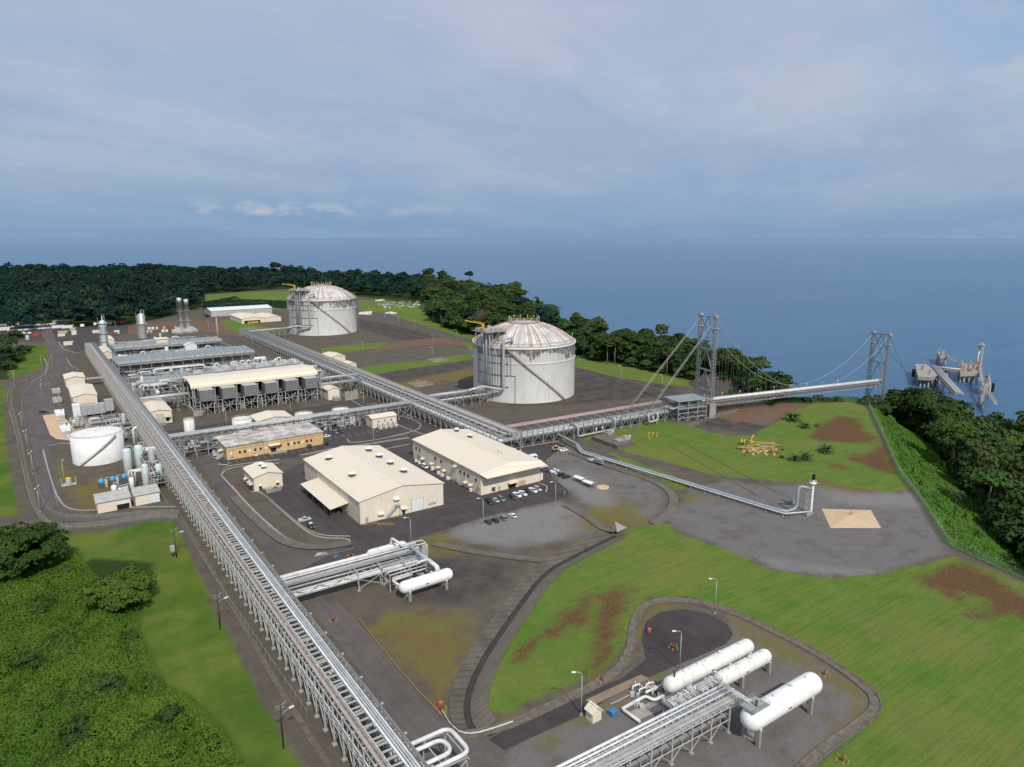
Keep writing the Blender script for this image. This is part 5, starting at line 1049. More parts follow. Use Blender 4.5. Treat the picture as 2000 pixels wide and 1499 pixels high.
boxes('pallet_stack', 'steelD', None , heaps(26, 4, -hx-6.5, -hx-.8, -20, 14, .5, 1.9, .6, 1.8, .5), 'dark pallet load stored under the warehouse lean-to canopy', 'pallet', 'pallet loads under the canopy', t.location)
# workshop
t, hx, hy=gable('workshop', 'long cream roofed workshop with a sloped visor over its front, between warehouse and lot', 163.2, 197.4, 262, 329.5, 10.2, 12.9)
trim(t, hx, hy, 10.2, 'tray', 8)
mb=MB();ap=(0, -hy-.5, 13.05)
L0, L1=(-hx-.5, -hy-.5, 10.15), (hx+.5, -hy-.5, 10.15);F0, F1=(-hx+.6, -hy-5.0, 9.3), (hx+.3, -hy-5.0, 9.3)
for k in (0, .18):mb.poly([(p[0], p[1], p[2]+k) for p in (L0, F0, F1, L1, ap)])
mb.build('visor_roof', M['cream'], t)
for y, z in ((26, 0), (12, 0)):roof_vent(t, 6.5, y+2, 12.7, .8)
mb=MB()
for x, y, h_ in ((3, -18, 2.2), (3.8, -20, 1.3), (2.2, -16, 1.0), (4.4, -17, .8)):mb.pipe([(x, y, 12), (x, y, 12.4+h_)], .16, 6)
mb.build('roof_flue', M['galv'], t)
for y in (30, 26, 9, 3, -16, -19.5, -23, -30):wbox(t, 'window', 'glass', -hx-.1, y-.7, 5.6, -hx+.05, y+.7, 7.2)
for y, z in ((22, .1), (12, .1), (5, .1), (-1, .1), (-21.5, .1), (-26, .1)):wbox(t, 'door', 'tray', -hx-.1, y-.6, z, -hx+.05, y+.6, 2.3);canopy(t, -hx, y, 3.2, 3.0, 1.6, 'x-')
wbox(t, 'roller_door', 'tray', -hx-.12, 25.5, .1, -hx+.05, 28.5, 3.6)
canopy(t, -hx, -12, 8.6, 2.8, 1.6, 'x-')
mb=MB()
for i in range(9):z=.3+i*.5;mb.beam((-hx-1.6, -17+i*.55, z), (-hx-.5, -17+i*.55, z), .3, .08)
for x in (-1.7, -.4):mb.beam((-hx+x, -17, .4), (-hx+x, -12, 4.9), .1);mb.beam((-hx+x, -17, 1.4), (-hx+x, -12, 5.9), .08);mb.beam((-hx+x, -12, 0), (-hx+x, -12, 8.2), .14)
mb.build('outside_stair', M['galvL'], t)
boxes('air_conditioner', 'boxW', None , heaps(15, 6, -hx-2.2, -hx-.8, -28, 30, .8, 1.8, .8, 1.7, .1), 'pale air conditioning unit along the left wall of the visored workshop', 'air conditioner', 'workshop air conditioners', t.location)
for x, z, w_, h_, m in ((-10, .6, 2.0, 2.0, 'steelD'), (-6.8, .1, 1.2, 2.3, 'tray'), (0.5, .1, 4.0, 2.4, 'dark'), (6.2, .1, 4.2, 2.6, 'sand')):wbox(t, 'door' if z<.3 else 'louver_panel', m, x-w_/2, -hy-.1, z, x+w_/2, -hy+.05, z+h_)
canopy(t, .5, -hy, 3.4, 5.4, 2, 'y-')
wbox(t, 'wall_sign', 'yellow', -hx-.9, -hy+.2, 3.6, -hx-.05, -hy+.5, 5.4)
wbox(t, 'yard_tank_rack', 'boxW', hx+.6, -hy+1, 0, hx+2.4, -hy+4, 3.2)
# small shed
t, hx, hy=gable('small_shed', 'small cream shed with two roof ventilators left of the big warehouse', 79.2, 92.4, 326, 343, 6.6, 8.2);trim(t, hx, hy, 6.6, 'tray', 4)
for y in (2, -2.5):roof_vent(t, 0, y, 8.6, .75)
for y in (4, -2, -5.5):wbox(t, 'door', 'dark', -hx-.1, y-.7, .1, -hx+.05, y+.7, 2.4);canopy(t, -hx, y, 3.2, 2.6, 1.5, 'x-')
for x in (-3.8, 4.2):wbox(t, 'door', 'glass', x-.6, -hy-.1, .1, x+.6, -hy+.05, 2.2);canopy(t, x, -hy, 2.9, 1.6, .8, 'y-')
# orange office
X0, X1, Y0, Y1=80.2, 132.6, 382, 406;t=thing('office_block', 'orange walled flat roofed office with a stained white roof', 'building', ((X0+X1)/2, (Y0+Y1)/2, 0));hx, hy=(X1-X0)/2, (Y1-Y0)/2
mb=MB();mb.box(-hx, -hy, 0, hx, hy, 7.3);mb.build('wall', M['orange'], t)
mb=MB();mb.poly([(-hx-.5, -hy-.5, 7.45), (hx+.5, -hy-.5, 7.45), (hx+.5, hy+.5, 7.45), (-hx-.5, hy+.5, 7.45)]);mb.box(-hx-.5, -hy-.5, 7.1, hx+.5, -hy-.3, 7.4);mb.box(-hx-.5, -hy-.3, 7.1, -hx-.3, hy+.5, 7.4);mb.box(hx+.3, -hy-.3, 7.1, hx+.5, hy+.5, 7.4);mb.build('roof', M['offroof'], t)
for i, x in enumerate((-24, -19.5, -17, -14.5, -11.5, -8.6, -5.9, 2.2, 6.5, 8.2, 9.9, 12.2, 14.5, 17, 19.4)):wbox(t, 'window', 'glass' if i%3 else 'boxW', x-.55, -hy-.1, 2.6, x+.55, -hy+.05, 4.0)
wbox(t, 'entrance_door', 'dark', -3.2, -hy-.1, .1, -.4, -hy+.05, 2.6);canopy(t, -1.6, -hy, 5.0, 6.0, 2.6, 'y-');wbox(t, 'entrance_step', 'conc', -5, -hy-3.4, 0, 4.5, -hy-.12, .5)
for y in (-7, 3):wbox(t, 'window', 'glass', -hx-.1, y-.8, 2.6, -hx+.05, y+.8, 4.0)
wbox(t, 'side_door', 'boxW', -hx-.1, -3, .1, -hx+.05, -1, 2.4);canopy(t, -hx, -2, 3.4, 4, 2, 'x-')
boxes('wall_joint', 'steelD', t, [((x, -hy-.02, 3.5), (.14, .1, 7)) for x in (-16.3, -6.9, 6.2, 16.2)]+[((0, -hy-.01, 5.45), (2*hx, .08, .1))])
boxes('chiller', 'galvL', None , heaps(13, 9, -hx-4, -hx-1.2, -9, 10, .9, 2.4, .8, 1.9, .1), 'grey chiller unit at the left end of the orange office', 'chiller', 'office chillers', t.location)
# smaller beige buildings
t, hx, hy=gable('substation', 'beige transformer house with four white transformers in front, near the loop road', 169.2, 185.5, 396.5, 406.5, 6.0, 6.9, 'x');trim(t, hx, hy, 6, 'tray', 2, ((0, -1), ))
for x in (-4, .2, 4.4):wbox(t, 'wall_duct', 'steelD', x-.3, -hy-.3, 3.4, x+.3, -hy+.05, 4.6)
wbox(t, 'door', 'tray', -hx-.1, -3, .1, -hx+.05, -1.6, 2.3)
for i in range(4):
 x=172.6+i*3.4;o=thing('transformer', ('leftmost', 'second from left', 'third from left', 'rightmost')[i]+' of four white transformers before the beige transformer house', 'transformer', (x, 391.6, 0), 0, 'four white transformers')
 b_=MB();b_.cbox((0, 0, 1.0), (1.9, 1.7, 1.7));b_.build('tank_body', M['boxW'], o);b_=MB();b_.lathe([(.42, -.9), (.42, .9)], (0, .0, 2.4), 10, 'x');b_.pipe([(-.9, 0, 2.4), (.9, 0, 2.4)], .42, 10);b_.build('oil_conservator', M['boxW'], o)
 b_=MB()
 for k in range(5):b_.box(-.8+k*.38, -1.25, .3, -.68+k*.38, -.86, 1.6)
 b_.build('radiator', M['galvL'], o);b_=MB();b_.box(-1.5, .9, 0, -1.3, 2.3, 3.4);b_.build('blast_wall', M['conc'], o)
t, hx, hy=gable('substation', 'tall beige switch house between the long rack and the compressor house', 56.2, 70.6, 483, 523, 7.6, 9.0);trim(t, hx, hy, 7.6, 'tray', 4)
for x in (-4.6, 4.6):wbox(t, 'door', 'dark', x-.8, -hy-.1, 1.0, x+.8, -hy+.05, 3.6);canopy(t, x, -hy, 4.6, 3.4, 2.2, 'y-', 'galvL')
tb=thing('transformer', 'grey transformer bank with radiators in front of the tall beige switch house', 'transformer', (63.4, 478.5, 0));b_=MB();b_.box(-2.2, -1.8, .2, 2.2, 2.2, 3.0);b_.build('tank_body', M['galvL'], tb)
b_=MB();
for k in range(9):b_.box(-2.4+k*.55, -2.8, .4, -2.2+k*.55, -1.85, 2.7)
b_.build('radiator', M['galvL'], tb);b_=MB()
for k in range(4):b_.pipe([(-1.8+k*1.2, .5, 3), (-1.8+k*1.2, .8, 4.6), (-1.8+k*1.2, 3.4, 6.4)], .3, 6)
b_.build('bus_duct', M['galv'], tb)
t, hx, hy=gable('substation', 'beige switch house at the right end of the compressor house', 174, 182.6, 485, 507, 7.2, 8.5);trim(t, hx, hy, 7.2, 'tray', 3)
tb=thing('transformer', 'grey transformer standing before the switch house right of the compressors', 'transformer', (178.6, 480.5, 0));b_=MB();b_.box(-2.4, -1.8, .2, 2.4, 2, 3.2);b_.build('tank_body', M['galvL'], tb);b_=MB()
for k in range(8):b_.box(-2.3+k*.6, -2.6, .4, -2.1+k*.6, -1.85, 2.8)
b_.build('radiator', M['galvL'], tb)
mb=MB();mb.box(-5, -.4, 0, 5, .4, 6.2);mb.box(4.2, .4, 0, 5, 7, 6.2)
for k in range(6):mb.box(-4.8+k*1.9, -.6, 0, -4.5+k*1.9, -.41, 6)
tag(mb.build('blast_wall', M['conc'], None , (188.5, 477.5, 0)), 'stained concrete blast wall beside the right hand switch house', 'wall')
t, hx, hy=gable('pump_shed', 'pale roofed pump shed behind the orange office between the small tanks', 109.5, 130.5, 430, 447, 6.0, 7.6);trim(t, hx, hy, 6, 'tray', 2)
t, hx, hy=gable('generator_house', 'large beige generator house in front with yellow stairs, left of the long rack', 21.5, 36.2, 564, 606, 7.0, 8.6);trim(t, hx, hy, 7, 'tray', 4)
t, hx, hy=gable('generator_house', 'smaller beige house directly behind the large generator house', 21.3, 34.4, 642, 664, 6.6, 8.0);trim(t, hx, hy, 6.6, 'tray', 3)
mb=MB();mb.box(-8, -1.6, 5.2, 8, 1.6, 6.0);mb.beam((-7, 0, 0), (-7, 0, 5.2), .3);mb.beam((5, 0, 0), (5, 0, 5.2), .3);tag(mb.build('cable_bridge', M['tray'], None , (42.5, 641, 0)), 'pinkish covered cable bridge from the smaller beige house to the long rack', 'cable bridge')
for nm, lab, x0, x1, y0, y1, door in (('pump_house', 'beige pump house with an open dark doorway nearest the perimeter road corner', 16.6, 29.4, 337, 346.5, True ), ('pump_house', 'beige pump house with a closed white door right of the open one', 31.2, 41, 337.5, 346, False )):
 t=thing(nm, lab, 'building', ((x0+x1)/2, (y0+y1)/2, 0));hx, hy=(x1-x0)/2, (y1-y0)/2;mb=MB();mb.box(-hx, -hy, 0, hx, hy, 4.6);mb.build('wall', M['creamW'], t)
 mb=MB();a=[(-hx-.4, -hy-.5, 4.7), (hx+.4, -hy-.5, 4.7), (hx+.4, hy+.4, 5.6), (-hx-.4, hy+.4, 5.6)];mb.poly([(x, y, z+.2) for x, y, z in a]);mb.poly(a[::-1]);mb.poly([a[0], a[1], (a[1][0], a[1][1], 4.9), (a[0][0], a[0][1], 4.9)]);mb.build('roof', M['galvL'], t)
 wbox(t, 'roller_door', 'dark' if door else 'boxW', hx*.15, -hy-.1, .1, hx*.9, -hy+.05, 3.2 if door else 3.6)
 if door:wbox(t, 'door_shutter', 'boxW', hx*.15, -hy-.14, 2.4, hx*.9, -hy-.11, 3.4)
 trim(t, hx, hy, 4.5, 'tray', 2)
 # far sheds
t, hx, hy=gable('storage_shed', 'long white roofed grey shed in the background left of the farther tank', 222.5, 309, 1082, 1128, 8, 10.5, 'x', 'galvL', 'boxW');mb=MB()
for i in range(11):mb.cbox((-hx+5+i*7.6, -2, 10.6), (1.2, 1.2, 1))
mb.build('roof_vent', M['galvL'], t)
t, hx, hy=gable('storage_shed', 'cream roofed shed with open front before the long white roofed shed', 238, 268, 975, 1040, 6, 8.0);wbox(t, 'open_doorway', 'dark', -12, -hy-.1, .1, 9, -hy+.05, 3.6)
wbox(t, 'yellow_machine', 'yellow', -8, -hy-2.5, .1, 6, -hy-.3, 2.0)
gable('storage_shed', 'lower cream roofed annex right of the open fronted shed', 268.6, 290, 976, 1030, 5.4, 7.0)
for lab, x0, x1, y0, y1, h_ in (('tan roofed house beside the tank rack near the far end of the walkway', 229, 243, 626, 650, 5.5), ('small pale roofed kiosk beside the tank rack past the tan roofed house', 231, 239, 590, 602, 4.2)):gable('analyser_house', lab, x0, x1, y0, y1, h_, h_+1.4)
gable('site_office', 'beige roofed house behind the tall pale column at the far end of the long rack', 58, 66, 770, 812, 6, 7.5)
gable('site_office', 'low beige house at the left edge beside the far parking lot', -78, -62, 830, 900, 5.2, 6.4)
gable('site_office', 'beige cabin at the foot of the pale column furthest back', 68, 78, 868, 905, 5, 6.2)
# hut by the bullets
t, hx, hy=gable('valve_hut', 'tiny cream hut with a pitched roof by the bullet tank pad', 103.4, 106.2, 115, 117.6, 2.6, 3.7, over=.35)
wbox(t, 'door', 'creamW', -.4, -hy-.06, .05, .4, -hy+.04, 2.0)
# ------------------------------------------------------------------ compressor house
t=thing('compressor_house', 'compressor house with a long cream roof over six louvred air intakes', 'compressor house', (130, 505, 0))
mb=MB();prof=[(-7.5, 18.4), (-6.5, 20.0), (2, 21.6), (12, 21.2), (25, 20.0)]
xs_=(-44.5, 41.5)
for (y0, z0), (y1, z1) in zip(prof[:-1], prof[1:]):mb.poly([(xs_[0], y0, z0), (xs_[1], y0, z0), (xs_[1], y1, z1), (xs_[0], y1, z1)]);mb.poly([(xs_[0], y0, z0-.3), (xs_[1], y0, z0-.3), (xs_[1], y1, z1-.3), (xs_[0], y1, z1-.3)][::-1])
for x in xs_:mb.poly([(x, y, z) for y, z in prof]+[(x, y, z-.9) for y, z in prof[::-1]])
mb.poly([(xs_[0], -7.6, 16.9), (xs_[1], -7.6, 16.9), (xs_[1], -7.5, 18.4), (xs_[0], -7.5, 18.4)]);mb.build('roof', M['cream'], t)
mb=MB()
for i in range(13):
 x=-43.5+i*7.05
 for y in (-6.5, 8, 24):mb.beam((x, y, 0), (x, y, 18.5 if y<0 else 20), .7 if i%2==0 else .45)
 mb.beam((x, -6.5, 9.5), (x, 24, 9.5), .5)
 mb.beam((x, -14, 0), (x, -14, 9), .4);mb.beam((x, -14, 9), (x, -6.5, 9), .4);mb.beam((x, -14, 4.6), (x, -6.5, 4.6), .35)
 if i<12:
  for y in (-14, -6.5):mb.beam((x, y, 4.6), (x+7.05, y, 4.6), .35);mb.beam((x, y, 9), (x+7.05, y, 9), .4)
  if i%2==0:mb.beam((x, -14, .3), (x+7.05, -14, 4.6), .28);mb.beam((x+7.05, -14, 4.6), (x+10, -14, .3), .28)
  else :mb.beam((x, -14, 4.8), (x+3.5, -14, 9), .26);mb.beam((x+7.05, -14, 4.8), (x+3.5, -14, 9), .26)
for x in (-43.5, 41.1):
 mb.beam((x, -14, 9.5), (x, -6.5, 17), .35);mb.beam((x, -14, 17), (x, -6.5, 9.5), .35);mb.beam((x, -14, 0), (x, -14, 17.5), .5);mb.beam((x, -14, 17.5), (x, -6.5, 17.5), .4)
mb.build('steel_frame', M['galv'], t)
mb=MB();mb.box(-42, -4, 9.0, 41, 23, 9.5);mb.build('mezzanine_floor', M['steelD'], t)
boxes('concrete_pier', 'conc', t, [((-38+i*12.6, -8.75, 2.3), (2.4, 1.5, 4.6)) for i in range(7)]+[((-38+i*12.6, 8, 4.5), (2.4, 4, 9)) for i in range(7)])
mb=MB();mb.box(-45.5, -15, 0, -44.4, 4, 4.2);mb.box(-44.4, -15, 0, -40, -14.4, 3.8);mb.build('retaining_wall', M['conc'], t)
mb=MB();mb.box(-42, 22.5, .0, 41, 23, 17);mb.build('back_cladding', M['dark'], t)
for i in range(6):
 x=-36.4+i*14.0;mb=MB();mb.box(x-4.3, -16.2, 9.4, x+4.3, -9.0, 16.6);o=mb.build('air_intake', M['louver'], t)
 wbox(o, 'intake_roof', 'galvL', x-4.5, -16.5, 16.62, x+4.5, -8.8, 17.0)
 mb=MB();mb.pipe([(x+5.9, -9, 4), (x+5.9, -9, 10), (x+5.2, -6, 11.5)], .6, 8);mb.build('lube_riser', M['pipeG'], o);mb=MB();mb.box(x-4.0, -8.9, 10, x+4.0, -4, 16);mb.build('intake_duct', M['steelD'], o)  # dark duct tone stands in for shade in the gaps between intakes
 for sx in (-4.3, 4.3):mb=MB();mb.beam((x+sx, -14.3, 9.8), (x+sx*.3, -14.3, 4.7), .34);mb.beam((x+sx, -14.3, 9.8), (x+sx, -14.3, 0), .45);mb.build('intake_leg', M['galvL'], o)
boxes('compressor_casing', 'pipeG', t, [((-29+i*13.6, 6, 11), (5, 3.4, 2.8)) for i in range(6)])
# ------------------------------------------------------------------ process units
def cooler(label, x0, x1, y0, y1, z, bays, fin='fin', legs= True , slope=0., rings= False ):
 t=thing('air_cooler_bank', label, 'air coolers', ((x0+x1)/2, (y0+y1)/2, 0));hx, hy=(x1-x0)/2, (y1-y0)/2;w_=2*hx/bays
 mb=MB();mb.box(-hx-1, -hy-1.2, z-1.6, hx+1, hy+1.2, z-1.3);mb.box(-hx-1, -hy-1.25, z-.3, hx+1, -hy-1.15, z-.22)
 for i in range(int(hx)):mb.box(-hx-1+i*2, -hy-1.25, z-1.3, -hx-.92+i*2, -hy-1.15, z-.25)
 mb.build('deck_walkway', M['deckG'], t)
 for i in range(bays):
  xa, xb=-hx+i*w_+.25, -hx+(i+1)*w_-.25;mb=MB();mb.box(xa, -hy, z-1.2, xb, hy, z, 1)
  mb.poly([(xa+.35, -hy+.8, z+.02), (xb-.9, -hy+.8, z+.02), (xb-.9, hy-.8, z+.02), (xa+.35, hy-.8, z+.02)])
  mb.box(xb-.8, -hy, z+.004, xb-.1, hy, z+.35, 1);mb.box(xa, -hy, z+.004, xa+.25, hy, z+.2, 1);mb.box(xa+.3, -hy, z+.004, xb-.85, -hy+.7, z+.35, 1)
  for k in range(1, 4):y=-hy+2*hy*k/4;mb.box(xa+.35, y-.08, z+.03, xb-.9, y+.08, z+.16, 1)
  o=mb.build('cooler_bay', [M[fin], M['galvL']], t)
  if rings:
   mb=MB()
   for y in (-hy*.5, hy*.5):mb.lathe([(w_*.42, z-.1), (w_*.42, z+1.0), (w_*.40, z+1.0), (w_*.40, z+.1)], ((xa+xb)/2, y, 0), 14);mb.cbox(((xa+xb)/2, y, z+.55), (1, 1, .5))
   mb.build('fan_ring', M['pipeG'], o)
 mb=MB()
 for i in range(int(2*hx/8)+1):
  x=-hx+i*8
  for y in (-hy+.5, 0, hy-.5):
   mb.beam((x, y, 0), (x, y, z-1.6), .5)
   if i%3==0 and y<hy-1:mb.beam((x, y, 1), (x, y+hy-.5, z-2), .28)
  mb.beam((x, -hy+.5, z*.5), (x, hy-.5, z*.5), .4);mb.beam((x, -hy-.8, z-3.2), (x, -hy-.8, z-1.5), .22)
 for y in (-hy+.5, hy-.5):
  for zz_ in (z*.5, z-1.9):mb.beam((-hx, y, zz_), (hx, y, zz_), .38)
 mb.build('support_frame', M['galv'], t)
 for y, z_ in [(-hy-.6+k*1.2, z-2.6-.2*k) for k in range(3)]+[(y, z*.5+.7) for y in (-hy*.4, 0, hy*.5)]:mb=MB();mb.pipe([(-hx, y, z_), (hx, y, z_)], .45, 8);mb.build('header_pipe', M['pipeG'], t)
 return t
cooler('nearest big bank of air coolers with broad grey decks, behind the compressor roof', 59, 166, 645, 679, 15.5, 13)
cooler('second bank of air coolers behind the big one, with a pale hood in its middle', 66, 160, 740, 764, 14.5, 12)
cooler('narrow bank of air coolers with raised fan rings tight behind the compressor roof', 64, 112, 546, 562, 16.5, 6, rings= False )
cooler('short bank of ringed fans at the right end behind the compressor roof', 112.5, 180, 560, 574, 16.5, 9, rings= True )
mb=MB();mb.box(-5, -3, 14.6, 5, 3, 18.2);mb.poly([(-5.8, -3.8, 18.4), (5.8, -3.8, 18.4), (5.8, 3.8, 19.2), (-5.8, 3.8, 19.2)]);tag(mb.build('plant_hood', M['cream'], None , (107, 749, 0)), 'small cream hood sitting on the second air cooler bank', 'hood')
mb=MB();mb.poly([(-5, -4, 5), (0, -4, 7), (5, -4, 5), (5, -4, 0), (-5, -4, 0)]);mb.poly([(-5.4, -4.4, 5), (-5.4, 4, 5), (0, 4, 7.1), (0, -4.4, 7.1)][::-1]);mb.poly([(5.4, -4.4, 5), (5.4, 4, 5), (0, 4, 7.1), (0, -4.4, 7.1)]);mb.box(-5, -3.9, 0, 5, 4, 4.9)
tag(mb.build('analyser_cabin', M['boxW'], None , (124, 703, 12)), 'white gabled cabin perched above the big air cooler bank', 'cabin')
mb=MB()
for x in (-4.6, 4.6):
 for y in (-3.5, 3.5):mb.beam((x, y, 0), (x, y, 12), .4)
for z in (6, 11.8):mb.beam((-4.6, -3.5, z), (4.6, -3.5, z), .3);mb.beam((-4.6, 3.5, z), (4.6, 3.5, z), .3);mb.beam((-4.6, -3.5, z), (-4.6, 3.5, z), .3);mb.beam((4.6, -3.5, z), (4.6, 3.5, z), .3)
tag(mb.build('cabin_stand', M['galv'], None , (124, 703, 0)), 'steel stand carrying the white gabled cabin', 'steel stand')
def unit(label, x0, x1, y0, y1, levels, dx, seed, npipe=40, nves=6, loops=3, cat='process unit'):
 """open steel process structure full of pipes and vessels"""
 rr=random.Random(seed);t=thing('process_unit', label, cat, ((x0+x1)/2, (y0+y1)/2, 0));hx, hy=(x1-x0)/2, (y1-y0)/2;mb=MB();H=levels[-1]
 nx=max(1, int(2*hx/dx));ny=max(1, int(2*hy/dx))
 for i in range(nx+1):
  for j in range(ny+1):
   x, y=-hx+2*hx*i/nx, -hy+2*hy*j/ny;top=H if rr.random()<.7 else levels[max(0, len(levels)-2)];mb.beam((x, y, 0), (x, y, top), .42)
   for z in levels:
    if z>top: continue
    if i<nx:mb.beam((x, y, z), (x+2*hx/nx, y, z), .34)
    if j<ny:mb.beam((x, y, z), (x, y+2*hy/ny, z), .34)
   if i<nx and rr.random()<.4:mb.beam((x, y, 0), (x+2*hx/nx, y, levels[0]), .24)
   if i<nx and j<2 and rr.random()<.45:mb.beam((x, y, levels[0]), (x+2*hx/nx, y, levels[min(1, len(levels)-1)]), .24)
 mb.build('steel_frame', M['galv'], t)
 boxes('grating_floor', 'deckG', t, [((rr.uniform(-hx+dx/2, hx-dx/2), rr.uniform(-hy+2, max(-hy+2.1, hy-2)), z+.22), (dx, 4, .08)) for z in levels for _ in range(nx)])
 np_=0
 for m, share in (('pipeG', .5), ('pipeW', .2), ('steelD', .3), ('tray', .15), ('rust', .12)):
  for _ in range(int(npipe*share)):
   pm=MB();z=rr.choice(levels)+rr.uniform(.4, 1.6);r=rr.uniform(.14, .42);x, y=rr.uniform(-hx, hx), rr.uniform(-hy, hy)
   if rr.random()<.5:x2=rr.uniform(-hx, hx);pm.pipe([(x, y, z-rr.uniform(0, 4)), (x, y, z), (x2, y, z), (x2, y, max(0, z-rr.uniform(0, 5)))], r, 6, elbow=.8)
   else :y2=rr.uniform(-hy, hy);pm.pipe([(x, y, z-rr.uniform(0, 4)), (x, y, z), (x, y2, z), (x, y2, max(0, z-rr.uniform(0, 5)))], r, 6, elbow=.8)
   pm.build('process_pipe', M[m], t);np_+=1
 for k in range(nves):
  vm=MB();x, y, z=rr.uniform(-hx+2, hx-2), rr.uniform(-hy+2, hy-2), rr.choice([0]+list(levels))+1.4;r=rr.uniform(.9, 1.7)
  if rr.random()<.55:l=rr.uniform(2, 5);vm.lathe([(.01, -l-r*.5), (r*.7, -l-r*.35), (r, -l), (r, l), (r*.7, l+r*.35), (.01, l+r*.5)], (x, y, z), 14, 'x', rz=rr.choice([0, math.pi/2]))
  else :l=rr.uniform(3, 7);vm.lathe([(r, 0), (r, l), (r*.7, l+r*.35), (.01, l+r*.5)], (x, y, z-1.3), 14)
  vm.build('vessel', M[rr.choice(['pipeG', 'pipeW', 'galvL', 'towerW'])], t)
 for k in range(loops):lm=MB();x, y=rr.uniform(-hx, hx-6), rr.uniform(-hy, hy);w_=rr.uniform(3, 7);z=H;lm.pipe([(x, y, z-3), (x, y, z+1.8), (x+w_, y, z+1.8), (x+w_, y, z-3)], rr.uniform(.35, .6), 8, elbow=1.6);lm.build('pipe_loop', M['pipeW'], t)
 return t
unit('tangled steel process structure between the long rack and the compressor house left end', 60, 86, 527, 566, (5, 9.5, 14), 6.5, 1, 70, 8, 4)
unit('dark process area of pipes and vessels in front of the biggest air cooler bank', 60, 176, 582, 640, (4.5, 8.5), 7.5, 2, 74, 22, 6)
unit('process pipework between the two large air cooler banks', 62, 165, 690, 732, (5, 9), 8, 3, 74, 12, 3)
unit('pipework and small frames right of the compressor house on the way to the tank rack', 172, 186, 512, 560, (5, 10, 13), 6, 4, 30, 4, 2)
unit('low frames and pipework at the left end of the orange office under the pipe bridge', 62, 80, 396, 408, (4, 7), 5, 5, 16, 0, 0)
unit('skid of pumps and pipes under the pipe bridge behind the office car park', 133, 166, 408, 418, (3.5, ), 6, 6, 30, 5, 0)
unit('utility skids and pipes between the left generator house and the long rack', 24, 46, 448, 500, (3.2, 6), 7, 7, 50, 6, 1)
unit('pipe stack frames standing left against the long rack near the vertical vessels', 40, 47, 352, 398, (4, 7.5), 5, 8, 40, 3, 1)
unit('far process pipework behind the second air cooler bank around the tall column', 68, 150, 772, 815, (5, 9), 9, 9, 60, 8, 2)
for k, (x0, w_) in enumerate(((75, 12), (86, 24))):
 mb=MB();z=19.2;mb.pipe([(x0, 574, z-4), (x0, 574, z), (x0+w_, 574, z), (x0+w_, 574, z-4)], .75, 10, elbow=2.2);tag(mb.build('overhead_pipe', M['pipeW'], None ), ('shorter', 'longer')[k]+' white pipe hoop above the coolers behind the compressor roof left end', 'pipe')
for k in range(5):mb=MB();x=118+k*12.;mb.pipe([(x, 577, 15), (x, 577, 18.6), (x+3, 577, 18.6), (x+3, 577, 15)], .6, 8, elbow=1.5);tag(mb.build('overhead_pipe', M['pipeW'], None ), 'small white pipe hoop above the ringed fans behind the compressor roof', 'pipe', 'small pipe hoops')
t=thing('expansion_joint_hood', 'row of pale ribbed exhaust boxes along the back of the compressor roof', 'ducts', (130, 534, 0))
for k in range(5):x=-33+k*14.4;mb=MB();mb.box(x-2.6, -1.8, 12, x+2.6, 2.2, 22.6);mb.box(x-3.4, -2.2, 20.2, x+3.4, 4, 20.9);mb.build('exhaust_box', M['stack'], t)
# columns
def column(label, p, prof, m, name='process_column', plats=(), ladder= True , legs= None , extra= None ):
 t=thing(name, label, 'column', p);mb=MB();mb.lathe(prof, n=24);mb.build('shell', M[m], t)
 for z, r in plats:
  mb=MB();mb.lathe([(r, z), (r+1.2, z), (r+1.2, z+.15), (r, z+.15)], n=20, sm= False )
  for q in arc(r+1.15, 0, 2*math.pi, z, z, 14):mb.beam(q, q+Vector((0, 0, 1.1)), .09)
  for q, q2 in zip(arc(r+1.15, 0, 6.283, z+1.1, z+1.1, 14)[:-1], arc(r+1.15, 0, 6.283, z+1.1, z+1.1, 14)[1:]):mb.beam(q, q2, .08)
  mb.build('platform', M['galvL'], t)
 if ladder:r=prof[0][0];zt=prof[-1][1];mb=MB();mb.box(-r-.8, -.3, 0, -r-.5, .3, zt-1);mb.pipe([(r*.5, -r-.4, 2), (r*.5, -r-.4, zt+1), (0, -r*.5, zt+1.5), (0, 0, zt)], .3, 8);mb.build('ladder_and_line', M['galv'], t)
 return t
p=P(207, 690);column('tall pale absorber column with a domed top at the far end of the long rack', p, [(3.1, 0), (3.1, 26), (3.5, 26.5), (3.5, 30), (2.6, 32), (1, 33), (.4, 33.3), (.4, 37), (.05, 37.2)], 'towerW', plats=((12, 3.1), (20, 3.1), (30, 3.5)))
p=P(280, 660);column('fat grey two stage column with a white dome and rusty ladder in the background', p, [(4.6, 0), (4.6, 15), (4.9, 16), (3.9, 17.2), (3.9, 26), (2.6, 27.6), (.5, 28.3), (.4, 30.6), (.05, 30.8)], 'stack', plats=((16, 4.6), ))
p=P(272, 660);mb=MB();mb.beam((0, 0, 0), (0, 0, 26), .9);mb.beam((2.4, 0, 0), (2.4, 0, 24), .6)
for z in range(2, 25, 3):mb.beam((0, 0, z), (2.4, 0, z+3), .3);mb.cbox((1, -1, z), (3, 2, .2))
tag(mb.build('ladder_tower', M['pipeP'], None , p), 'rusty pink ladder tower against the fat grey column', 'ladder tower')
p=P(362, 650);t=thing('twin_stack', 'pair of tall stainless exhaust stacks on a tapered hood in the background', 'chimney', p)
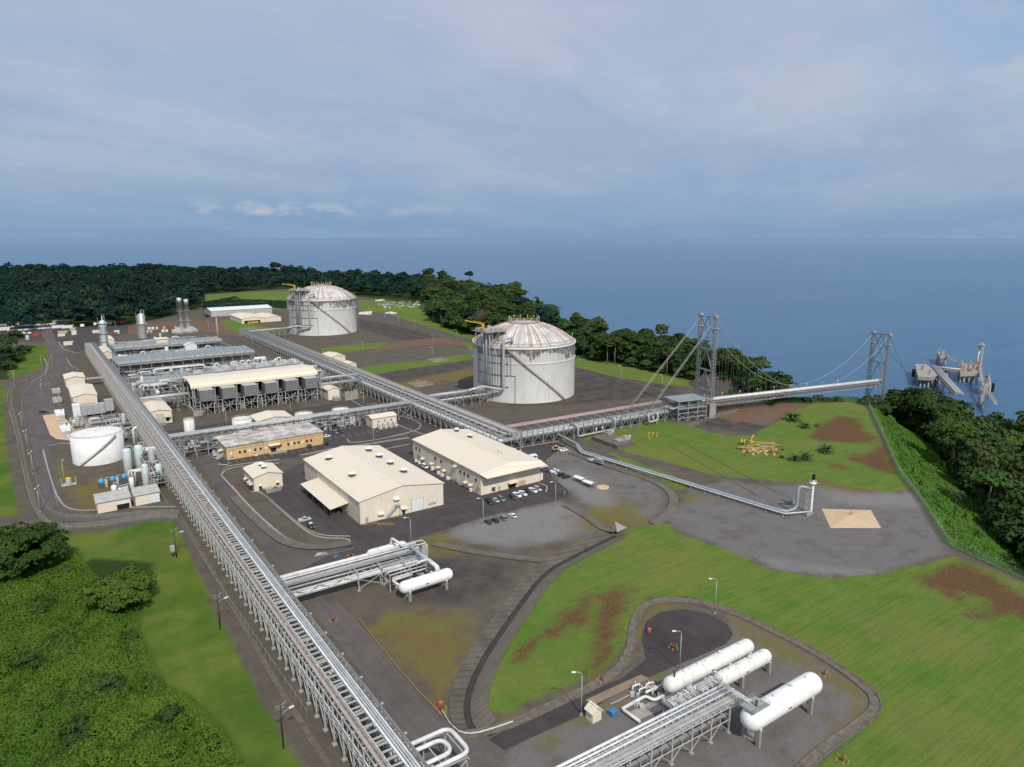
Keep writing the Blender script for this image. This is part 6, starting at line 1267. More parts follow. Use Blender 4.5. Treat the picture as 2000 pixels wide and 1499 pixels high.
for dx, h_ in ((-3.6, 42), (3.9, 40)):
 mb=MB();mb.lathe([(2.5, 4), (2.5, h_-6), (2.6, h_-6), (2.6, h_), (2.3, h_), (2.3, h_-2)], (dx, 0, 0), 20);o=mb.build('flue', M['stack'], t)
 mb=MB()
 for z in (14, 26):mb.lathe([(2.5, z), (3.8, z), (3.8, z+.2), (2.5, z+.2)], (dx, 0, 0), 16, sm= False );mb.lathe([(3.7, z+1), (3.8, z+1), (3.8, z+1.2)], (dx, 0, 0), 16)
 mb.build('platform', M['galv'], o)
mb=MB();
for dx in (-6, 6):mb.lathe([(9, 0), (8.8, 2.2), (2.6, 7.2)], (dx, 0, 0), 4, sm= False , rz=.785)
mb.build('base_hood', M['stack'], t);mb=MB();mb.box(-7, -1, 8, -6.6, -.5, 40);mb.build('ladder', M['steelD'], t)
p=P(427, 676);mb=MB();mb.pipe([(0, 0, 0), (0, 0, 31)], 1.3, 10, r2=.7);t=thing('vent_mast', 'tall thin pinkish vent mast standing alone behind the air coolers', 'mast', p);mb.build('pipe', M['pipeP'], t);mb=MB();mb.cbox((0, 0, 31), (1.8, 1.8, .9));mb.build('tip', M['redL'], t)
# pink pipe and drums behind the second bank
mb=MB();mb.pipe([(78, 812, 5), (150, 830, 5)], .9, 8);
for i in range(8):mb.beam((80+i*9.8, 812.5+i*2.45, 0), (80+i*9.8, 812.5+i*2.45, 4.4), .4)
tag(mb.build('fuel_line', M['pipeP'], None ), 'faded pink raised pipeline behind the second air cooler bank', 'pipeline')
rr=random.Random(31)
for i in range(22):
 px=285+i*3.6+rr.uniform(-1, 1);py=(650 if i%2 else 644)-(px-285)*.035;p=P(px, py);c_=rr.choice(['boxW', 'boxW', 'yellow', 'rust', 'white', 'galvL'])
 mb=MB();mb.cbox((0, 0, 1.3), (rr.uniform(2, 3.6), 2.2, 2.6));mb.cbox((0, 0, 2.7), (1.6, 1.2, .3));tag(mb.build('equipment_box', M[c_], None , p), {'boxW':'white equipment box in the laydown rows before the twin stacks', 'yellow':'yellow equipment box in the laydown rows before the twin stacks', 'rust':'rusty equipment box in the laydown rows before the twin stacks', 'white':'white equipment box in the laydown rows before the twin stacks', 'galvL':'grey equipment box in the laydown rows before the twin stacks'}[c_], 'equipment box', 'laydown rows before the twin stacks')
 # ------------------------------------------------------------------ left utility yard
def vess(label, p, r, h, m='towerW', legs=1.6, group= None ):
 t=thing('vertical_vessel', label, 'pressure vessel', p, 0, group);mb=MB();mb.lathe([(.02, legs-r*.5), (r*.7, legs-r*.35), (r, legs), (r, h-r*.5), (r*.75, h-r*.15), (.02, h)], n=20);mb.build('shell', M[m], t)
 mb=MB();mb.lathe([(r*.85, 0), (r*.85, legs-.1)], n=16);mb.pipe([(0, 0, h), (0, 0, h+.9), (r+.6, 0, h+.9), (r+.6, 0, 1)], .2, 6, elbow=.5);mb.build('skirt_and_line', M['galvL'], t); return t
for px, py, r, h, lab in ((252, 926, 2.0, 13.4, 'left of two tall white nitrogen vessels beside the plain white tank'), (275, 920, 2.1, 13.8, 'right of two tall white nitrogen vessels against the long rack'), (287, 956, 1.5, 12.6, 'slimmer white vessel in front of the two tall ones'), (259, 958, 1.05, 6.4, 'short cream vessel behind the pump house with the closed door'), (224, 966, 1.2, 4.6, 'squat white vessel behind the open pump house')):
 vess(lab, P(px, py), r, h, 'white' if r<1.3 else 'towerW')
for i, (px, py) in enumerate(((199, 952), (221, 947), (244, 942))):
 p=P(px, py);t=thing('dryer_skid', ('left', 'middle', 'right')[i]+' of three bright blue topped dryer units behind the pump houses', 'dryer unit', p, 0, 'blue dryer units')
 mb=MB();mb.cbox((0, 0, 1.3), (2.6, 2.6, 2.4));mb.build('cabinet', M['steelD'], t);mb=MB();mb.lathe([(1.35, 2.5), (1.35, 3.2), (1.0, 3.9), (.3, 4.3), (.02, 4.35)], n=12);mb.build('blue_cover', M['blueL'], t)
 mb=MB();mb.cbox((1.9, .3, 1.6), (1.1, 2.8, 3.2));mb.pipe([(1.9, 0, 3.2), (1.9, 0, 4.2), (3.6, 0, 4.2)], .2, 6);mb.build('filter_panel', M['galvL'], t)
for i in range(3):vess(('left', 'middle', 'right')[i]+' of three small white filters beside the squat vessel', P(235+i*6.5, 966-i*2), .7, 3.2, 'white', .8, 'small white filters')
p=P(135, 948);t=thing('chemical_tank', 'small grey tank with an orange lid inside the perimeter kerb left of the blue units', 'tank', p);mb=MB();mb.lathe([(1.3, 0), (1.3, 3.2)], n=16);mb.build('shell', M['galvL'], t);mb=MB();mb.lathe([(1.35, 3.2), (1.2, 3.7), (.02, 4.1)], n=16);mb.build('lid', M['yellow'], t)
mb=MB()
for x in (-3, 3):
 for y in (-2, 2):mb.beam((x, y, 0), (x, y, 3.6), .16)
mb.beam((-3, -2, 1.2), (3, -2, 1.2), .1);mb.box(-3, -2, .3, 3, 2, .4);mb.build('frame', M['galvL'], t)
for px, py, lab in ((118, 817, 'upper of two white roofed generator enclosures on the sandy apron'), (129, 848, 'lower of two white roofed generator enclosures on the sandy apron')):
 p=P(px, py);t=thing('generator_set', lab, 'generator', p, 0, 'generator enclosures');mb=MB();mb.box(-2.4, -7, .4, 2.4, 7, 4.0);mb.build('enclosure', M['boxW'], t)
 mb=MB();mb.box(-2.7, -.6, 4.02, 2.7, 7.2, 4.4);mb.box(-2.7, -7.2, 3.3, 2.7, -7.02, 3.6);mb.build('roof', M['white'], t);mb=MB();mb.box(-2.42, -7.06, .8, 2.42, -7.01, 3.2);mb.build('louver_panel', M['galvL'], t);mb=MB();mb.pipe([(1, 3, 4.4), (1, 3, 6.2)], .3, 8);mb.build('exhaust', M['steelD'], t)
p=P(176, 812);t=thing('gas_turbine_duct', 'grey gas turbine ducting with a white filter house in front of the generator house', 'gas turbine', p)
mb=MB();mb.box(-5, -3, 1.2, 9, 3, 7.5);mb.box(9, -2.4, 2, 14, 2.4, 9.5);mb.build('duct', M['pipeG'], t);mb=MB();mb.box(-9.4, -4, 1, -5.2, 4, 8.6);mb.build('filter_house', M['boxW'], t);mb=MB()
for x in (-8, -3, 2, 7, 12):
 for y in (-2.6, 2.6):mb.beam((x, y, 0), (x, y, 1.4), .4)
for i in range(5):mb.beam((-5+i*3.4, -3.2, 1.2), (-5+i*3.4, -3.2, 7.5), .2)
mb.build('support_frame', M['galv'], t)
mb=MB()
for i in range(6):mb.box(-4+i*1.4, -.7, .4+i*.1, -2.9+i*1.4, .7, 2.6+(i%2)*.3)
tag(mb.build('yellow_machine', M['yellow'], None , (30, 560.6, 0)), 'bright yellow stepped frame along the front wall of the large generator house', 'platform')
mb=MB();mb.cbox((0, 0, 2.2), (2.2, 3, 4.4));mb.cbox((0, -2.6, 1.2), (2, 2, 2.4));tag(mb.build('fire_cabinet', M['redL'], None , (22, 559.5, 0)), 'faded red cabinet at the left corner of the large generator house', 'cabinet')
for px, py, h_, lab in ((110, 768, 4.2, 'upper of two pale transformer tanks in the fenced left bay'), (112, 786, 4.4, 'lower of two pale transformer tanks in the fenced left bay')):
 p=P(px, py);t=thing('transformer', lab, 'transformer', p);mb=MB();mb.box(-1.8, -3.4, .3, 1.8, 3.4, 3.4);mb.build('tank_body', M['pipeG'], t);mb=MB()
 for k in range(8):mb.box(-2.7, -3.3+k*.85, .5, -1.85, -3.1+k*.85, 3.2);mb.box(1.85, -3.3+k*.85, .5, 2.7, -3.1+k*.85, 3.2)
 mb.build('radiator', M['galvL'], t);mb=MB()
 for k in range(3):mb.pipe([(0, -2+k*2, 3.4), (0, -2+k*2, h_+.6)], .22, 6)
 mb.build('bushing', M['steelD'], t)
rr=random.Random(8)
for i in range(46):
 p=P(rr.uniform(126, 178), rr.uniform(815, 860));h_=rr.uniform(.6, 2.8);mb=MB();mb.cbox((0, 0, h_/2), (rr.uniform(.6, 2.2), rr.uniform(.6, 2.2), h_));mb.cbox((.2, 0, h_+.2), (.5, .5, .5))
 if i%2:mb.pipe([(0, 0, h_*.8), (0, 0, h_+1), (rr.uniform(2, 6), 0, h_+1)], .22, 6)
 tag(mb.build('pump_skid', M[rr.choice(['galvL', 'boxW', 'pipeG', 'tray'])], None , p), 'small pump skid in the crowded utility area behind the plain white tank', 'pump skid', 'utility area pump skids')
for i in range(3):
 mb=MB();mb.pipe([(46.5, 372-i*3, 6.2+i*.5), (33+i, 372-i*3, 6.2+i*.5), (33+i, 372-i*3, 1)], .4, 8, elbow=1.2);tag(mb.build('branch_pipe', M['pipeW'], None ), ('uppermost', 'middle', 'lowest')[i]+' of three white branch pipes from the long rack to the vertical vessels', 'pipe')
mb=MB();mb.pipe([(42, 424, 3), (42, 424, 13.5), (44, 424, 14.5)], .6, 8, elbow=1);mb.pipe([(42, 424, 3), (42, 420, 3), (48, 420, 3)], .6, 8, elbow=1);tag(mb.build('branch_pipe', M['pipeW'], None ), 'white crooked riser pipe right of the plain white tank', 'pipe')
# ------------------------------------------------------------------ bullets and vessel pads
M['bulW']=mat('vessel_white_paint', (.82, .82, .80), .42, 0, scale=.22, c2=(.72, .71, .67), streak=(.50, .45, .38), scam=.3)
def bullet(label, a, b, r, z, saddles=(.12, .86), m='bulW', grp= None , hemi=.95, sad='conc', name='bullet_tank', plate= True ):
 a, b=Vector(a), Vector(b);d=b-a;Ln=d.length;ang=math.atan2(d.y, d.x);t=thing(name, label, 'horizontal tank', ((a.x+b.x)/2, (a.y+b.y)/2, 0), ang, grp);h=Ln/2-r*hemi
 prof=[(.01, -h-r*hemi)]+[(r*math.cos(q), -h-r*hemi*math.sin(q)) for q in np.linspace(1.4, 0, 8)]+[(r*math.cos(q), h+r*hemi*math.sin(q)) for q in np.linspace(0, 1.4, 8)]+[(.01, h+r*hemi)]
 mb=MB();mb.lathe(prof, (0, 0, z), 32, 'x');s=mb.build('shell', M[m], t)
 for k in (-h*.5, h*.1, h*.6):mb=MB();mb.lathe([(r+.012, k-.06), (r+.012, k+.06)], (0, 0, z), 32, 'x');mb.build('weld_seam', M['whiteD'], s)
 for q in saddles:
  x=-Ln/2+Ln*q;hp=z-r*.55;boxes('saddle_pier', sad, t, [((x, y, hp/2), (.9, .9, hp)) for y in (-r*.72, r*.72)])
  mb=MB();mb.box(x-.2, -r*.95, z-r*.72, x+.2, r*.95, z-r*.5);mb.box(x-.28, -r*.4, max(0, z-r-1.6), x+.28, r*.4, z-r*.85);mb.build('saddle', M['whiteD'], t)
 mb=MB();mb.pipe([(h*.25, 0, z+r-.1), (h*.25, 0, z+r+.45)], .38, 10);mb.pipe([(h*.25, 0, z+r+.4), (h*.25, 0, z+r+.5)], .5, 10);mb.build('manway', M['whiteD'], s)
 for q in (-.7, -.35, .75):mb=MB();mb.pipe([(h*q, 0, z+r-.1), (h*q, 0, z+r+.5)], .14, 8);mb.build('nozzle', M['pipeG'], s)
 if plate:mb=MB();mb.box(-h*.08-.6, -r-.03, z-.25, -h*.08+.6, -r+.06, z+.12);mb.build('name_plate', M['steelD'], t)
 return t, h
def plat(name, label, x0, x1, y0, y1, z, parent= None , m='deckG'):
 mb=MB();mb.box(x0, y0, z, x1, y1, z+.18)
 for xx, yy in ((x0, y0), (x1, y0), (x1, y1), (x0, y1), ((x0+x1)/2, y0), ((x0+x1)/2, y1)):mb.beam((xx, yy, z), (xx, yy, z+1.1), .07)
 for zz_ in (.55, 1.1):
  for p, q in (((x0, y0), (x1, y0)), ((x1, y0), (x1, y1)), ((x1, y1), (x0, y1)), ((x0, y1), (x0, y0))):mb.beam((*p, z+zz_), (*q, z+zz_), .07)
 o=mb.build(name, M[m], parent)
 if label:tag(o, label, 'platform')
 return o
Z3=6.4;c0, c1=P(1443, 1404, Z3), P(1608, 1335, Z3)
b3y=(c0.y+c1.y)/2;t, h=bullet('largest front white bullet tank with rounded end and a caged platform on its back', (c0.x, b3y, 0), (c1.x, b3y, 0), 2.75, Z3, (.1, .82))
pl=plat('access_platform', None , -h-1.8, -h+4.2, -1.6, 2.6, Z3+2.7, t);mb=MB();mb.pipe([(-h+1.2, 0, Z3+2.6), (-h+1.2, 0, Z3+4)], .3, 8);mb.cbox((-h+1.2, 0, Z3+4.1), (.5, .5, .5));mb.build('relief_valve', M['rust'], t)
mb=MB();mb.pipe([(-h+.4, -.6, Z3-2.6), (-h+.4, -.6, .5), (-h+.4, 2, .4)], .28, 8, elbow=.4);mb.build('drain_pipe', M['pipeW'], t)
for k in range(3):mb=MB();mb.pipe([(-h+.4+k*.5, 1.5, Z3+3.2), (-h+.4+k*.5, 9.6, Z3+3.2)], .13, 6);mb.build('top_line', M['pipeW'], t)
Z1=4.6;c0, c1=P(1292, 1338, Z1), P(1474, 1262, Z1);y1=(c0.y+c1.y)/2;t, h=bullet('longest rear white bullet tank with rust scuffs beside the dark turning circle', (c0.x, y1, 0), (c1.x, y1, 0), 2.05, Z1, (.22, .5, .68, .93), 'whiteD', sad='whiteD')
mb=MB();mb.pipe([(-h+1, -.3, Z1+2), (-h+1, -.3, Z1+3.2)], .22, 6);mb.cbox((-h+1, -.3, Z1+3.4), (.5, .5, 1.2));mb.build('relief_valve', M['rust'], t)
Z2=4.4;c0, c1=P(1398, 1322, Z2), P(1511, 1283, Z2);y2=y1-5.7;t, h=bullet('shorter middle white bullet tank with its near end behind the pipe manifold', (c0.x-1.5, y2, 0), (c1.x, y2, 0), 1.95, Z2, (.4, .93), 'whiteD')
# manifold platforms between rack and bullets
mbx=plat('manifold_platform', 'railed manifold platform of small white pipes between the rear bullets and the rack', 117, 136, 102.6, 105.4, 6.0)
rr=random.Random(5)
for i in range(26):
 mb=MB();x=117.6+i*.7;y=rr.uniform(102.9, 105);mb.pipe([(x, y, 6.2), (x, y, 7.2), (x, y-rr.uniform(1, 3), 7.2)], rr.choice([.09, .14, .2]), 6, elbow=.3)
 if rr.random()<.5:mb.cbox((x, y, 7.1), (.35, .35, .4))
 mb.build('manifold_pipe', M['pipeW'], mbx)
for k in range(4):mb=MB();mb.pipe([(117, 103+k*.6, 6.6), (135, 103+k*.6, 6.6)], .12, 6);mb.build('header_pipe', M['pipeW'], mbx)
mb=MB()
for x in (117.5, 123, 129, 135.5):
 for y in (102.8, 105.2):mb.beam((x, y, 0), (x, y, 6), .22)
 mb.beam((x, 102.8, 1), (x, 105.2, 5.8), .14)
mb.build('platform_leg', M['galvL'], mbx)
t=thing('pump_manifold', 'ground level white pump manifold at the left end of the rear bullet tank', 'pump manifold', (112, 110, 0));mb=MB()
A_=[P(*q, .9)-Vector((112, 110, 0)) for q in ((1215, 1385), (1260, 1360), (1278, 1368), (1310, 1352))]
B_=[P(*q, .9)-Vector((112, 110, 0)) for q in ((1250, 1410), (1215, 1385), (1240, 1372))]
for q in (A_, B_):mb=MB();mb.pipe(q, .42, 8, elbow=.8);mb.build('white_pipe', M['pipeW'], t)
for k in range(5):mb=MB();p=P(1235+k*13, 1352+(k%2)*8)-Vector((112, 110, 0));mb.pipe([(p.x, p.y, .2), (p.x, p.y, 1.6+.3*(k%3)), (p.x+2.5, p.y-.2, 1.6+.3*(k%3)), (p.x+2.5, p.y, .3)], .24, 8, elbow=.5);mb.pipe([(p.x+1, p.y, 1.2), (p.x+1, p.y, 2.8)], .12, 6);mb.build('white_pipe', M['pipeW'], t)
mb=MB();mb.pipe([P(1290, 1340, 2.4)-Vector((112, 110, 0)), P(1262, 1352, 2.4)-Vector((112, 110, 0)), P(1262, 1356, .8)-Vector((112, 110, 0))], .35, 8, elbow=.6);mb.build('white_pipe', M['pipeW'], t)
boxes('pump', 'galvL', t, [(P(1232+rr.uniform(0, 80), 1345+rr.uniform(0, 36), .55)-Vector((112, 110, 0)), (rr.uniform(.5, 1.6), rr.uniform(.5, 1.2), 1.1), rr.uniform(0, 3)) for k in range(14)]);mb=MB();a=P(1262, 1352, .0)-Vector((112, 110, 0));mb.beam((a.x, a.y, 1.5), (a.x+9, a.y-5.5, 1.5), .9, .2);mb.build('cable_duct', M['tray'], t)
sheet('concrete_pad', [tuple(P(*q))[:2]+(0, ) for q in ((1143, 1368), (1252, 1318), (1268, 1326), (1160, 1378))], .07, mat('tan_concrete_pad', (.27, .20, .145), .9, 0, scale=.3, c2=(.19, .14, .10), bump=.2))
sheet('pump_pad', [tuple(P(*q))[:2]+(0, ) for q in ((1228, 1392), (1275, 1370), (1300, 1384), (1250, 1406))], .075, M['conc'])
for i in range(4):mb=MB();a, b=P(1192+i*4, 1376-i*1.5, .35), P(1236+i*4, 1352-i*1.5, .35);mb.pipe([a, b], .16, 6);tag(mb.build('spare_pipe', M['tray'], None ), 'short spare pipe lying on the ground by the tan concrete pad', 'pipe', 'spare pipes by the pad')
p=P(1197, 1397);mb=MB();mb.box(-.9, -.7, 0, .9, .7, 1.2);mb.box(-.95, -.75, 1.2, .95, .75, 1.32);mb.box(-.95, -.1, .9, .95, .1, 1.0);tag(mb.build('waste_bin', M['blue'], None , p), 'small blue skip bin by the tiny cream hut', 'bin')
# mid pad: drum, bullet, frames
ZM=4.6;c0, c1=P(777, 1148, ZM), P(886, 1121, ZM);ym=(c0.y+c1.y)/2;t, h=bullet('white bullet tank on concrete piers at the end of the middle white pipe rack', (c0.x, ym, 0), (c1.x, ym, 0), 2.05, ZM, (.15, .84))
t.location.x-=0
mb=MB();rx=(c0.x+c1.x)/2
mb.pipe([(-rx+104.5, 20-0, 8.2), (-rx+104.5, .2, 8.2), (-rx+104.5, .2, ZM+1.8)], .62, 10, elbow=1.4);mb.build('inlet_pipe', M['pipeW'], t)
mb=MB();mb.pipe([(h-3.2, 0, ZM+1.8), (h-3.2, .2, ZM+3.6), (h-3.2, 7, ZM+3.6), (h-8, 7, ZM+3.6)], .4, 8, elbow=.8);mb.build('outlet_pipe', M['pipeW'], t)
mb=MB();mb.pipe([(-h-.6, .4, ZM), (-h-1.4, 6.5, ZM), (-h+6, 6.5, ZM)], .38, 8, elbow=.8);mb.build('side_pipe', M['pipeW'], t)
ZD=4.4;c0, c1=P(716, 1086, ZD), P(797, 1067, ZD);yd=(c0.y+c1.y)/2+.5;t, h=bullet('white horizontal drum lying behind the middle white pipe rack', (c0.x, yd, 0), (c1.x, yd, 0), 1.95, ZD, (.25, .8), plate= False )
mb=MB();mb.pipe([(h*.3, 0, ZD+1.8), (h*.3, 0, ZD+4.4), (h*.3+.6, -8, ZD+4.4)], .5, 8, elbow=1.3);mb.build('outlet_pipe', M['pipeW'], t)
mb=MB()
for k in (-.6, .6):mb.lathe([(2.02, h*k-.12), (2.02, h*k+.12)], (0, 0, ZD), 28, 'x')
mb.build('clamp_band', M['galvL'], t)
p=P(816, 1092);t=thing('pipe_portal', 'white tubular portal and caged ladder at the end of the middle vessel pad', 'pipe portal', p);mb=MB()
mb.pipe([(-3.5, 1, 0), (-3.5, 1, 6.5), (2.4, 1, 6.5), (2.4, 1, 0)], .2, 6, elbow=.4);mb.pipe([(-3.5, -2, 0), (-3.5, -2, 6.5), (2.4, -2, 6.5), (2.4, -2, 0)], .2, 6, elbow=.4)
for x in (-3.5, 2.4):mb.beam((x, 1, 6.5), (x, -2, 6.5), .25)
mb.build('white_frame', M['pipeW'], t);mb=MB();mb.box(1, -1.8, 0, 3.4, -1.6, 5.8);mb.box(-3.4, -1.8, 0, -.6, -1.65, 5);mb.build('cage_panel', M['galvL'], t)
rr=random.Random(17);t=thing('pump_skid', 'grey pump skid under a steel frame between drum and bullet on the middle vessel pad', 'pump skid', (0, 0, 0))
for _ in range(22):mb=MB();x, y=rr.uniform(91, 107), rr.uniform(202, 211);h_=rr.uniform(.6, 1.8);mb.cbox((x, y, h_/2), (rr.uniform(.4, 1.2), rr.uniform(.4, 1.2), h_));mb.pipe([(x, y, h_), (x, y, 3.8), (x+rr.uniform(-2, 2), y, 3.8)], .15, 6);mb.build('pump', M['galvL'], t)
for k in range(4):mb=MB();mb.pipe([(92, 204.5+k*1.8, 4.1+.3*k), (106, 204.5+k*1.8, 4.1+.3*k)], .26, 6);mb.build('suction_pipe', M['pipeW'], t)
mb=MB()
for x in (90.5, 98.5, 106):
 for y in (203, 211):mb.beam((x, y, 0), (x, y, 6.2), .24)
 mb.beam((x, 203, 6.2), (x, 211, 6.2), .24);mb.beam((x, 203, 3.6), (x, 211, 3.6), .2)
for y in (203, 211):mb.beam((90.5, y, 6.2), (106, y, 6.2), .24)
mb.build('support_frame', M['galvL'], t)
# ------------------------------------------------------------------ flare stack and its surroundings
t=thing('flare_stack', 'white flare stack with a sooty tip standing at the end of the flare pipeline', 'flare', fb);mb=MB();mb.lathe([(.55, 0), (.55, 12), (.42, 12.3), (.42, 15.2)], n=14);mb.build('riser', M['white'], t)
mb=MB();mb.lathe([(.5, 15.2), (.75, 16), (.62, 17.4), (.5, 17.6), (.4, 17.2)], n=14);mb.build('burner_tip', M['blackrubber'], t)
mb=MB();mb.lathe([(.42, 13.6), (1.5, 13.6), (1.5, 13.75), (.42, 13.75)], n=12, sm= False )
for k in range(4):a=k*1.57;mb.pipe([(math.cos(a)*1.4, math.sin(a)*1.4, 13.6), (math.cos(a)*1.9, math.sin(a)*1.9, 14.6)], .12, 6)
mb.build('pilot_ring', M['white'], t)
mb=MB()
for z in np.arange(1, 12, .6):mb.beam((-.95, -.35, z), (-.95, .35, z), .08)
mb.beam((-.95, -.35, 0), (-.95, -.35, 12), .1);mb.beam((-.95, .35, 0), (-.95, .35, 12), .1);mb.build('ladder', M['galvL'], t)
mb=MB()
for x in (-3.6, -2.2):
 mb.beam((x, .4, 0), (x, .4, 10.5), .18)
for z in (3, 6, 9):mb.beam((-3.6, .4, z), (-2.2, .4, z), .12)
for k in range(5):mb.cbox((-4.5+k*.9, -1.2, .7), (.5, .4, 1.4))
mb.build('ignition_panel', M['galvL'], t)
p4=PP([(1605, 994), (1701, 997), (1721, 1032), (1622, 1032)]);ctr=sum(p4, Vector())/4
mb=MB();bs=[Vector((p.x-ctr.x, p.y-ctr.y, .05)) for p in p4];ap=Vector((.3, .5, 1.5))
N_=9
def lerp3(a, b, c, u, v): return a+(b-a)*u+(c-a)*v
for i in range(4):mb.poly([bs[(i+1)%4], bs[i], ap])
o=mb.build('earth_mound', M['sand'], None , ctr);tag(o, 'low tan pyramid of earth with sharp edges on the grey flare pad', 'earth mound')
mb=MB();mb.pipe([(0, 0, 0), (0, 0, 2.0)], .28, 8);mb.pipe([(0, 0, 1.4), (1, 0, 1.6), (1, 0, .4)], .12, 6);tag(mb.build('well_head', M['conc'], None , (ctr.x+.3, ctr.y+.5, 1.2)), 'little grey well head on top of the tan earth pyramid', 'well head')
p=P(1548, 983);mb=MB();mb.cbox((0, 0, .6), (1.4, 1.2, 1.2));mb.cbox((0, 0, 1.25), (1.5, 1.3, .12));tag(mb.build('marker_block', M['conc'], None , p), 'small concrete block on the ground left of the flare riser', 'concrete block')
mb=MB();a, b=P(1388, 822), P(1480, 960)
for (x0, y0), (x1_, y1_) in (((1330, 880), (1480, 968)), ((1352, 872), (1518, 962))):mb.beam(P(x0-20, y0-8, .12), P(x1_, y1_, .12), .5, .25)
tag(mb.build('ground_pipe', M['concD'], None ), 'two dark straight track ruts with buried pipe crossing the grass to the flare pad', 'buried pipes')
# scrap heap
rr=random.Random(41);base_=P(1475, 878);names=(('pipe', 20), ('plate', 16), ('valve', 10))
for i in range(46):
 p=P(1447+rr.uniform(0, 72), 868+rr.uniform(0, 16)+(i%3)*3);mb=MB();k=i%3;a=rr.uniform(-.6, .4)-.75
 if k==0:l=rr.uniform(2, 6);mb.pipe([(-l/2, 0, .4), (l/2, 0, rr.uniform(.3, 1.6))], rr.uniform(.15, .4), 8)
 elif k==1:mb.cbox((0, 0, .4), (rr.uniform(.6, 2.2), rr.uniform(.6, 1.4), .8));mb.cbox((.2, .1, 1.0), (rr.uniform(.4, 1), .5, .7), .4)
 else :mb.lathe([(.01, 0), (.9, 0), (.9, .35), (.4, .4), (.4, 1.1), (.01, 1.1)], n=10)
 o=mb.build('scrap_piece', M[('yard', 'yard', 'rust', 'tray', 'yard')[i%5]], None , p);o.rotation_euler=(0, rr.uniform(-.25, .25), a);tag(o, ('rusty pipe offcut in the yellow scrap heap on the grass hill', 'rusty steel block in the yellow scrap heap on the grass hill', 'rusty flange in the yellow scrap heap on the grass hill')[k], 'scrap metal', 'yellow scrap heap')
for lab, px, py, L_, h_, a in (('long yellow lattice frame lying behind the scrap heap', 1490, 872, 13, 2.2, -.8), ('pale yellow truss section along the front of the scrap heap', 1462, 878, 12, 1.0, -.75)):
 p=P(px, py);mb=MB()
 for s in (-.5, .5):
  for z in (.1, h_):mb.beam((-L_/2, s, z), (L_/2, s, z), .2)
  for i in range(int(L_)):mb.beam((-L_/2+i, s, .1), (-L_/2+i+.5, s, h_), .14);mb.beam((-L_/2+i+.5, s, h_), (-L_/2+i+1, s, .1), .14)
 o=mb.build('lattice_section', M['yard'], None , p);o.rotation_euler=(0, 0, a);tag(o, lab, 'steel truss')
p=P(1448, 868);mb=MB();mb.lathe([(.3, 0), (1.7, 0), (1.7, .2), (.6, .25), (.6, 1.6), (1.7, 1.65), (1.7, 1.85), (.3, 1.85)], n=20);o=mb.build('cable_drum', M['yard'], None , p+Vector((0, 0, 1.7)));o.rotation_euler=(1.57, 0, .4);tag(o, 'yellow round drum at the left end of the scrap heap', 'drum')
p=P(1466, 866);mb=MB();mb.pipe([(0, 0, 0), (.6, 0, 3), (2, 0, 4.4), (3.4, 0, 3.2)], .4, 8);mb.cbox((0, 0, .8), (2.4, 1.6, 1.6));tag(mb.build('old_machine', M['yard'], None , p), 'bent yellow loading arm rising from the scrap heap', 'scrap machine')
for i in range(7):p=P(1266+i%3*8+rr.uniform(-2, 2), 848+i//3*5);mb=MB();mb.cbox((0, 0, .4), (rr.uniform(.6, 1.3), .6, .8), rr.uniform(0, 3));mb.cbox((.2, 0, .9), (.4, .4, .5));tag(mb.build('yellow_valve', M['yellow'], None , p), 'small yellow fitting left on the grass right of the cable anchors', 'fitting', 'yellow fittings on the grass')
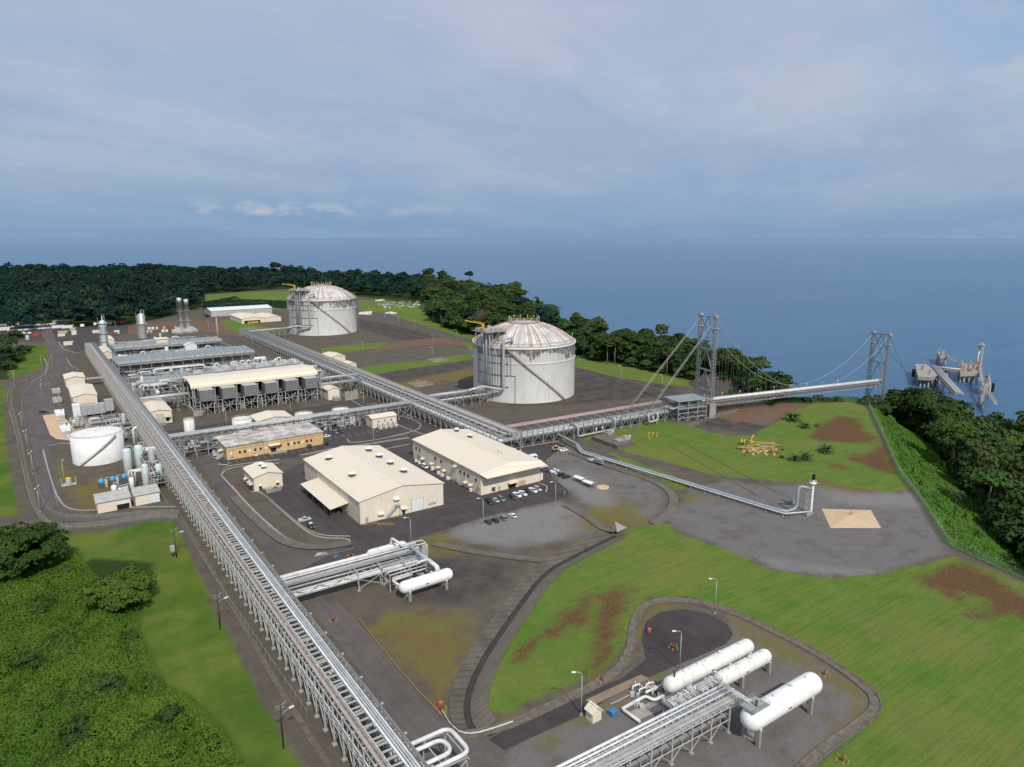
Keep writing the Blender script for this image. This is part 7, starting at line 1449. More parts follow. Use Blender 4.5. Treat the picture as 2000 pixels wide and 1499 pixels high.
# ------------------------------------------------------------------ pipe suspension bridge
DB=Vector((1, -.215, 0)).normalized();DN=Vector((.215, 1, 0)).normalized()
def tower(label, right, H, zb, legs=15.4, k=1.):
 t=thing('bridge_tower', label, 'bridge tower', (right[0], right[1], 0));mid=DN*legs
 for o in (Vector((0, 0, 0)), mid):
  mb=MB();w_=1.0
  cs=[o+DB*(i*w_)+DN*(j*w_) for i, j in ((-.8, -.8), (.8, -.8), (.8, .8), (-.8, .8))]
  for c_ in cs:mb.beam(Vector((c_.x, c_.y, zb)), Vector((c_.x, c_.y, H)), .34)
  n=int((H-zb)/2.2)
  for i in range(n):
   z0, z1=zb+(H-zb)*i/n, zb+(H-zb)*(i+1)/n
   for q in range(4):a, b=cs[q], cs[(q+1)%4];(a, b) if i%2 else (b, a);A, B=(a, b) if i%2 else (b, a);mb.beam(Vector((A.x, A.y, z0)), Vector((B.x, B.y, z1)), .17)
  mb.build('tower_leg', M['galv'], t);mb=MB();mb.cbox((o.x, o.y, H+.6), (2.4, 2.4, 1.2), math.atan2(DB.y, DB.x));mb.cbox((o.x, o.y, H-7), (3.6, 3.6, .25), math.atan2(DB.y, DB.x));mb.pipe([(o.x, o.y, H+1), (o.x, o.y, H+4)], .12, 5);mb.build('saddle_cap', M['tray'], t)
 mb=MB();a0=DN*1.2;a1=mid-DN*1.2;top=H-.5
 rows=[H-1, H-21, H-35, H-48];rows=[z for z in rows if z>zb+4]
 for z in rows[1:]:mb.beam(Vector((a0.x, a0.y, z)), Vector((a1.x, a1.y, z)), .9)
 mb.beam(Vector((a0.x, a0.y, H)), Vector((a1.x, a1.y, H)), .7);mm=mid*.5
 for z0, z1 in zip(rows[1:], rows[2:]+[zb+1]):
  for q in (a0, a1):mb.beam(Vector((mm.x, mm.y, z0)), Vector((q.x, q.y, z1)), .45)
 for q, q2 in ((a0, a1), (a1, a0)):mb.beam(Vector((q.x, q.y, H-12)), Vector((mm.x, mm.y, H)), .4);mb.beam(Vector((q.x, q.y, H-1)), Vector((mm.x, mm.y, H-12)), .35)
 mb.beam(Vector((mm.x, mm.y, H-13)), Vector((a0.x, a0.y, H-21)), .45);mb.beam(Vector((mm.x, mm.y, H-13)), Vector((a1.x, a1.y, H-21)), .45)
 mb.build('portal_brace', M['galv'], t); return t
TW1=Vector((361.5, 296.2, 0));tw=tower('tall steel lattice portal tower of the pipe bridge standing on concrete piers', (361.5, 296.2), 65.5, 9.5)
mb=MB()
for o in (Vector((0, 0, 0)), DN*15.4):mb.cbox((o.x, o.y, 4.8), (5, 4.4, 9.6), math.atan2(DB.y, DB.x))
mb.build('concrete_pier', M['conc'], tw)
e=DB*158;TW2=TW1+e+DN*0.;c=P(1738, 690, 25)
TW2=Vector((517.5, 266.0, 0));tw2=tower('farther steel portal tower of the pipe bridge rising behind the hill crest trees', (517.5, 266.0), 45, -36, 14.2)
zd=9.2;D0=TW1+DN*7.6-DB*26;D1=TW2+DN*7.1+DB*1.5;Ld=(D1-D0).length;dd=(D1-D0).normalized();dn=Vector((-dd.y, dd.x, 0))
t=thing('pipe_bridge', 'long straight suspended bridge deck carrying pale pipes from the gantry toward the sea', 'bridge', (D0.x, D0.y, 0), math.atan2(dd.y, dd.x))
mb=MB();n=int(Ld/4)
for s in (-3.4, 3.4):
 for z in (zd-2.6, zd):mb.beam((0, s, z), (Ld, s, z), .38)
 for i in range(n):x=i*4.;mb.beam((x, s, zd-2.6), (x+2, s, zd), .24);mb.beam((x+2, s, zd), (x+4, s, zd-2.6), .24)
for i in range(n+1):mb.beam((i*4., -3.4, zd), (i*4., 3.4, zd), .28);mb.beam((i*4., -3.4, zd-2.6), (i*4., 3.4, zd-2.6), .25)
mb.build('deck_truss', M['galv'], t)
for o, z, r, m in ((-2.1, zd+1.4, 1.15, 'pipeW'), (.2, zd+.7, .5, 'pipeW'), (1.4, zd+.7, .42, 'pipeG'), (2.5, zd+.6, .4, 'pipeB')):mb=MB();mb.pipe([(12, o, z), (Ld, o, z)], r, 10);mb.build('pipe', M[m], t)
mb=MB();mb.box(10, -3.75, zd-.2, Ld, -3.45, zd+.2);mb.build('cable_tray', M['pipeP'], t)
mb=MB();mb.box(8, 3.5, zd, Ld, 4.6, zd+.12)
for i in range(int(Ld/4)):mb.beam((8+i*4, 4.6, zd), (8+i*4, 4.6, zd+1.1), .08)
mb.beam((8, 4.6, zd+1.1), (Ld, 4.6, zd+1.1), .08);mb.build('walkway', M['deckG'], t)
mb=MB();mb.beam((0, 4.4, zd), (0, 4.4, zd+3), .1);mb.cbox((0, 4.4, zd+3.1), (.7, .7, .4));many('walkway_lamp', mb, 'white', t, [(30+i*15., 0, 0) for i in range(9)])
# main cables with hangers
for nm_, off in (('right', 0.), ('left', 1.)):
 a=TW1+DN*(15.4*off)+Vector((0, 0, 65.5));b=TW2+DN*(14.2*off)+Vector((0, 0, 45));t=thing('main_cable', ('near' if off==0 else 'far')+' side drooping suspension cable with hangers between the two bridge towers', 'cable', (0, 0, 0));mb=MB();pts=[]
 for i in range(33):
  u=i/32;p=a.lerp(b, u);sag=4*(u*(1-u));p.z-=sag*43;pts.append(p)
  if 0<i<32:mh=MB();mh.beam(p, Vector((p.x, p.y, zd)), .045);mh.build('hanger', M['galv'], t)
 mb.pipe(pts, .1, 6);mb.build('cable_strand', M['galvL'], t)
for k in (0, 1):mb=MB();o=DN*(14.2*k);e_=P(1776+k*4, 746-k*8, -24);mb.pipe([TW2+o+Vector((0, 0, 44)), e_], .12, 6);tag(mb.build('anchor_cable', M['steelD'], None ), ('nearer', 'farther')[k]+' of two dark cables running down to the right from the farther bridge tower', 'cable')
# backstays
AN=[Vector((280.0, 287.5, 0)), Vector((278.2, 301.8, 0))]
for k, (an, o) in enumerate(zip(AN, (Vector((0, 0, 0)), DN*15.4))):
 top=TW1+o+Vector((0, 0, 64.5));bot=an+Vector((1.2, 0, 2.2));t=thing('backstay', ('right' if k==0 else 'left')+' bundle of straight backstay cables from the first tower down to its ground anchor', 'cable', (0, 0, 0))
 for i, j in ((-.75, .5), (.75, .5), (-.75, -.5), (.75, -.5)):mb=MB();v=DN*i*1.1+Vector((0, 0, j));mb.pipe([bot+v, top+v*.5], .075, 5);mb.build('cable_strand', M['galv'], t)
 for u in np.linspace(.1, .95, 9):
  p=bot.lerp(top, u);f=1-u*.5;mb=MB();mb.beam(p-DN*.95*f, p+DN*.95*f, .16, .4);mb.build('spacer', M['galv'], t)
t=thing('cable_anchor', 'massive stained concrete anchor block holding the two backstays in the grass', 'anchor block', (271, 291, 0));mb=MB();mb.box(-7.5, -12, 0, 6.5, 9.5, 2.4);mb.build('block', M['concD'], t)
mb=MB()
for y in (-5.5, 8.5):mb.box(2.2, y-2.6, 2.41, 6.4, y+2.2, 3.6);mb.box(3, y-1.8, 3.6, 6, y+1.4, 4.4)
mb.box(-3, -8, 2.41, 2, -4, 3.3);mb.build('cable_shoe', M['conc'], t);mb=MB()
for y in (-4.4, 9.6):
 for k in range(4):mb=MB();mb.pipe([(6.2+k*.4, y-1.5+k*.7, 2.2), (9+k*.3, y-1.4+k*.7, 3.6)], .28, 6);mb.build('socket', M['galvL'], t)
 # gantry house at the landing
t=thing('bridge_gantry', 'open steel gantry with a green grey roof at the landward end of the pipe bridge', 'gantry', (347, 304.5, 0), math.atan2(dd.y, dd.x));mb=MB()
for x in (-11, -3.5, 4, 11):
 for y in (-7, 7):mb.beam((x, y, 0), (x, y, 13.4), .5)
 for z in (4.4, 8.4, 13.2):mb.beam((x, -7, z), (x, 7, z), .4)
 mb.beam((x, -7, 1), (x, 7, 4.4), .26);mb.beam((x, 7, 4.6), (x, -7, 8.4), .26)
for y in (-7, 7):
 for z in (2.6, 5.6, 8.4, 13.2):mb.beam((-11, y, z), (11, y, z), .42)
 for x in (-11, -3.5, 4):mb.beam((x, y, .4), (x+7, y, 5.4), .26);mb.beam((x+7, y, .4), (x, y, 5.4), .26);mb.beam((x, y, 13.2), (x+3, y, 10.4), .22)
mb.build('steel_frame', M['galv'], t);mb=MB();mb.box(-12, -8, 13.4, 12, 8, 13.7);mb.build('roof', mat('green_grey_roof_sheet', (.26, .31, .30), .6, 0, .3, .2), t);mb=MB();mb.box(-11, -7, 8.4, 11, 7, 8.6);mb.build('floor', M['deckG'], t)
for y in (-4, -2, 0, 2, 4):mb=MB();mb.pipe([(-14, y, 8.0), (-8, y, 9.4), (12, y-.3, 9.9)], .5, 8, elbow=2);mb.build('pipe_bend', M['pipeG'], t)
# spoil mound with drains behind the tower
mb=MB();c_=P(1422, 752);nn=18
for i in range(nn):a=2*math.pi*i/nn;mb.v.append((24*math.cos(a), 30*math.sin(a), -.2))
for i in range(nn):a=2*math.pi*i/nn;mb.v.append((3*math.cos(a)-3, 14*math.sin(a)+4, 7.5))
for i in range(nn):mb.face((i, (i+1)%nn, nn+(i+1)%nn, nn+i), 0, True )
mb.face(range(nn, 2*nn));struct('spoil_mound', mb, mat('dark_spoil', (.085, .068, .06), .95, 0, scale=.12, c2=(.055, .047, .043), bump=.4), (c_.x-8, c_.y-2, 0))
# ------------------------------------------------------------------ jetty
def piles(mb, x, y, zt, r=.9, spl=2.2):
 for i, j in ((-1, -1), (1, -1), (1, 1), (-1, 1)):mb.pipe([(x+i*spl*.4, y+j*spl*.4, zt), (x+i*spl*1.2, y+j*spl*1.2, SEA-3)], r, 8)
ZJ=SEA+11
def jet(px, py): return P(px, py, ZJ)
hub=jet(1822, 716);lnd=jet(1870, 769);t=thing('jetty_trestle', 'long straight jetty trestle carrying pale pipes out from the treed cliff', 'jetty', (hub.x, hub.y, ZJ));far=lnd+(lnd-hub)*.03
v=far-hub;Lt=v.length;t.rotation_euler=(0, 0, math.atan2(v.y, v.x));mb=MB()
for s in (-3, 3):
 for z in (-2.2, 0):mb.beam((0, s, z), (Lt, s, z), .5)
 for i in range(int(Lt/6)):mb.beam((i*6, s, -2.2), (i*6+3, s, 0), .3);mb.beam((i*6+3, s, 0), (i*6+6, s, -2.2), .3)
mb.build('deck_truss', M['galv'], t);mb=MB();mb.box(0, -3.6, 0.1, Lt, 3.6, .4);mb.build('deck', M['pipeP'], t)
for o, r in ((-1.6, .9), (.6, .7), (2.2, .5)):mb=MB();mb.pipe([(0, o, 1.4), (Lt, o, 1.4)], r, 8);mb.build('pipe', M['pipeG'], t)
mb=MB();mb.beam((0, 4.6, .4), (Lt, 4.6, .4), .9, .3);mb.build('walkway', M['tray'], t)
for x in (24, 60, 96):
 for i, j in ((-1, -1), (1, -1), (1, 1), (-1, 1)):mb=MB();mb.pipe([(x+i, j*2.4, -2), (x+i*2.2, j*4.5, SEA-ZJ-3)], .8, 8);mb.build('pile', M['conc'], t)
def jplat(label, corners, th=2.2, name='jetty_platform', seed=1, clutter=0, m='conc', npl=3):
 pts=[jet(*c_) for c_ in corners];c_=sum(pts, Vector())/len(pts);t=thing(name, label, 'jetty platform', c_);mb=MB();n=len(pts);loc=[p-c_ for p in pts]
 mb.poly([(p.x, p.y, .3) for p in loc]);mb.poly([(p.x, p.y, -th) for p in loc][::-1])
 for i in range(n):a, b=loc[i], loc[(i+1)%n];mb.poly([(a.x, a.y, -th), (b.x, b.y, -th), (b.x, b.y, .3), (a.x, a.y, .3)])
 mb.build('deck', M[m], t)
 for i in range(n):
  a, b=loc[i], loc[(i+1)%n]
  for k in range(npl):q=a.lerp(b, (k+.3)/npl)*.86;bm_=MB();bm_.pipe([(q.x, q.y, -th), (q.x*1.12, q.y*1.12, SEA-ZJ-3)], .95, 8);bm_.build('pile', M['kerb'], t)
 rr=random.Random(seed)
 for _ in range(clutter):
  u, v_=rr.random(), rr.random();q=loc[0].lerp(loc[1], u).lerp(loc[3%n].lerp(loc[2], u), v_)*.9;h_=rr.uniform(1, 6);cm=MB();cm.cbox((q.x, q.y, h_/2+.3), (rr.uniform(.6, 3), rr.uniform(.6, 3), h_))
  if rr.random()<.6:cm.pipe([(q.x, q.y, 1), (q.x, q.y, h_+2), (q.x+rr.uniform(-6, 6), q.y, h_+2)], .3, 6)
  cm.build('deck_equipment', M['tray'], t)
 return t
jplat('broad pale concrete jetty head with black fenders at the left', [(1787, 712), (1808, 712), (1840, 730), (1818, 738), (1793, 736)], 3.5, m='kerb', clutter=3)
t=jplat('cluttered loading platform with a tall loading arm tower on jetty piles', [(1872, 712), (1914, 712), (1918, 728), (1876, 730)], 3.5, seed=2, clutter=46, npl=4);tp=jet(1911, 716)-t.location;mb=MB()
for i, j in ((-2.4, -2.4), (2.4, -2.4), (2.4, 2.4), (-2.4, 2.4)):mb.beam((tp.x+i, tp.y+j, 0), (tp.x+i*.7, tp.y+j*.7, 24), .6)
for z in range(0, 24, 4):
 for s in (-2.2, 2.2):mb.beam((tp.x-2.2, tp.y+s, z), (tp.x+2.2, tp.y+s, z+4), .4);mb.beam((tp.x+2.2, tp.y+s, z+4), (tp.x-2.2, tp.y+s, z+4), .35);mb.beam((tp.x+s, tp.y-2.2, z), (tp.x+s, tp.y+2.2, z+4), .4)
mb.cbox((tp.x, tp.y, 24.5), (6, 6, 1));mb.cbox((tp.x, tp.y, 26), (3, 3, 2));mb.build('loading_tower', M['galvL'], t);mb=MB();mb.pipe([(tp.x-4, tp.y, 0), (tp.x-4, tp.y, 14), (tp.x-1, tp.y, 19)], .6, 8);mb.build('loading_arm', M['white'], t)
jplat('small mooring dolphin with a black fender at the right of the loading platform', [(1921, 744), (1934, 744), (1937, 752), (1923, 753)], 2.5, 'mooring_dolphin', 3, 5, npl=2)
jplat('small far mooring dolphin at the top of the jetty walkway', [(1830, 688), (1840, 688), (1850, 697), (1836, 698)], 2.5, 'mooring_dolphin', 4, 5, npl=2)
jplat('slim mooring dolphin lowest at the right of the jetty, near the tree tops', [(1913, 768), (1921, 768), (1923, 774), (1915, 774)], 2.0, 'mooring_dolphin', 5, 2, npl=2)
def catwalk(label, a, b):
 a, b=jet(*a), jet(*b);v=b-a;t=thing('catwalk', label, 'catwalk', a, math.atan2(v.y, v.x));mb=MB();L_=v.length
 for s in (-1, 1):
  for z in (0, 2.2):mb.beam((0, s, z), (L_, s, z), .3)
  for i in range(int(L_/4)):mb.beam((i*4, s, 0), (i*4+4, s, 2.2), .22)
 mb.box(0, -1, 0, L_, 1, .2);mb.build('truss', M['galvL'], t)
catwalk('diagonal catwalk from the far dolphin down to the loading platform', (1845, 694), (1878, 714))
catwalk('short catwalk dropping from the loading platform toward the right dolphin', (1915, 728), (1920, 752))
catwalk('catwalk from the right dolphin down toward the lowest dolphin', (1920, 754), (1945, 790))
a, b=jet(1822, 718), jet(1878, 724);v=b-a;t=thing('pipe_jetty', 'horizontal pipe bridge from the jetty head to the loading platform on one pier', 'jetty', a, math.atan2(v.y, v.x));
for o in (-1.6, .2, 1.8):mb=MB();mb.pipe([(0, o, 1), (v.length, o, 1)], .8, 8);mb.build('pipe', M['pipeG'], t)
mb=MB();mb.box(0, -3, -1.5, v.length, 3, 0);mb.build('deck', M['kerb'], t)
for i, j in ((-1, -1), (1, -1), (1, 1), (-1, 1)):mb=MB();mb.pipe([(v.length*.48+i, j, -1), (v.length*.48+i*2.2, j*2.2, SEA-ZJ-3)], .9, 8);mb.build('pile', M['kerb'], t)
for px, py, lab in ((1784, 728, 'black rubber fender at the left end of the jetty head'), (1939, 756, 'black rubber fender on the right mooring dolphin'), (1928, 742, 'black mooring hook block on top of the right mooring dolphin')):
 p=P(px, py, SEA+7);mb=MB();mb.lathe([(1.4, -5), (1.6, -2), (1.6, 2), (1.4, 3)], n=10);mb.cbox((0, 0, 3.4), (2.2, 2.2, .8));tag(mb.build('fender', M['blackrubber'], None , p), lab, 'fender')
 # ------------------------------------------------------------------ vehicles
PAINT={}
def paint(c):
 if c not in PAINT:
  rgb={'white':(.78, .79, .79), 'silver':(.46, .48, .50), 'grey':(.20, .22, .24), 'black':(.02, .022, .025), 'green':(.02, .055, .045), 'navy':(.03, .06, .13), 'blue':(.04, .09, .2), 'red':(.35, .06, .04), 'orange':(.42, .12, .05), 'tan':(.55, .42, .26), 'cream':(.6, .55, .45)}[c]
  PAINT[c]=mat('car_paint_'+c, rgb, .28, .0, .12, 2., spec=.55)
 return PAINT[c]
CARS={}
M['hl']=mat('headlight_lens', (.75, .76, .74), .15, 0, .1, 3);M['tl']=mat('tail_light_lens', (.4, .02, .02), .2, 0, .1, 3)
def loft(mb, secs, m=0):
 """secs: list of (x, [(y, z) ...]) rings"""
 n0=len(mb.v);k=len(secs[0][1])
 for x, r in secs:
  for y, z in r:mb.v.append((x, y, z))
 for i in range(len(secs)-1):
  for j in range(k):j2=(j+1)%k;mb.face((n0+i*k+j, n0+i*k+j2, n0+(i+1)*k+j2, n0+(i+1)*k+j), m, False )
 mb.face([n0+j for j in range(k)][::-1], m);mb.face([n0+(len(secs)-1)*k+j for j in range(k)], m)
def ring(w, z0, z1, t): return [(-w, z0), (w, z0), (w, z0+(z1-z0)*.6), (w*t, z1), (-w*t, z1), (-w, z0+(z1-z0)*.6)]
def make_car(kind, colr, label, p, rz, group= None ):
 p=Vector((p.x, p.y, .05))
 if (kind, colr) in CARS: return dup(CARS[(kind, colr)], p, rz, label, group)
 nm={'sedan':'parked_car', 'suv':'parked_car', 'pickup':'pickup_truck', 'van':'minivan'}[kind]
 t=thing(nm, label, {'pickup':'pickup truck', 'van':'van'}.get(kind, 'car'), p, rz, group);L_={'sedan':4.5, 'suv':4.7, 'pickup':5.3, 'van':4.9}[kind];h=L_/2;w=.92
 hood, roof={'sedan':(.86, 1.44), 'suv':(1.02, 1.78), 'pickup':(1.05, 1.76), 'van':(1.05, 1.95)}[kind]
 mb=MB()
 loft(mb, [(-h, ring(w*.9, .42, hood*.9, .9)), (-h+.25, ring(w, .3, hood, .93)), (h-.9, ring(w, .3, hood, .93)), (h-.15, ring(w*.95, .32, hood*.88, .9)), (h, ring(w*.86, .4, hood*.7, .9))])
 cab={'sedan':(-1.75, -1.15, .35, 1.05), 'suv':(-2.25, -2.05, .5, 1.15), 'pickup':(-.75, -.55, .75, 1.35), 'van':(-2.35, -2.2, 1.0, 1.75)}[kind]
 loft(mb, [(cab[1]+.02, ring(w*.80, roof-.1, roof, .92)), (cab[1]+.3, ring(w*.84, roof-.1, roof+.03, .92)), (cab[2]-.1, ring(w*.84, roof-.1, roof+.02, .92)), (cab[2], ring(w*.80, roof-.1, roof-.02, .92))])
 if kind=='pickup':
  for y in (-w+.04, w-.04):mb.cbox((-1.65, y, hood+.12), (1.75, .08, .26))
  mb.cbox((-h+.1, 0, hood+.1), (.1, 1.8, .3))
 for y in (-.78, .78):
  for x in (cab[1]+.05, (cab[1]+cab[2])/2, cab[2]-.05):mb.beam((x, y*.98, roof-.05), (x+(-.25 if x<cab[1]+.1 else (.45 if x>cab[2]-.1 else 0)), y*1.08, hood-.04), .07)
 mb.build('body', paint(colr), t)
 mb=MB();loft(mb, [(cab[0], ring(w*.93, hood-.1, hood, .98)), (cab[1], [(-w*.93, hood-.1), (w*.93, hood-.1), (w*.86, roof-.3), (w*.8, roof-.06), (-w*.8, roof-.06), (-w*.86, roof-.3)]), (cab[2], [(-w*.93, hood-.1), (w*.93, hood-.1), (w*.86, roof-.3), (w*.8, roof-.06), (-w*.8, roof-.06), (-w*.86, roof-.3)]), (cab[3], ring(w*.92, hood-.1, hood, .96))]);mb.build('window', M['glass'], t)
 for x in (-h+.95, h-.95):
  for y in (-w+.05, w-.05):
   mb=MB();mb.pipe([(x, y-.12, .33), (x, y+.12, .33)], .34, 12);wo=mb.build('wheel', M['rubber'], t);mb=MB();s=1 if y>0 else -1;mb.pipe([(x, y+s*.1, .33), (x, y+s*.14, .33)], .2, 8);mb.build('rim', M['galvL'], wo)
 for y in (-.62, .62):
  mb=MB();mb.cbox((h-.1, y, hood*.74), (.2, .4, .16));mb.build('headlight', M['hl'], t);mb=MB();mb.cbox((-h+.06, y*1.1, hood*.82), (.2, .26, .22));mb.build('tail_light', M['tl'], t)
 CARS[(kind, colr)]=t; return t
S_, N__, W_, E_=-math.pi/2, math.pi/2, math.pi, 0.
for kd, cl_, px, py, rz, lab in (('sedan', 'green', 953, 1022, N__, 'dark green car, leftmost of the four on the gravel below the road'), ('sedan', 'black', 967, 1019, N__, 'black car second from left on the gravel below the road'), ('suv', 'grey', 982, 1015, N__, 'grey car third from left on the gravel below the road'), ('sedan', 'white', 1001, 1010, N__, 'white car, rightmost of the four on the gravel below the road'), ('suv', 'black', 956, 983, S_, 'black car, leftmost of three before the left front corner of the visored workshop'), ('sedan', 'silver', 968, 980, S_, 'silver car, middle of three before the left front corner of the visored workshop'), ('suv', 'grey', 979, 978, S_, 'dark grey car, right of three before the left front corner of the visored workshop'), ('suv', 'green', 1001, 974, S_, 'dark green car, leftmost of the six in front of the visored workshop'), ('pickup', 'white', 1010, 970, S_, 'white pickup second from left in front of the visored workshop'), ('pickup', 'white', 1021, 967, S_, 'white pickup third from left in front of the visored workshop'), ('suv', 'black', 1031, 964, S_, 'black car between two white pickups in front of the visored workshop'), ('pickup', 'white', 1041, 961, S_, 'white pickup second from right in front of the visored workshop'), ('suv', 'silver', 1050, 958, S_, 'silver car at the right end in front of the visored workshop'), ('pickup', 'white', 1055, 910, E_, 'white pickup furthest back in the row along the workshop right side'), ('pickup', 'white', 1060, 914, E_, 'white pickup second from the back along the workshop right side'), ('sedan', 'red', 1066, 918, E_, 'dark red car between white pickups and dark cars along the workshop right side'), ('sedan', 'navy', 1074, 921, E_, 'navy car in the middle of the row along the workshop right side'), ('pickup', 'white', 1083, 923, E_, 'white pickup just before the last three in the row along the workshop right side'), ('pickup', 'silver', 1090, 927, E_, 'silver pickup third from the front along the workshop right side'), ('suv', 'black', 1098, 930, E_, 'black car second from the front along the workshop right side'), ('suv', 'green', 1107, 934, E_, 'dark green car at the front end of the row along the workshop right side'), ('pickup', 'white', 999, 881, E_, 'white pickup by itself behind the far right corner of the visored workshop'), ('pickup', 'navy', 1026, 891, E_, 'dark blue pickup next to the white bus'), ('van', 'white', 1015, 888, E_, 'white van half hidden behind the workshop roof left of the dark blue pickup'), ('pickup', 'white', 1101, 882, E_, 'white pickup beside the tan loader at the yellow line'), ('van', 'white', 829, 914, S_, 'white van in the alley along the left wall of the visored workshop'), ('pickup', 'silver', 595, 1018, E_, 'silver pickup in the yard left of the big warehouse front'), ('pickup', 'black', 607, 1030, S_, 'black pickup with white roof beside the silver one in the yard'), ('sedan', 'white', 452, 897, N__, 'white car at the left front corner of the orange office'), ('pickup', 'white', 498, 890, N__, 'white pickup before the front windows of the orange office'), ('suv', 'navy', 604, 874, N__, 'dark blue car at the right front of the orange office'), ('suv', 'black', 636, 868, N__, 'black car at the right front corner of the orange office'), ('sedan', 'white', 638, 854, E_, 'white car peeping out behind the right end of the orange office'), ('suv', 'grey', 656, 847, S_, 'dark grey car, left of a pair in the office car park'), ('suv', 'black', 665, 845, S_, 'black car, right of a pair in the office car park'), ('sedan', 'black', 385, 874, N__, 'black car furthest back at the left end of the orange office'), ('pickup', 'orange', 396, 881, N__, 'rusty orange pickup at the left end of the orange office'), ('pickup', 'silver', 411, 879, N__, 'silver pickup closest to the left wall of the orange office'), ('suv', 'silver', 419, 895, N__, 'silver grey car nearest the road at the left end of the orange office'), ('pickup', 'black', 86, 807, E_, 'black pickup parked on the perimeter road by the sandy apron')):
 make_car(kd, cl_, lab, P(px, py), rz)
for i, t_ in enumerate([o for o in bpy.data.objects if o.get('label', '').startswith('black pickup with white roof')]):
 mb=MB();mb.cbox((.1, 0, 1.84), (1.3, 1.4, .1));mb.build('white_roof', M['white'], t_)
p=P(1037, 899);t=thing('minibus', 'white minibus parked right of the dark blue pickup', 'bus', p, E_);mb=MB();loft(mb, [(-3.6, ring(1.1, .4, 2.7, .9)), (-3.4, ring(1.15, .4, 2.85, .92)), (3.2, ring(1.15, .4, 2.85, .92)), (3.6, ring(1.05, .45, 2.4, .9))]);mb.build('body', paint('white'), t);mb=MB();mb.box(-3.2, -1.17, 1.4, 3.0, 1.17, 2.2);mb.box(3.3, -.9, 1.4, 3.58, .9, 2.2);mb.build('window', M['glass'], t)
for x in (-2.3, 2.3):
 for y in (-1, 1):mb=MB();mb.pipe([(x, y-.15, .45), (x, y+.15, .45)], .45, 12);mb.build('wheel', M['rubber'], t)
p=P(1087, 881);t=thing('wheel_loader', 'tan backhoe loader parked on the yellow line', 'loader', p, .2);mb=MB();mb.cbox((0, 0, 1.1), (4, 1.9, .9));mb.cbox((1.4, 0, 1.6), (1.8, 1.5, .7));mb.beam((2.4, .6, 1.2), (3.6, .6, .5), .25);mb.beam((2.4, -.6, 1.2), (3.6, -.6, .5), .25);mb.cbox((3.9, 0, .6), (.9, 2.4, .9));mb.beam((-2, 0, 1.2), (-3, 0, 3.2), .3);mb.beam((-3, 0, 3.2), (-3.9, 0, 1.6), .25);mb.build('body', paint('tan'), t);mb=MB();mb.cbox((-.5, 0, 2.2), (1.7, 1.5, 1.4));mb.build('cab', M['glass'], t);mb=MB();mb.cbox((-.5, 0, 3), (1.9, 1.7, .12));mb.build('cab_roof', paint('tan'), t)
for x, r in ((-1.4, .75), (1.5, .6)):
 for y in (-.95, .95):mb=MB();mb.pipe([(x, y-.2, r), (x, y+.2, r)], r, 12);mb.build('wheel', M['rubber'], t)
p=P(1165, 906);t=thing('utility_truck', 'pale utility truck with a crane boom and tank body parked on the grey lot', 'truck', p, N__+.1);mb=MB();mb.cbox((3.2, 0, 1.7), (2.2, 2.2, 1.5));mb.cbox((4.6, 0, 1.3), (1.3, 1.9, 1.0));mb.build('cab', paint('white'), t);mb=MB();mb.cbox((3.3, 0, 2.4), (1.9, 2.0, .8));mb.build('window', M['glass'], t);mb=MB();mb.cbox((-.8, 0, .95), (8, 1.2, .35));mb.cbox((-1.6, 0, 1.9), (5.4, 2.3, 1.6));mb.build('truck_bed', paint('grey'), t);mb=MB();mb.beam((-3.8, .2, 3.1), (2.6, .2, 3.8), .35, .4);mb.beam((-3.8, -.7, 3.0), (1.8, -.7, 3.4), .2);mb.cbox((-2.5, 0, 2.9), (1, 1.4, .7));mb.build('boom', M['galvL'], t)
for x in (-3.4, -2.2, 3.6):
 for y in (-1, 1):mb=MB();mb.pipe([(x, y-.2, .5), (x, y+.2, .5)], .5, 12);mb.build('wheel', M['rubber'], t)
for k, (px, py) in enumerate(((1132, 942), (1150, 951))):
 p=P(px, py);t=thing('shelter', ('left' if k==0 else 'right')+' of two small shelters with curved white roofs on the grey lot', 'shelter', p, -1.45, 'curved white shelters');mb=MB();prof=[(-2+i*.5, 2.3+.5*math.cos((-2+i*.5)*.75)) for i in range(9)]
 for (y0, z0), (y1_, z1) in zip(prof[:-1], prof[1:]):mb.poly([(-3, y0*.8, z0), (3, y0*.8, z0), (3, y1_*.8, z1), (-3, y1_*.8, z1)])
 mb.build('curved_roof', M['boxW'], t);mb=MB()
 for x in (-2.8, 2.8):
  for y in (-1.5, 1.5):mb.beam((x, y, 0), (x, y, 2.5), .12)
 mb.build('shelter_post', M['galv'], t);mb=MB();mb.cbox((-.5, 0, .45), (4, .5, .1));mb.cbox((1.8, .4, .6), (.6, .6, 1.2));mb.build('bench', M['rust'], t)
mb=MB();mb.lathe([(3.2, 0), (3.0, .25), (2, .45), (.02, .6)], n=14);tag(mb.build('sand_heap', M['sand'], None , P(1177, 952)), 'small tan sand heap beside the right curved shelter', 'sand heap')
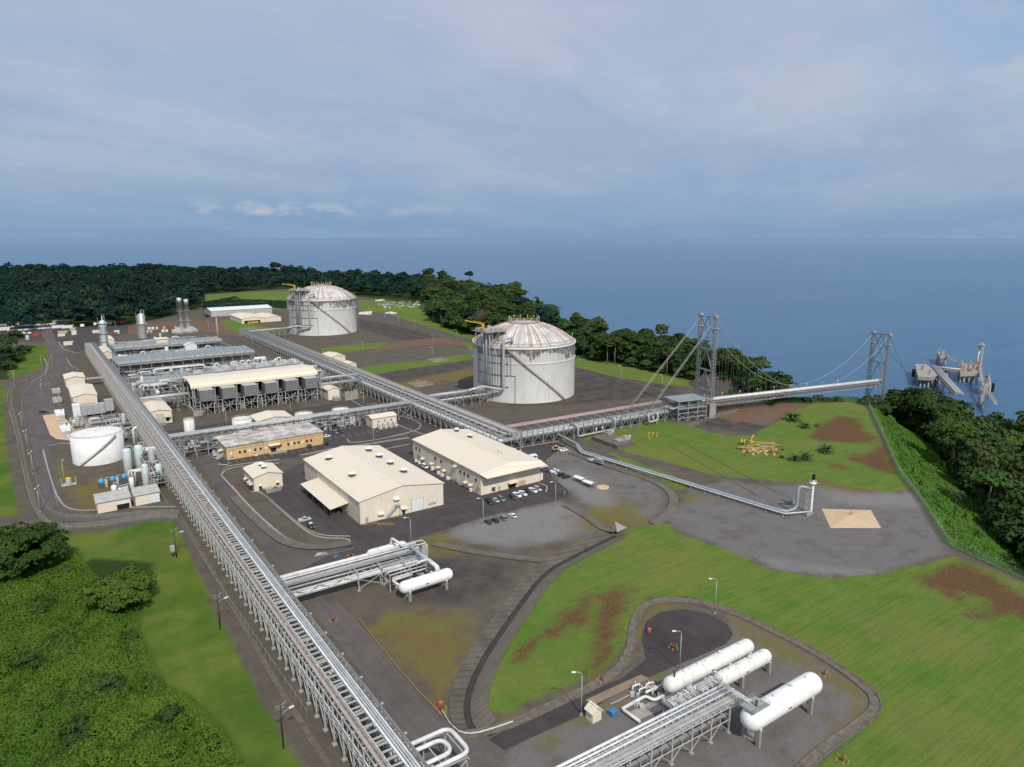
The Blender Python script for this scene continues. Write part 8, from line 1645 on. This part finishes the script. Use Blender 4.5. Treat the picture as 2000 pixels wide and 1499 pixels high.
# skip of waste and rubbish by the small shed
p=P(534, 961);t=thing('waste_skip', 'pale blue grey open skip heaped with cardboard beside the small cream shed', 'skip', p, .1);mb=MB();mb.poly([(-3.4, -1.2, .2), (3.4, -1.2, .2), (3.8, -1.3, 2.0), (-3.8, -1.3, 2.0)]);mb.poly([(3.4, 1.2, .2), (-3.4, 1.2, .2), (-3.8, 1.3, 2), (3.8, 1.3, 2)]);mb.poly([(3.4, -1.2, .2), (3.4, 1.2, .2), (3.8, 1.3, 2), (3.8, -1.3, 2)]);mb.poly([(-3.4, 1.2, .2), (-3.4, -1.2, .2), (-3.8, -1.3, 2), (-3.8, 1.3, 2)]);mb.poly([(-3.4, -1.2, .2), (-3.4, 1.2, .2), (3.4, 1.2, .2), (3.4, -1.2, .2)])
for i in range(8):x=-3.3+i*.94;mb.beam((x, -1.24, .3), (x, -1.36, 2.0), .12)
mb.build('container', M['pipeB'], t);rr=random.Random(2);mb=MB()
for _ in range(20):mb.cbox((rr.uniform(-3.2, 3.2), rr.uniform(-.8, .8), 1.9+rr.uniform(-.2, .5)), (rr.uniform(.5, 1.3), rr.uniform(.5, 1.1), rr.uniform(.3, .8)), rr.uniform(0, 3))
mb.build('cardboard', M['sand'], t)
for cx_, c_, lb in ((512, 'blue', 'blue'), (516, 'yellow', 'yellow'), (520, 'galvL', 'grey')):mb=MB();mb.pipe([(0, 0, 0), (0, 0, 1.1)], .45, 10);mb.pipe([(0, 0, 1.1), (0, 0, 1.2)], .48, 10);tag(mb.build('waste_drum', M[c_], None , P(cx_, 958)), lb+' waste drum between the small cream shed and the skip', 'drum')
# ------------------------------------------------------------------ lamps and poles
def lamp(label, p, h=11.8, arm=1.8, rz=0., heads=1, group= None , m='lampmetal', s=1.):
 t=thing('lamp_post', label, 'lamp post', (p.x, p.y, 0), rz, group);mb=MB();mb.pipe([(0, 0, 0), (0, 0, h*.5), (0, 0, h-.8)], .17*s, 8, r2=.1*s)
 for k in range(heads):sg=1 if k==0 else -1;mb.pipe([(0, 0, h-1), (0, 0, h-.1), (sg*arm*.5, 0, h+.25), (sg*arm, 0, h+.3)], .09*s, 6, elbow=.5)
 mb.cbox((0, 0, .25), (.6, .6, .5));mb.build('post', M[m], t)
 for k in range(heads):sg=1 if k==0 else -1;mb=MB();mb.cbox((sg*(arm+.3), 0, h+.28), (1.0*s, .42*s, .22));mb.build('lamp_head', M['white'], t)
 return t
CW=math.pi-YAW*0-.6
for px, py, rz, lab in ((1135, 1397, 2.6, 'lamp post by the tiny cream hut at the foot of the grass'), (1327, 1310, 2.6, 'lamp post on the pad edge behind the longest bullet tank'), (1396, 1199, 2.6, 'lamp post standing alone where the bullet pad meets the big lawn'), (944, 1027, 2.8, 'lamp post left of the four cars on the gravel'), (803, 1068, 2.8, 'lamp post behind the white drum on the middle vessel pad'), (1085, 992, 2.8, 'lamp post at the road bend below the front row of workshop cars'), (730, 873, 0., 'lamp post behind the big warehouse at the loop road'), (1083, 992, 0, None )):
 if lab:lamp(lab, P(px, py), rz=rz)
for px, py, hd, lab in ((29, 752, 2, 'twin headed lamp at the outer corner of the perimeter road near the left grass bank'), (45, 842, 2, 'twin headed lamp furthest up the straight outer verge of the perimeter road'), (54, 880, 2, 'twin headed lamp second down the outer verge of the perimeter road'), (65, 926, 2, 'twin headed lamp third down the outer verge of the perimeter road'), (79, 1000, 2, 'twin headed lamp lowest on the outer verge above the dark umbrella tree'), (82, 722, 1, 'lamp at the edge of the left grass bank by the inner kerb'), (92, 743, 1, 'lamp on the perimeter road bend beside the fenced transformer bay'), (103, 718, 1, 'lamp on the road junction above the transformer bay'), (82, 772, 1, 'lamp at the outer fence of the transformer bay'), (117, 792, 1, 'lamp inside the transformer bay in front of the generator house'), (126, 945, 1, 'lamp beside the orange lidded tank in the tank bund'), (121, 846, 1, 'lamp between the two generator enclosures')):
 lamp(lab, P(px, py), 11, 1.5, 1.2, hd)
for px, py, lab in ((443, 838, 'lamp post rising behind the left small tank before the compressor house'), (514, 806, 'lamp post in front of the compressor house piers, left'), (568, 812, 'lamp post rising behind the beige pump shed roof'), (635, 743, 'lamp post at the right end of the compressor house'), (711, 800, 'lamp post on the loop road by the pipe bridge'), (711, 768, 'lamp post beside the tank rack opposite the switch house'), (710, 690, 'lamp post standing by the small kiosk at the tank rack'), (493, 678, 'lamp post beside the tank rack near the air coolers'), (408, 646, 'lamp post in the ditch right of the twin stacks'), (846, 703, 'tall lamp post beyond the tank rack on the grassy terrace'), (846, 675, 'lamp post on the terrace road behind the nearer tank'), (752, 629, 'lamp post at the top of the dark slope right of the farther tank, left'), (779, 637, 'lamp post at the top of the dark slope right of the farther tank, middle'), (811, 645, 'lamp post at the top of the dark slope right of the farther tank, right'), (892, 664, 'lamp post beside the road left of the nearer tank crane'), (723, 618, 'lamp post right behind the farther tank'), (1131, 722, 'lamp post just right of the nearer tank on the grass'), (1212, 742, 'lamp post on the grass bank right of the nearer tank'), (1293, 762, 'lamp post on the grass bank behind the backstay cables'), (70, 640, 'lamp post at the forest edge behind the far lot'), (118, 634, 'lamp post at the forest edge behind the grey roofed lot shed'), (148, 632, 'lamp post at the forest edge right of the grey roofed lot shed'), (227, 648, 'lamp post in the brown yard left of the fat grey column'), (820, 775, 'lamp post in the nearer tank bund by the small pump pit')):
 lamp(lab, P(px, py), 11.5, 1.2, 2.5)
def power_pole(label, p, box= False ):
 t=thing('power_pole', label, 'utility pole', (p.x, p.y, 0), .25);mb=MB();mb.pipe([(0, 0, 0), (0, 0, 12)], .18, 8, r2=.12);mb.build('pole', M['wood'], t);mb=MB();mb.beam((-1.3, 0, 11.4), (1.3, 0, 11.4), .14);mb.beam((-1.0, .1, 10.6), (1.0, .1, 10.6), .12)
 for x in (-1.2, 0, 1.2):mb.pipe([(x, 0, 11.4), (x, 0, 11.9)], .09, 6)
 mb.build('crossarm', M['galv'], t);mb=MB();mb.pipe([(0, 0, 8.6), (.8, -.1, 9.4), (2.2, -.2, 9.6)], .07, 6);mb.build('lamp_arm', M['galv'], t);mb=MB();mb.cbox((2.6, -.2, 9.6), (1.2, .45, .25));mb.build('lamp_head', M['white'], t)
 if box:mb=MB();mb.box(-1.9, -.3, 3, -.5, .5, 5.2);mb.build('meter_box', M['galvL'], t)
for px, py, b_, lab in ((345, 1090, True , 'timber power pole with a grey box at the top of the near lawn'), (430, 1230, False , 'timber power pole with a street lamp half way along the near lawn edge'), (554, 1462, False , 'timber power pole with a street lamp nearest the bottom of the view'), (147, 745, False , 'timber pole beside the smaller beige generator house')):
 power_pole(lab, P(px, py), b_)
 # ------------------------------------------------------------------ fences and rails
fm=bpy.data.materials.new('chain_link');fm.use_nodes= True ;nt=fm.node_tree;N, L=nt.nodes, nt.links;b=N['Principled BSDF'];b.inputs['Base Color'].default_value=(.30, .32, .30, 1)
t_=nd('ShaderNodeTexCoord');n_=nd('ShaderNodeTexNoise');n_.inputs['Scale'].default_value=.6;L.new(t_.outputs['Object'], n_.inputs['Vector']);L.new(mr(n_.outputs[0], .3, .7, .16, .34), b.inputs['Alpha']);M['mesh']=fm
def fence(label, pts, h=2.4, step=3.0, px= True , mesh= True , sm=0):
 pts=PP(pts) if px else pts;pts=resample(smooth(pts, sm) if sm else pts, step);o=pts[0];t=thing('chain_link_fence', label, 'fence', (o.x, o.y, 0));mb=MB();q=[Vector((p.x-o.x, p.y-o.y, min(0., tz(p.x, p.y)) if 0 else 0)) for p in pts]
 for p in q:mb.beam(p, p+Vector((0, 0, h+.15)), .09);mb.beam(p+Vector((0, 0, h+.15)), p+Vector((.25, .2, h+.5)), .06)
 for a, b_ in zip(q[:-1], q[1:]):mb.beam(a+Vector((0, 0, h)), b_+Vector((0, 0, h)), .06)
 mb.build('fence_post', M['galv'], t)
 if mesh:
  mb=MB()
  for a, b_ in zip(q[:-1], q[1:]):mb.poly([a, b_, b_+Vector((0, 0, h)), a+Vector((0, 0, h))])
  mb.build('wire_mesh', M['mesh'], t)
fence('long chain link boundary fence along the top of the creeper bank on the right', [(1640, 780)]+FENCE, 3.0)
fence('chain link fence along the outer edge of the left perimeter road', [(346, 1016), (300, 1012), (200, 1030), (108, 1036), (68, 1010), (46, 930), (32, 850), (14, 792), (18, 756), (60, 739), (96, 724)], 2.4, 3.2, sm=1)
fence('inner chain link fence between the perimeter road and its gutter', [(348, 1004), (300, 1003), (185, 1014), (112, 1012), (84, 990), (66, 915), (50, 840), (40, 780), (62, 756)], 1.6, 4, sm=1)
fence('low chain link fence along the left foot of the long rack', [(600, 1400), (430, 1150), (350, 1024), (300, 945)], 1.8, 4)
fence('fence around the transformer bay on the left', [(75, 757), (96, 752), (100, 800), (108, 804), (106, 808), (84, 805)], 2.2, 3)
fence('chain link fence in front of the tall gantry at the bridge landing', [(1290, 818), (1345, 836), (1400, 816), (1440, 806)], 2.4, 3)
fence('fence along the crest of the dark spoil mound behind the bridge tower', [(1365, 757), (1420, 738), (1450, 770)], 2.4, 3)
def guard(label, pts, h=.75, step=2.2, m='galvL', sm=1, post=.14, name='guard_rail'):
 pts=resample(smooth(PP(pts), sm), step);o=pts[0];t=thing(name, label, 'guard rail', (o.x, o.y, 0));mb=MB();q=[p-o for p in pts]
 for a, b_ in zip(q[:-1], q[1:]):mb.beam(a+Vector((0, 0, h)), b_+Vector((0, 0, h)), .1, .32)
 for p in q:mb.beam(p, p+Vector((0, 0, h)), post, None , 1)
 mb.build('rail', [M[m], M['conc']], t)
guard('guard rail along the top of the slab slope left of the big warehouse yard', [(508, 962), (545, 993), (598, 1038), (630, 1050), (684, 1051)])
guard('guard rail curving round the slab slope before the small cream shed', [(434, 936), (432, 926), (442, 914), (465, 910), (545, 900)])
guard('guard rail round the outer curve of the loop road behind the transformer house', [(785, 812), (812, 824), (823, 834), (815, 843), (760, 856)])
guard('guard rail between the office car park and the big warehouse', [(585, 892), (640, 880), (700, 872), (798, 857)])
guard('white guard rail at the ditch end by the bottom right junction', [(863, 1392), (880, 1420), (900, 1436), (925, 1438), (962, 1428), (1002, 1414)], .7, 3.0, 'boxW')
guard('low post rail beside the flare pipeline along the grey lot', [(1105, 862), (1200, 908), (1310, 945)], .9, 2.0, 'galv')
guard('guard rail at the grass edge beside the left perimeter kerb', [(86, 880), (100, 940), (112, 985)], .7)
guard('rail of posts along the bund crest right of the nearer tank', [(1122, 718), (1200, 738), (1290, 764)], .8, 3)
guard('rusty yellow barrier chain along the right edge of the service road', [(700, 1210), (740, 1262), (800, 1335), (862, 1400)], .5, 3., 'yelR', 1, .08, 'chain_barrier')
guard('rusty barrier chain along the road edge left of the white drum', [(640, 1140), (680, 1100), (760, 1085), (820, 1058)], .5, 3., 'yelR', 1, .08, 'chain_barrier')
# ------------------------------------------------------------------ hydrants, signs, people, clutter
M['redD']=mat('dull_red_paint', (.28, .05, .035), .7, 0, .4, 1)
def hydrant(label, p, big= True ):
 t=thing('fire_hydrant', label, 'fire hydrant', p);mb=MB();mb.pipe([(0, 0, 0), (0, 0, 1.2)], .22, 8);mb.pipe([(-.6, 0, .7), (.6, 0, .7)], .13, 6);mb.pipe([(0, 0, 1.2), (.4, 0, 1.6)], .11, 6);mb.build('valve_body', M['redD'], t);mb=MB();mb.pipe([(0, 0, 0), (0, 0, .7)], .1, 6);mb.cbox((0, 0, .08), (.36, .36, .16))
 many('guard_post', mb, 'yelR', t, [(math.cos(k*1.257)*1.3, math.sin(k*1.257)*1.3, 0) for k in range(5)])
for px, py, lab in ((1315, 1266, 'red hydrant ringed by yellow posts in the dark turning circle'), (1175, 1330, 'red hydrant on the gutter edge below the brown grass'), (1610, 1318, 'rusty hydrant near the right edge of the bullet pad'), (1645, 1486, 'rusty red hydrant at the bottom right corner'), (651, 1213, 'orange rusty hydrant at the right edge of the service road'), (862, 1388, 'red hydrant by the lower end of the ditch'), (685, 1086, 'orange red hydrant left of the white drum')):hydrant(lab, P(px, py))
for px, py, lab in ((1268, 1236, 'pinkish red hose box at the left edge of the dark turning circle'), (861, 1380, 'dark red hose box near the lower end of the ditch')):
 p=P(px, py);t=thing('hose_box', lab, 'hose box', p, .5);mb=MB();mb.cbox((0, 0, .75), (1.1, .75, .9));mb.cbox((0, 0, 1.24), (1.2, .85, .1));mb.build('cabinet', M['redL'], t);mb=MB()
 for x in (-.6, .6):mb.beam((x, 0, 0), (x, 0, .4), .12)
 mb.build('leg', M['rust'], t)
for px, py, lab in ((656, 1098, 'blue sign on a post at the road junction left of the white drum'), (418, 975, 'blue sign beside the long rack on the service road'), (447, 913, 'blue sign at the corner of the small shed turn'), (795, 1000, 'blue sign by the door stair of the big warehouse front'), (1102, 972, 'blue sign at the road bend right of the workshop cars')):
 p=P(px, py);t=thing('road_sign', lab, 'sign', p, .4);mb=MB();mb.beam((0, 0, 0), (0, 0, 2.6), .1);mb.build('post', M['galv'], t);mb=MB();mb.cbox((0, -.06, 2.4), (1.4, .06, .8));mb.build('sign_panel', M['blueL'], t)
p=P(1213, 1035);mb=MB();mb.poly([(-3, -1, 0), (3.4, 0, 0), (-3, .6, 4.2)]);mb.poly([(-3, -1, 0), (-3, .6, 4.2), (-3, 2.5, 0)]);mb.poly([(-3, 2.5, 0), (-3, .6, 4.2), (3.4, 0, 0)]);tag(mb.build('headwall', M['kerb'], None , p), 'pale triangular concrete headwall at the top of the long ditch', 'headwall')
# two workers on foot in the office car park
def person(label, p, rz, stride):
 bm_=bpy.data.meshes.new('person');vs=[(0, 0, .95), (0, 0, 1.2), (0, 0, 1.42), (0, .02, 1.55), (0, .03, 1.68), (.02, .05, 1.78), (-.1, 0, .92), (-.1, stride, .5), (-.1, stride*.6, .08), (-.1, stride*.6+.16, .04), (.1, 0, .92), (.1, -stride, .5), (.1, -stride*1.3, .08), (.1, -stride*1.3+.16, .04), (-.2, 0, 1.4), (-.26, -stride*.6, 1.14), (-.25, -stride*.4+.05, .88), (.2, 0, 1.4), (.26, stride*.6, 1.14), (.25, stride*.6+.08, .88)]
 es=[(0, 1), (1, 2), (2, 3), (3, 4), (4, 5), (0, 6), (6, 7), (7, 8), (8, 9), (0, 10), (10, 11), (11, 12), (12, 13), (2, 14), (14, 15), (15, 16), (2, 17), (17, 18), (18, 19)]
 bm_.from_pydata(vs, es, []);o=bpy.data.objects.new('person', bm_);col.objects.link(o);sk=o.modifiers.new('skin', 'SKIN')
 rad=[.17, .17, .19, .065, .11, .09, .1, .075, .05, .045, .1, .075, .05, .045, .07, .05, .04, .07, .05, .04]
 for v, r in zip(bm_.skin_vertices[0].data, rad):v.radius=(r, r*(.7 if r>.15 else 1))
 bm_.skin_vertices[0].data[0].use_root= True
 s=o.modifiers.new('sub', 'SUBSURF');s.levels=s.render_levels=1;bm_.materials.append(M['cloth']);o.location=p;o.rotation_euler=(0, 0, rz);tag(o, label, 'person')
 mb=MB();mb.lathe([(.13, 0), (.13, .06), (.1, .13), (.01, .16)], (.0, .04, 1.74), 12);mb.build('helmet', M['white'], o)
person('person in dark work clothes walking left of a companion in the office car park', P(666, 858), .6, .12);person('person in dark work clothes walking on the right in the office car park', P(670, 856), 1., -.12)
# far lot and yards
def vans(label, grp, a, b, n, z=1.9, m='white', name='parked_van', L_=5.0):
 first= None ;mb=MB();loft(mb, [(-L_/2, ring(.95, .4, z*.95, .9)), (L_*.18, ring(.95, .4, z, .9)), (L_*.32, ring(.95, .4, z*.62, .9)), (L_/2, ring(.9, .4, z*.5, .9))]);me_=mb.build(name, [paint(m) if m in ('white', 'silver') else M[m]]);
 A_, B_=P(*a), P(*b)
 for i in range(n):
  o=me_ if i==0 else me_.copy()
  if i:col.objects.link(o)
  p=A_.lerp(B_, i/max(1, n-1));o.location=p+Vector((rnd.uniform(-.4, .4), rnd.uniform(-.5, .5), .02));o.rotation_euler=(0, 0, 1.2+rnd.uniform(-.1, .1));tag(o, label, 'van', grp)
vans('white vehicle parked in the front row of the far lot before the forest', 'front row of the far lot', (18, 648), (97, 642), 17);vans('white vehicle parked in the back row of the far lot before the forest', 'back row of the far lot', (26, 639), (108, 634), 18)
for px, py, w_, d_, h_, m, nm, lab, ct in ((8, 645, 12, 8, 3, 'boxW', 'site_cabin', 'white cabin at the left end of the far lot', 'cabin'), (14, 636, 26, 12, 3.4, 'galv', 'lot_shed', 'dull grey flat roofed shed at the left of the far lot', 'shed'), (119, 632, 18, 12, 3.6, 'tray', 'lot_shed', 'pinkish grey roofed shed at the right of the far lot', 'shed'), (112, 641, 12, 4, 3, 'boxW', 'site_cabin', 'white cabin below the pinkish grey roofed shed', 'cabin'), (131, 641, 12, 4, 3, 'boxW', 'site_cabin', 'white cabin at the right end of the far lot', 'cabin'), (72, 657, 9, 7, 3.6, 'redD', 'red_tank', 'round looking red tank unit in the yard below the far lot', 'tank'), (54, 664, 4, 4, 5, 'galvL', 'silo', 'small grey silo in the yard below the far lot', 'silo'), (27, 654, 4, 2.5, 2.2, 'white', 'parked_truck', 'white truck alone left in the yard below the far lot', 'truck'), (45, 653, 5, 2.5, 2.6, 'white', 'parked_truck', 'white truck in the middle of the yard below the far lot', 'truck'), (57, 652, 4, 2, 2, 'white', 'parked_truck', 'small white truck right in the yard below the far lot', 'truck'), (122, 651, 9, 5, 2, 'sand', 'timber_stack', 'stack of tan timber in the brown yard', 'timber'), (120, 657, 7, 4, 2.4, 'cream', 'crate', 'cream crate in front of the tan timber stack', 'crate'), (142, 646, 6, 4, 3, 'galvL', 'container', 'grey container right of the tan timber stack', 'container'), (145, 654, 5, 5, 4, 'cream', 'spool', 'cream upright spool right of the cream crate', 'spool'), (133, 674, 8, 6, 3, 'cream', 'skid', 'pale equipment skid beside the kerb above the long rack end', 'skid'), (186, 635, 4, 3, 3, 'white', 'tank_unit', 'small white tank at the forest edge left of the pale column', 'tank'), (161, 638, 5, 3, 3, 'white', 'tank_unit', 'small white round tank further left at the forest edge', 'tank'), (214, 634, 5, 3, 3.4, 'white', 'tank_unit', 'small white tank at the forest edge right of the pale column', 'tank'), (236, 632, 10, 4, 3.5, 'redD', 'crane_truck', 'red crane truck at the forest edge in the brown yard', 'truck'), (190, 650, 10, 6, 2.5, 'cream', 'laydown_stack', 'pale laydown stack left of the pale column', 'stack'), (222, 655, 8, 6, 3, 'rust', 'laydown_stack', 'rusty laydown stack right of the pale column', 'stack'), (228, 652, 5, 4, 3.4, 'white', 'container', 'white container beside the rusty laydown stack', 'container')):
 p=P(px, py);t=thing(nm, lab, ct, p, rnd.uniform(-.1, .1));mb=MB()
 if ct in ('tank', 'silo'):mb.lathe([(w_/2, 0), (w_/2, h_*.8), (w_*.3, h_), (.02, h_*1.05)], n=14)
 elif ct=='truck':mb.cbox((0, 0, h_*.55), (w_*.65, d_, h_*.8));mb.cbox((w_*.42, 0, h_*.45), (w_*.22, d_*.9, h_*.6));mb.cbox((0, 0, .3), (w_, d_*.8, .4))
 else :mb.cbox((0, 0, h_/2), (w_, d_, h_));mb.cbox((w_*.1, 0, h_+.15), (w_*1.04, d_*1.06, .3));mb.cbox((-w_*.2, -d_*.52, h_*.45), (w_*.15, .15, h_*.6))
 mb.build('body', M[m] if m!='cream' else M['creamW'], t)
rr=random.Random(77)
for i in range(46):
 px, py=rr.uniform(738, 828), rr.uniform(590, 602);p=P(px, py);c_=rr.choice(['boxW', 'tray', 'sand', 'conc', 'galvL']);mb=MB();mb.cbox((0, 0, .7), (rr.uniform(1, 5), rr.uniform(1, 2.5), 1.4), rr.uniform(0, 3));mb.cbox((.3, 0, 1.5), (.8, .7, .5));tag(mb.build('laydown_item', M[c_], None , p), {'boxW':'white', 'tray':'pinkish', 'sand':'tan', 'conc':'grey concrete', 'galvL':'grey steel'}[c_]+' item stored in rows on the grassy yard before the headland wood', 'stored item', 'grassy laydown yard')
for px, py, n, lab in ((712, 612, 12, 'white pipe length in the stack right of the farther tank'), (765, 613, 4, 'pale sheet in the stack on the yard right of the farther tank'), (745, 588, 3, 'white container in the grassy yard before the wood'), (757, 597, 5, 'blue grey container in the grassy yard before the wood')):
 for i in range(n):
  p=P(px+(i%6)*3.2-6, py+(i//6)*3+rr.uniform(-1, 1));mb=MB();mb.cbox((0, 0, 1), (rr.uniform(7, 12), 1.6, 1.6));mb.cbox((0, 0, 1.9), (6, 1.2, .4));o=mb.build('pipe_bundle' if n==12 else 'container', M['pipeB'] if n==5 else M['whiteD'], None , p);o.rotation_euler=(0, 0, rr.uniform(-.4, .4));tag(o, lab, 'pipes' if n==12 else 'container', lab.split(' in ')[0]+' group')
  # pump pits by the tanks
for px, py, lab in ((822, 752, 'railed concrete pump pit on the terrace left of the nearer tank'), (855, 705, 'pale sunken pit with a white edge wall on the terrace behind the tank rack')):
 p=P(px, py);t=thing('pump_pit', lab, 'pit', p);mb=MB();mb.box(-8, -6, 0, 8, -5.4, 1);mb.box(-8, 5.4, 0, 8, 6, 1);mb.box(-8, -5.4, 0, -7.4, 5.4, 1);mb.box(7.4, -5.4, 0, 8, 5.4, 1);mb.build('kerb_wall', M['conc'], t);mb=MB()
 for x in np.linspace(-8, 8, 9):
  for y in (-6, 6):mb.beam((x, y, 1), (x, y, 2.1), .12)
 for y in (-6, 6):mb.beam((-8, y, 2.1), (8, y, 2.1), .12)
 for k in range(6):mb.pipe([(-6+k*2, -3, 0), (-6+k*2, -3, 1.4), (-6+k*2, 3, 1.4)], .25, 6)
 mb.build('handrail', M['tray'], t)
for i in range(5):p=P(1076+i*6, 868+i*1.2);mb=MB();mb.lathe([(.3, 0), (.7, 0), (.7, .5), (.3, .5)], n=12);tag(mb.build('tyre', M['rubber'], None , p), 'black object lying in the weeds behind the tan loader', 'tyre', 'black objects behind the loader')
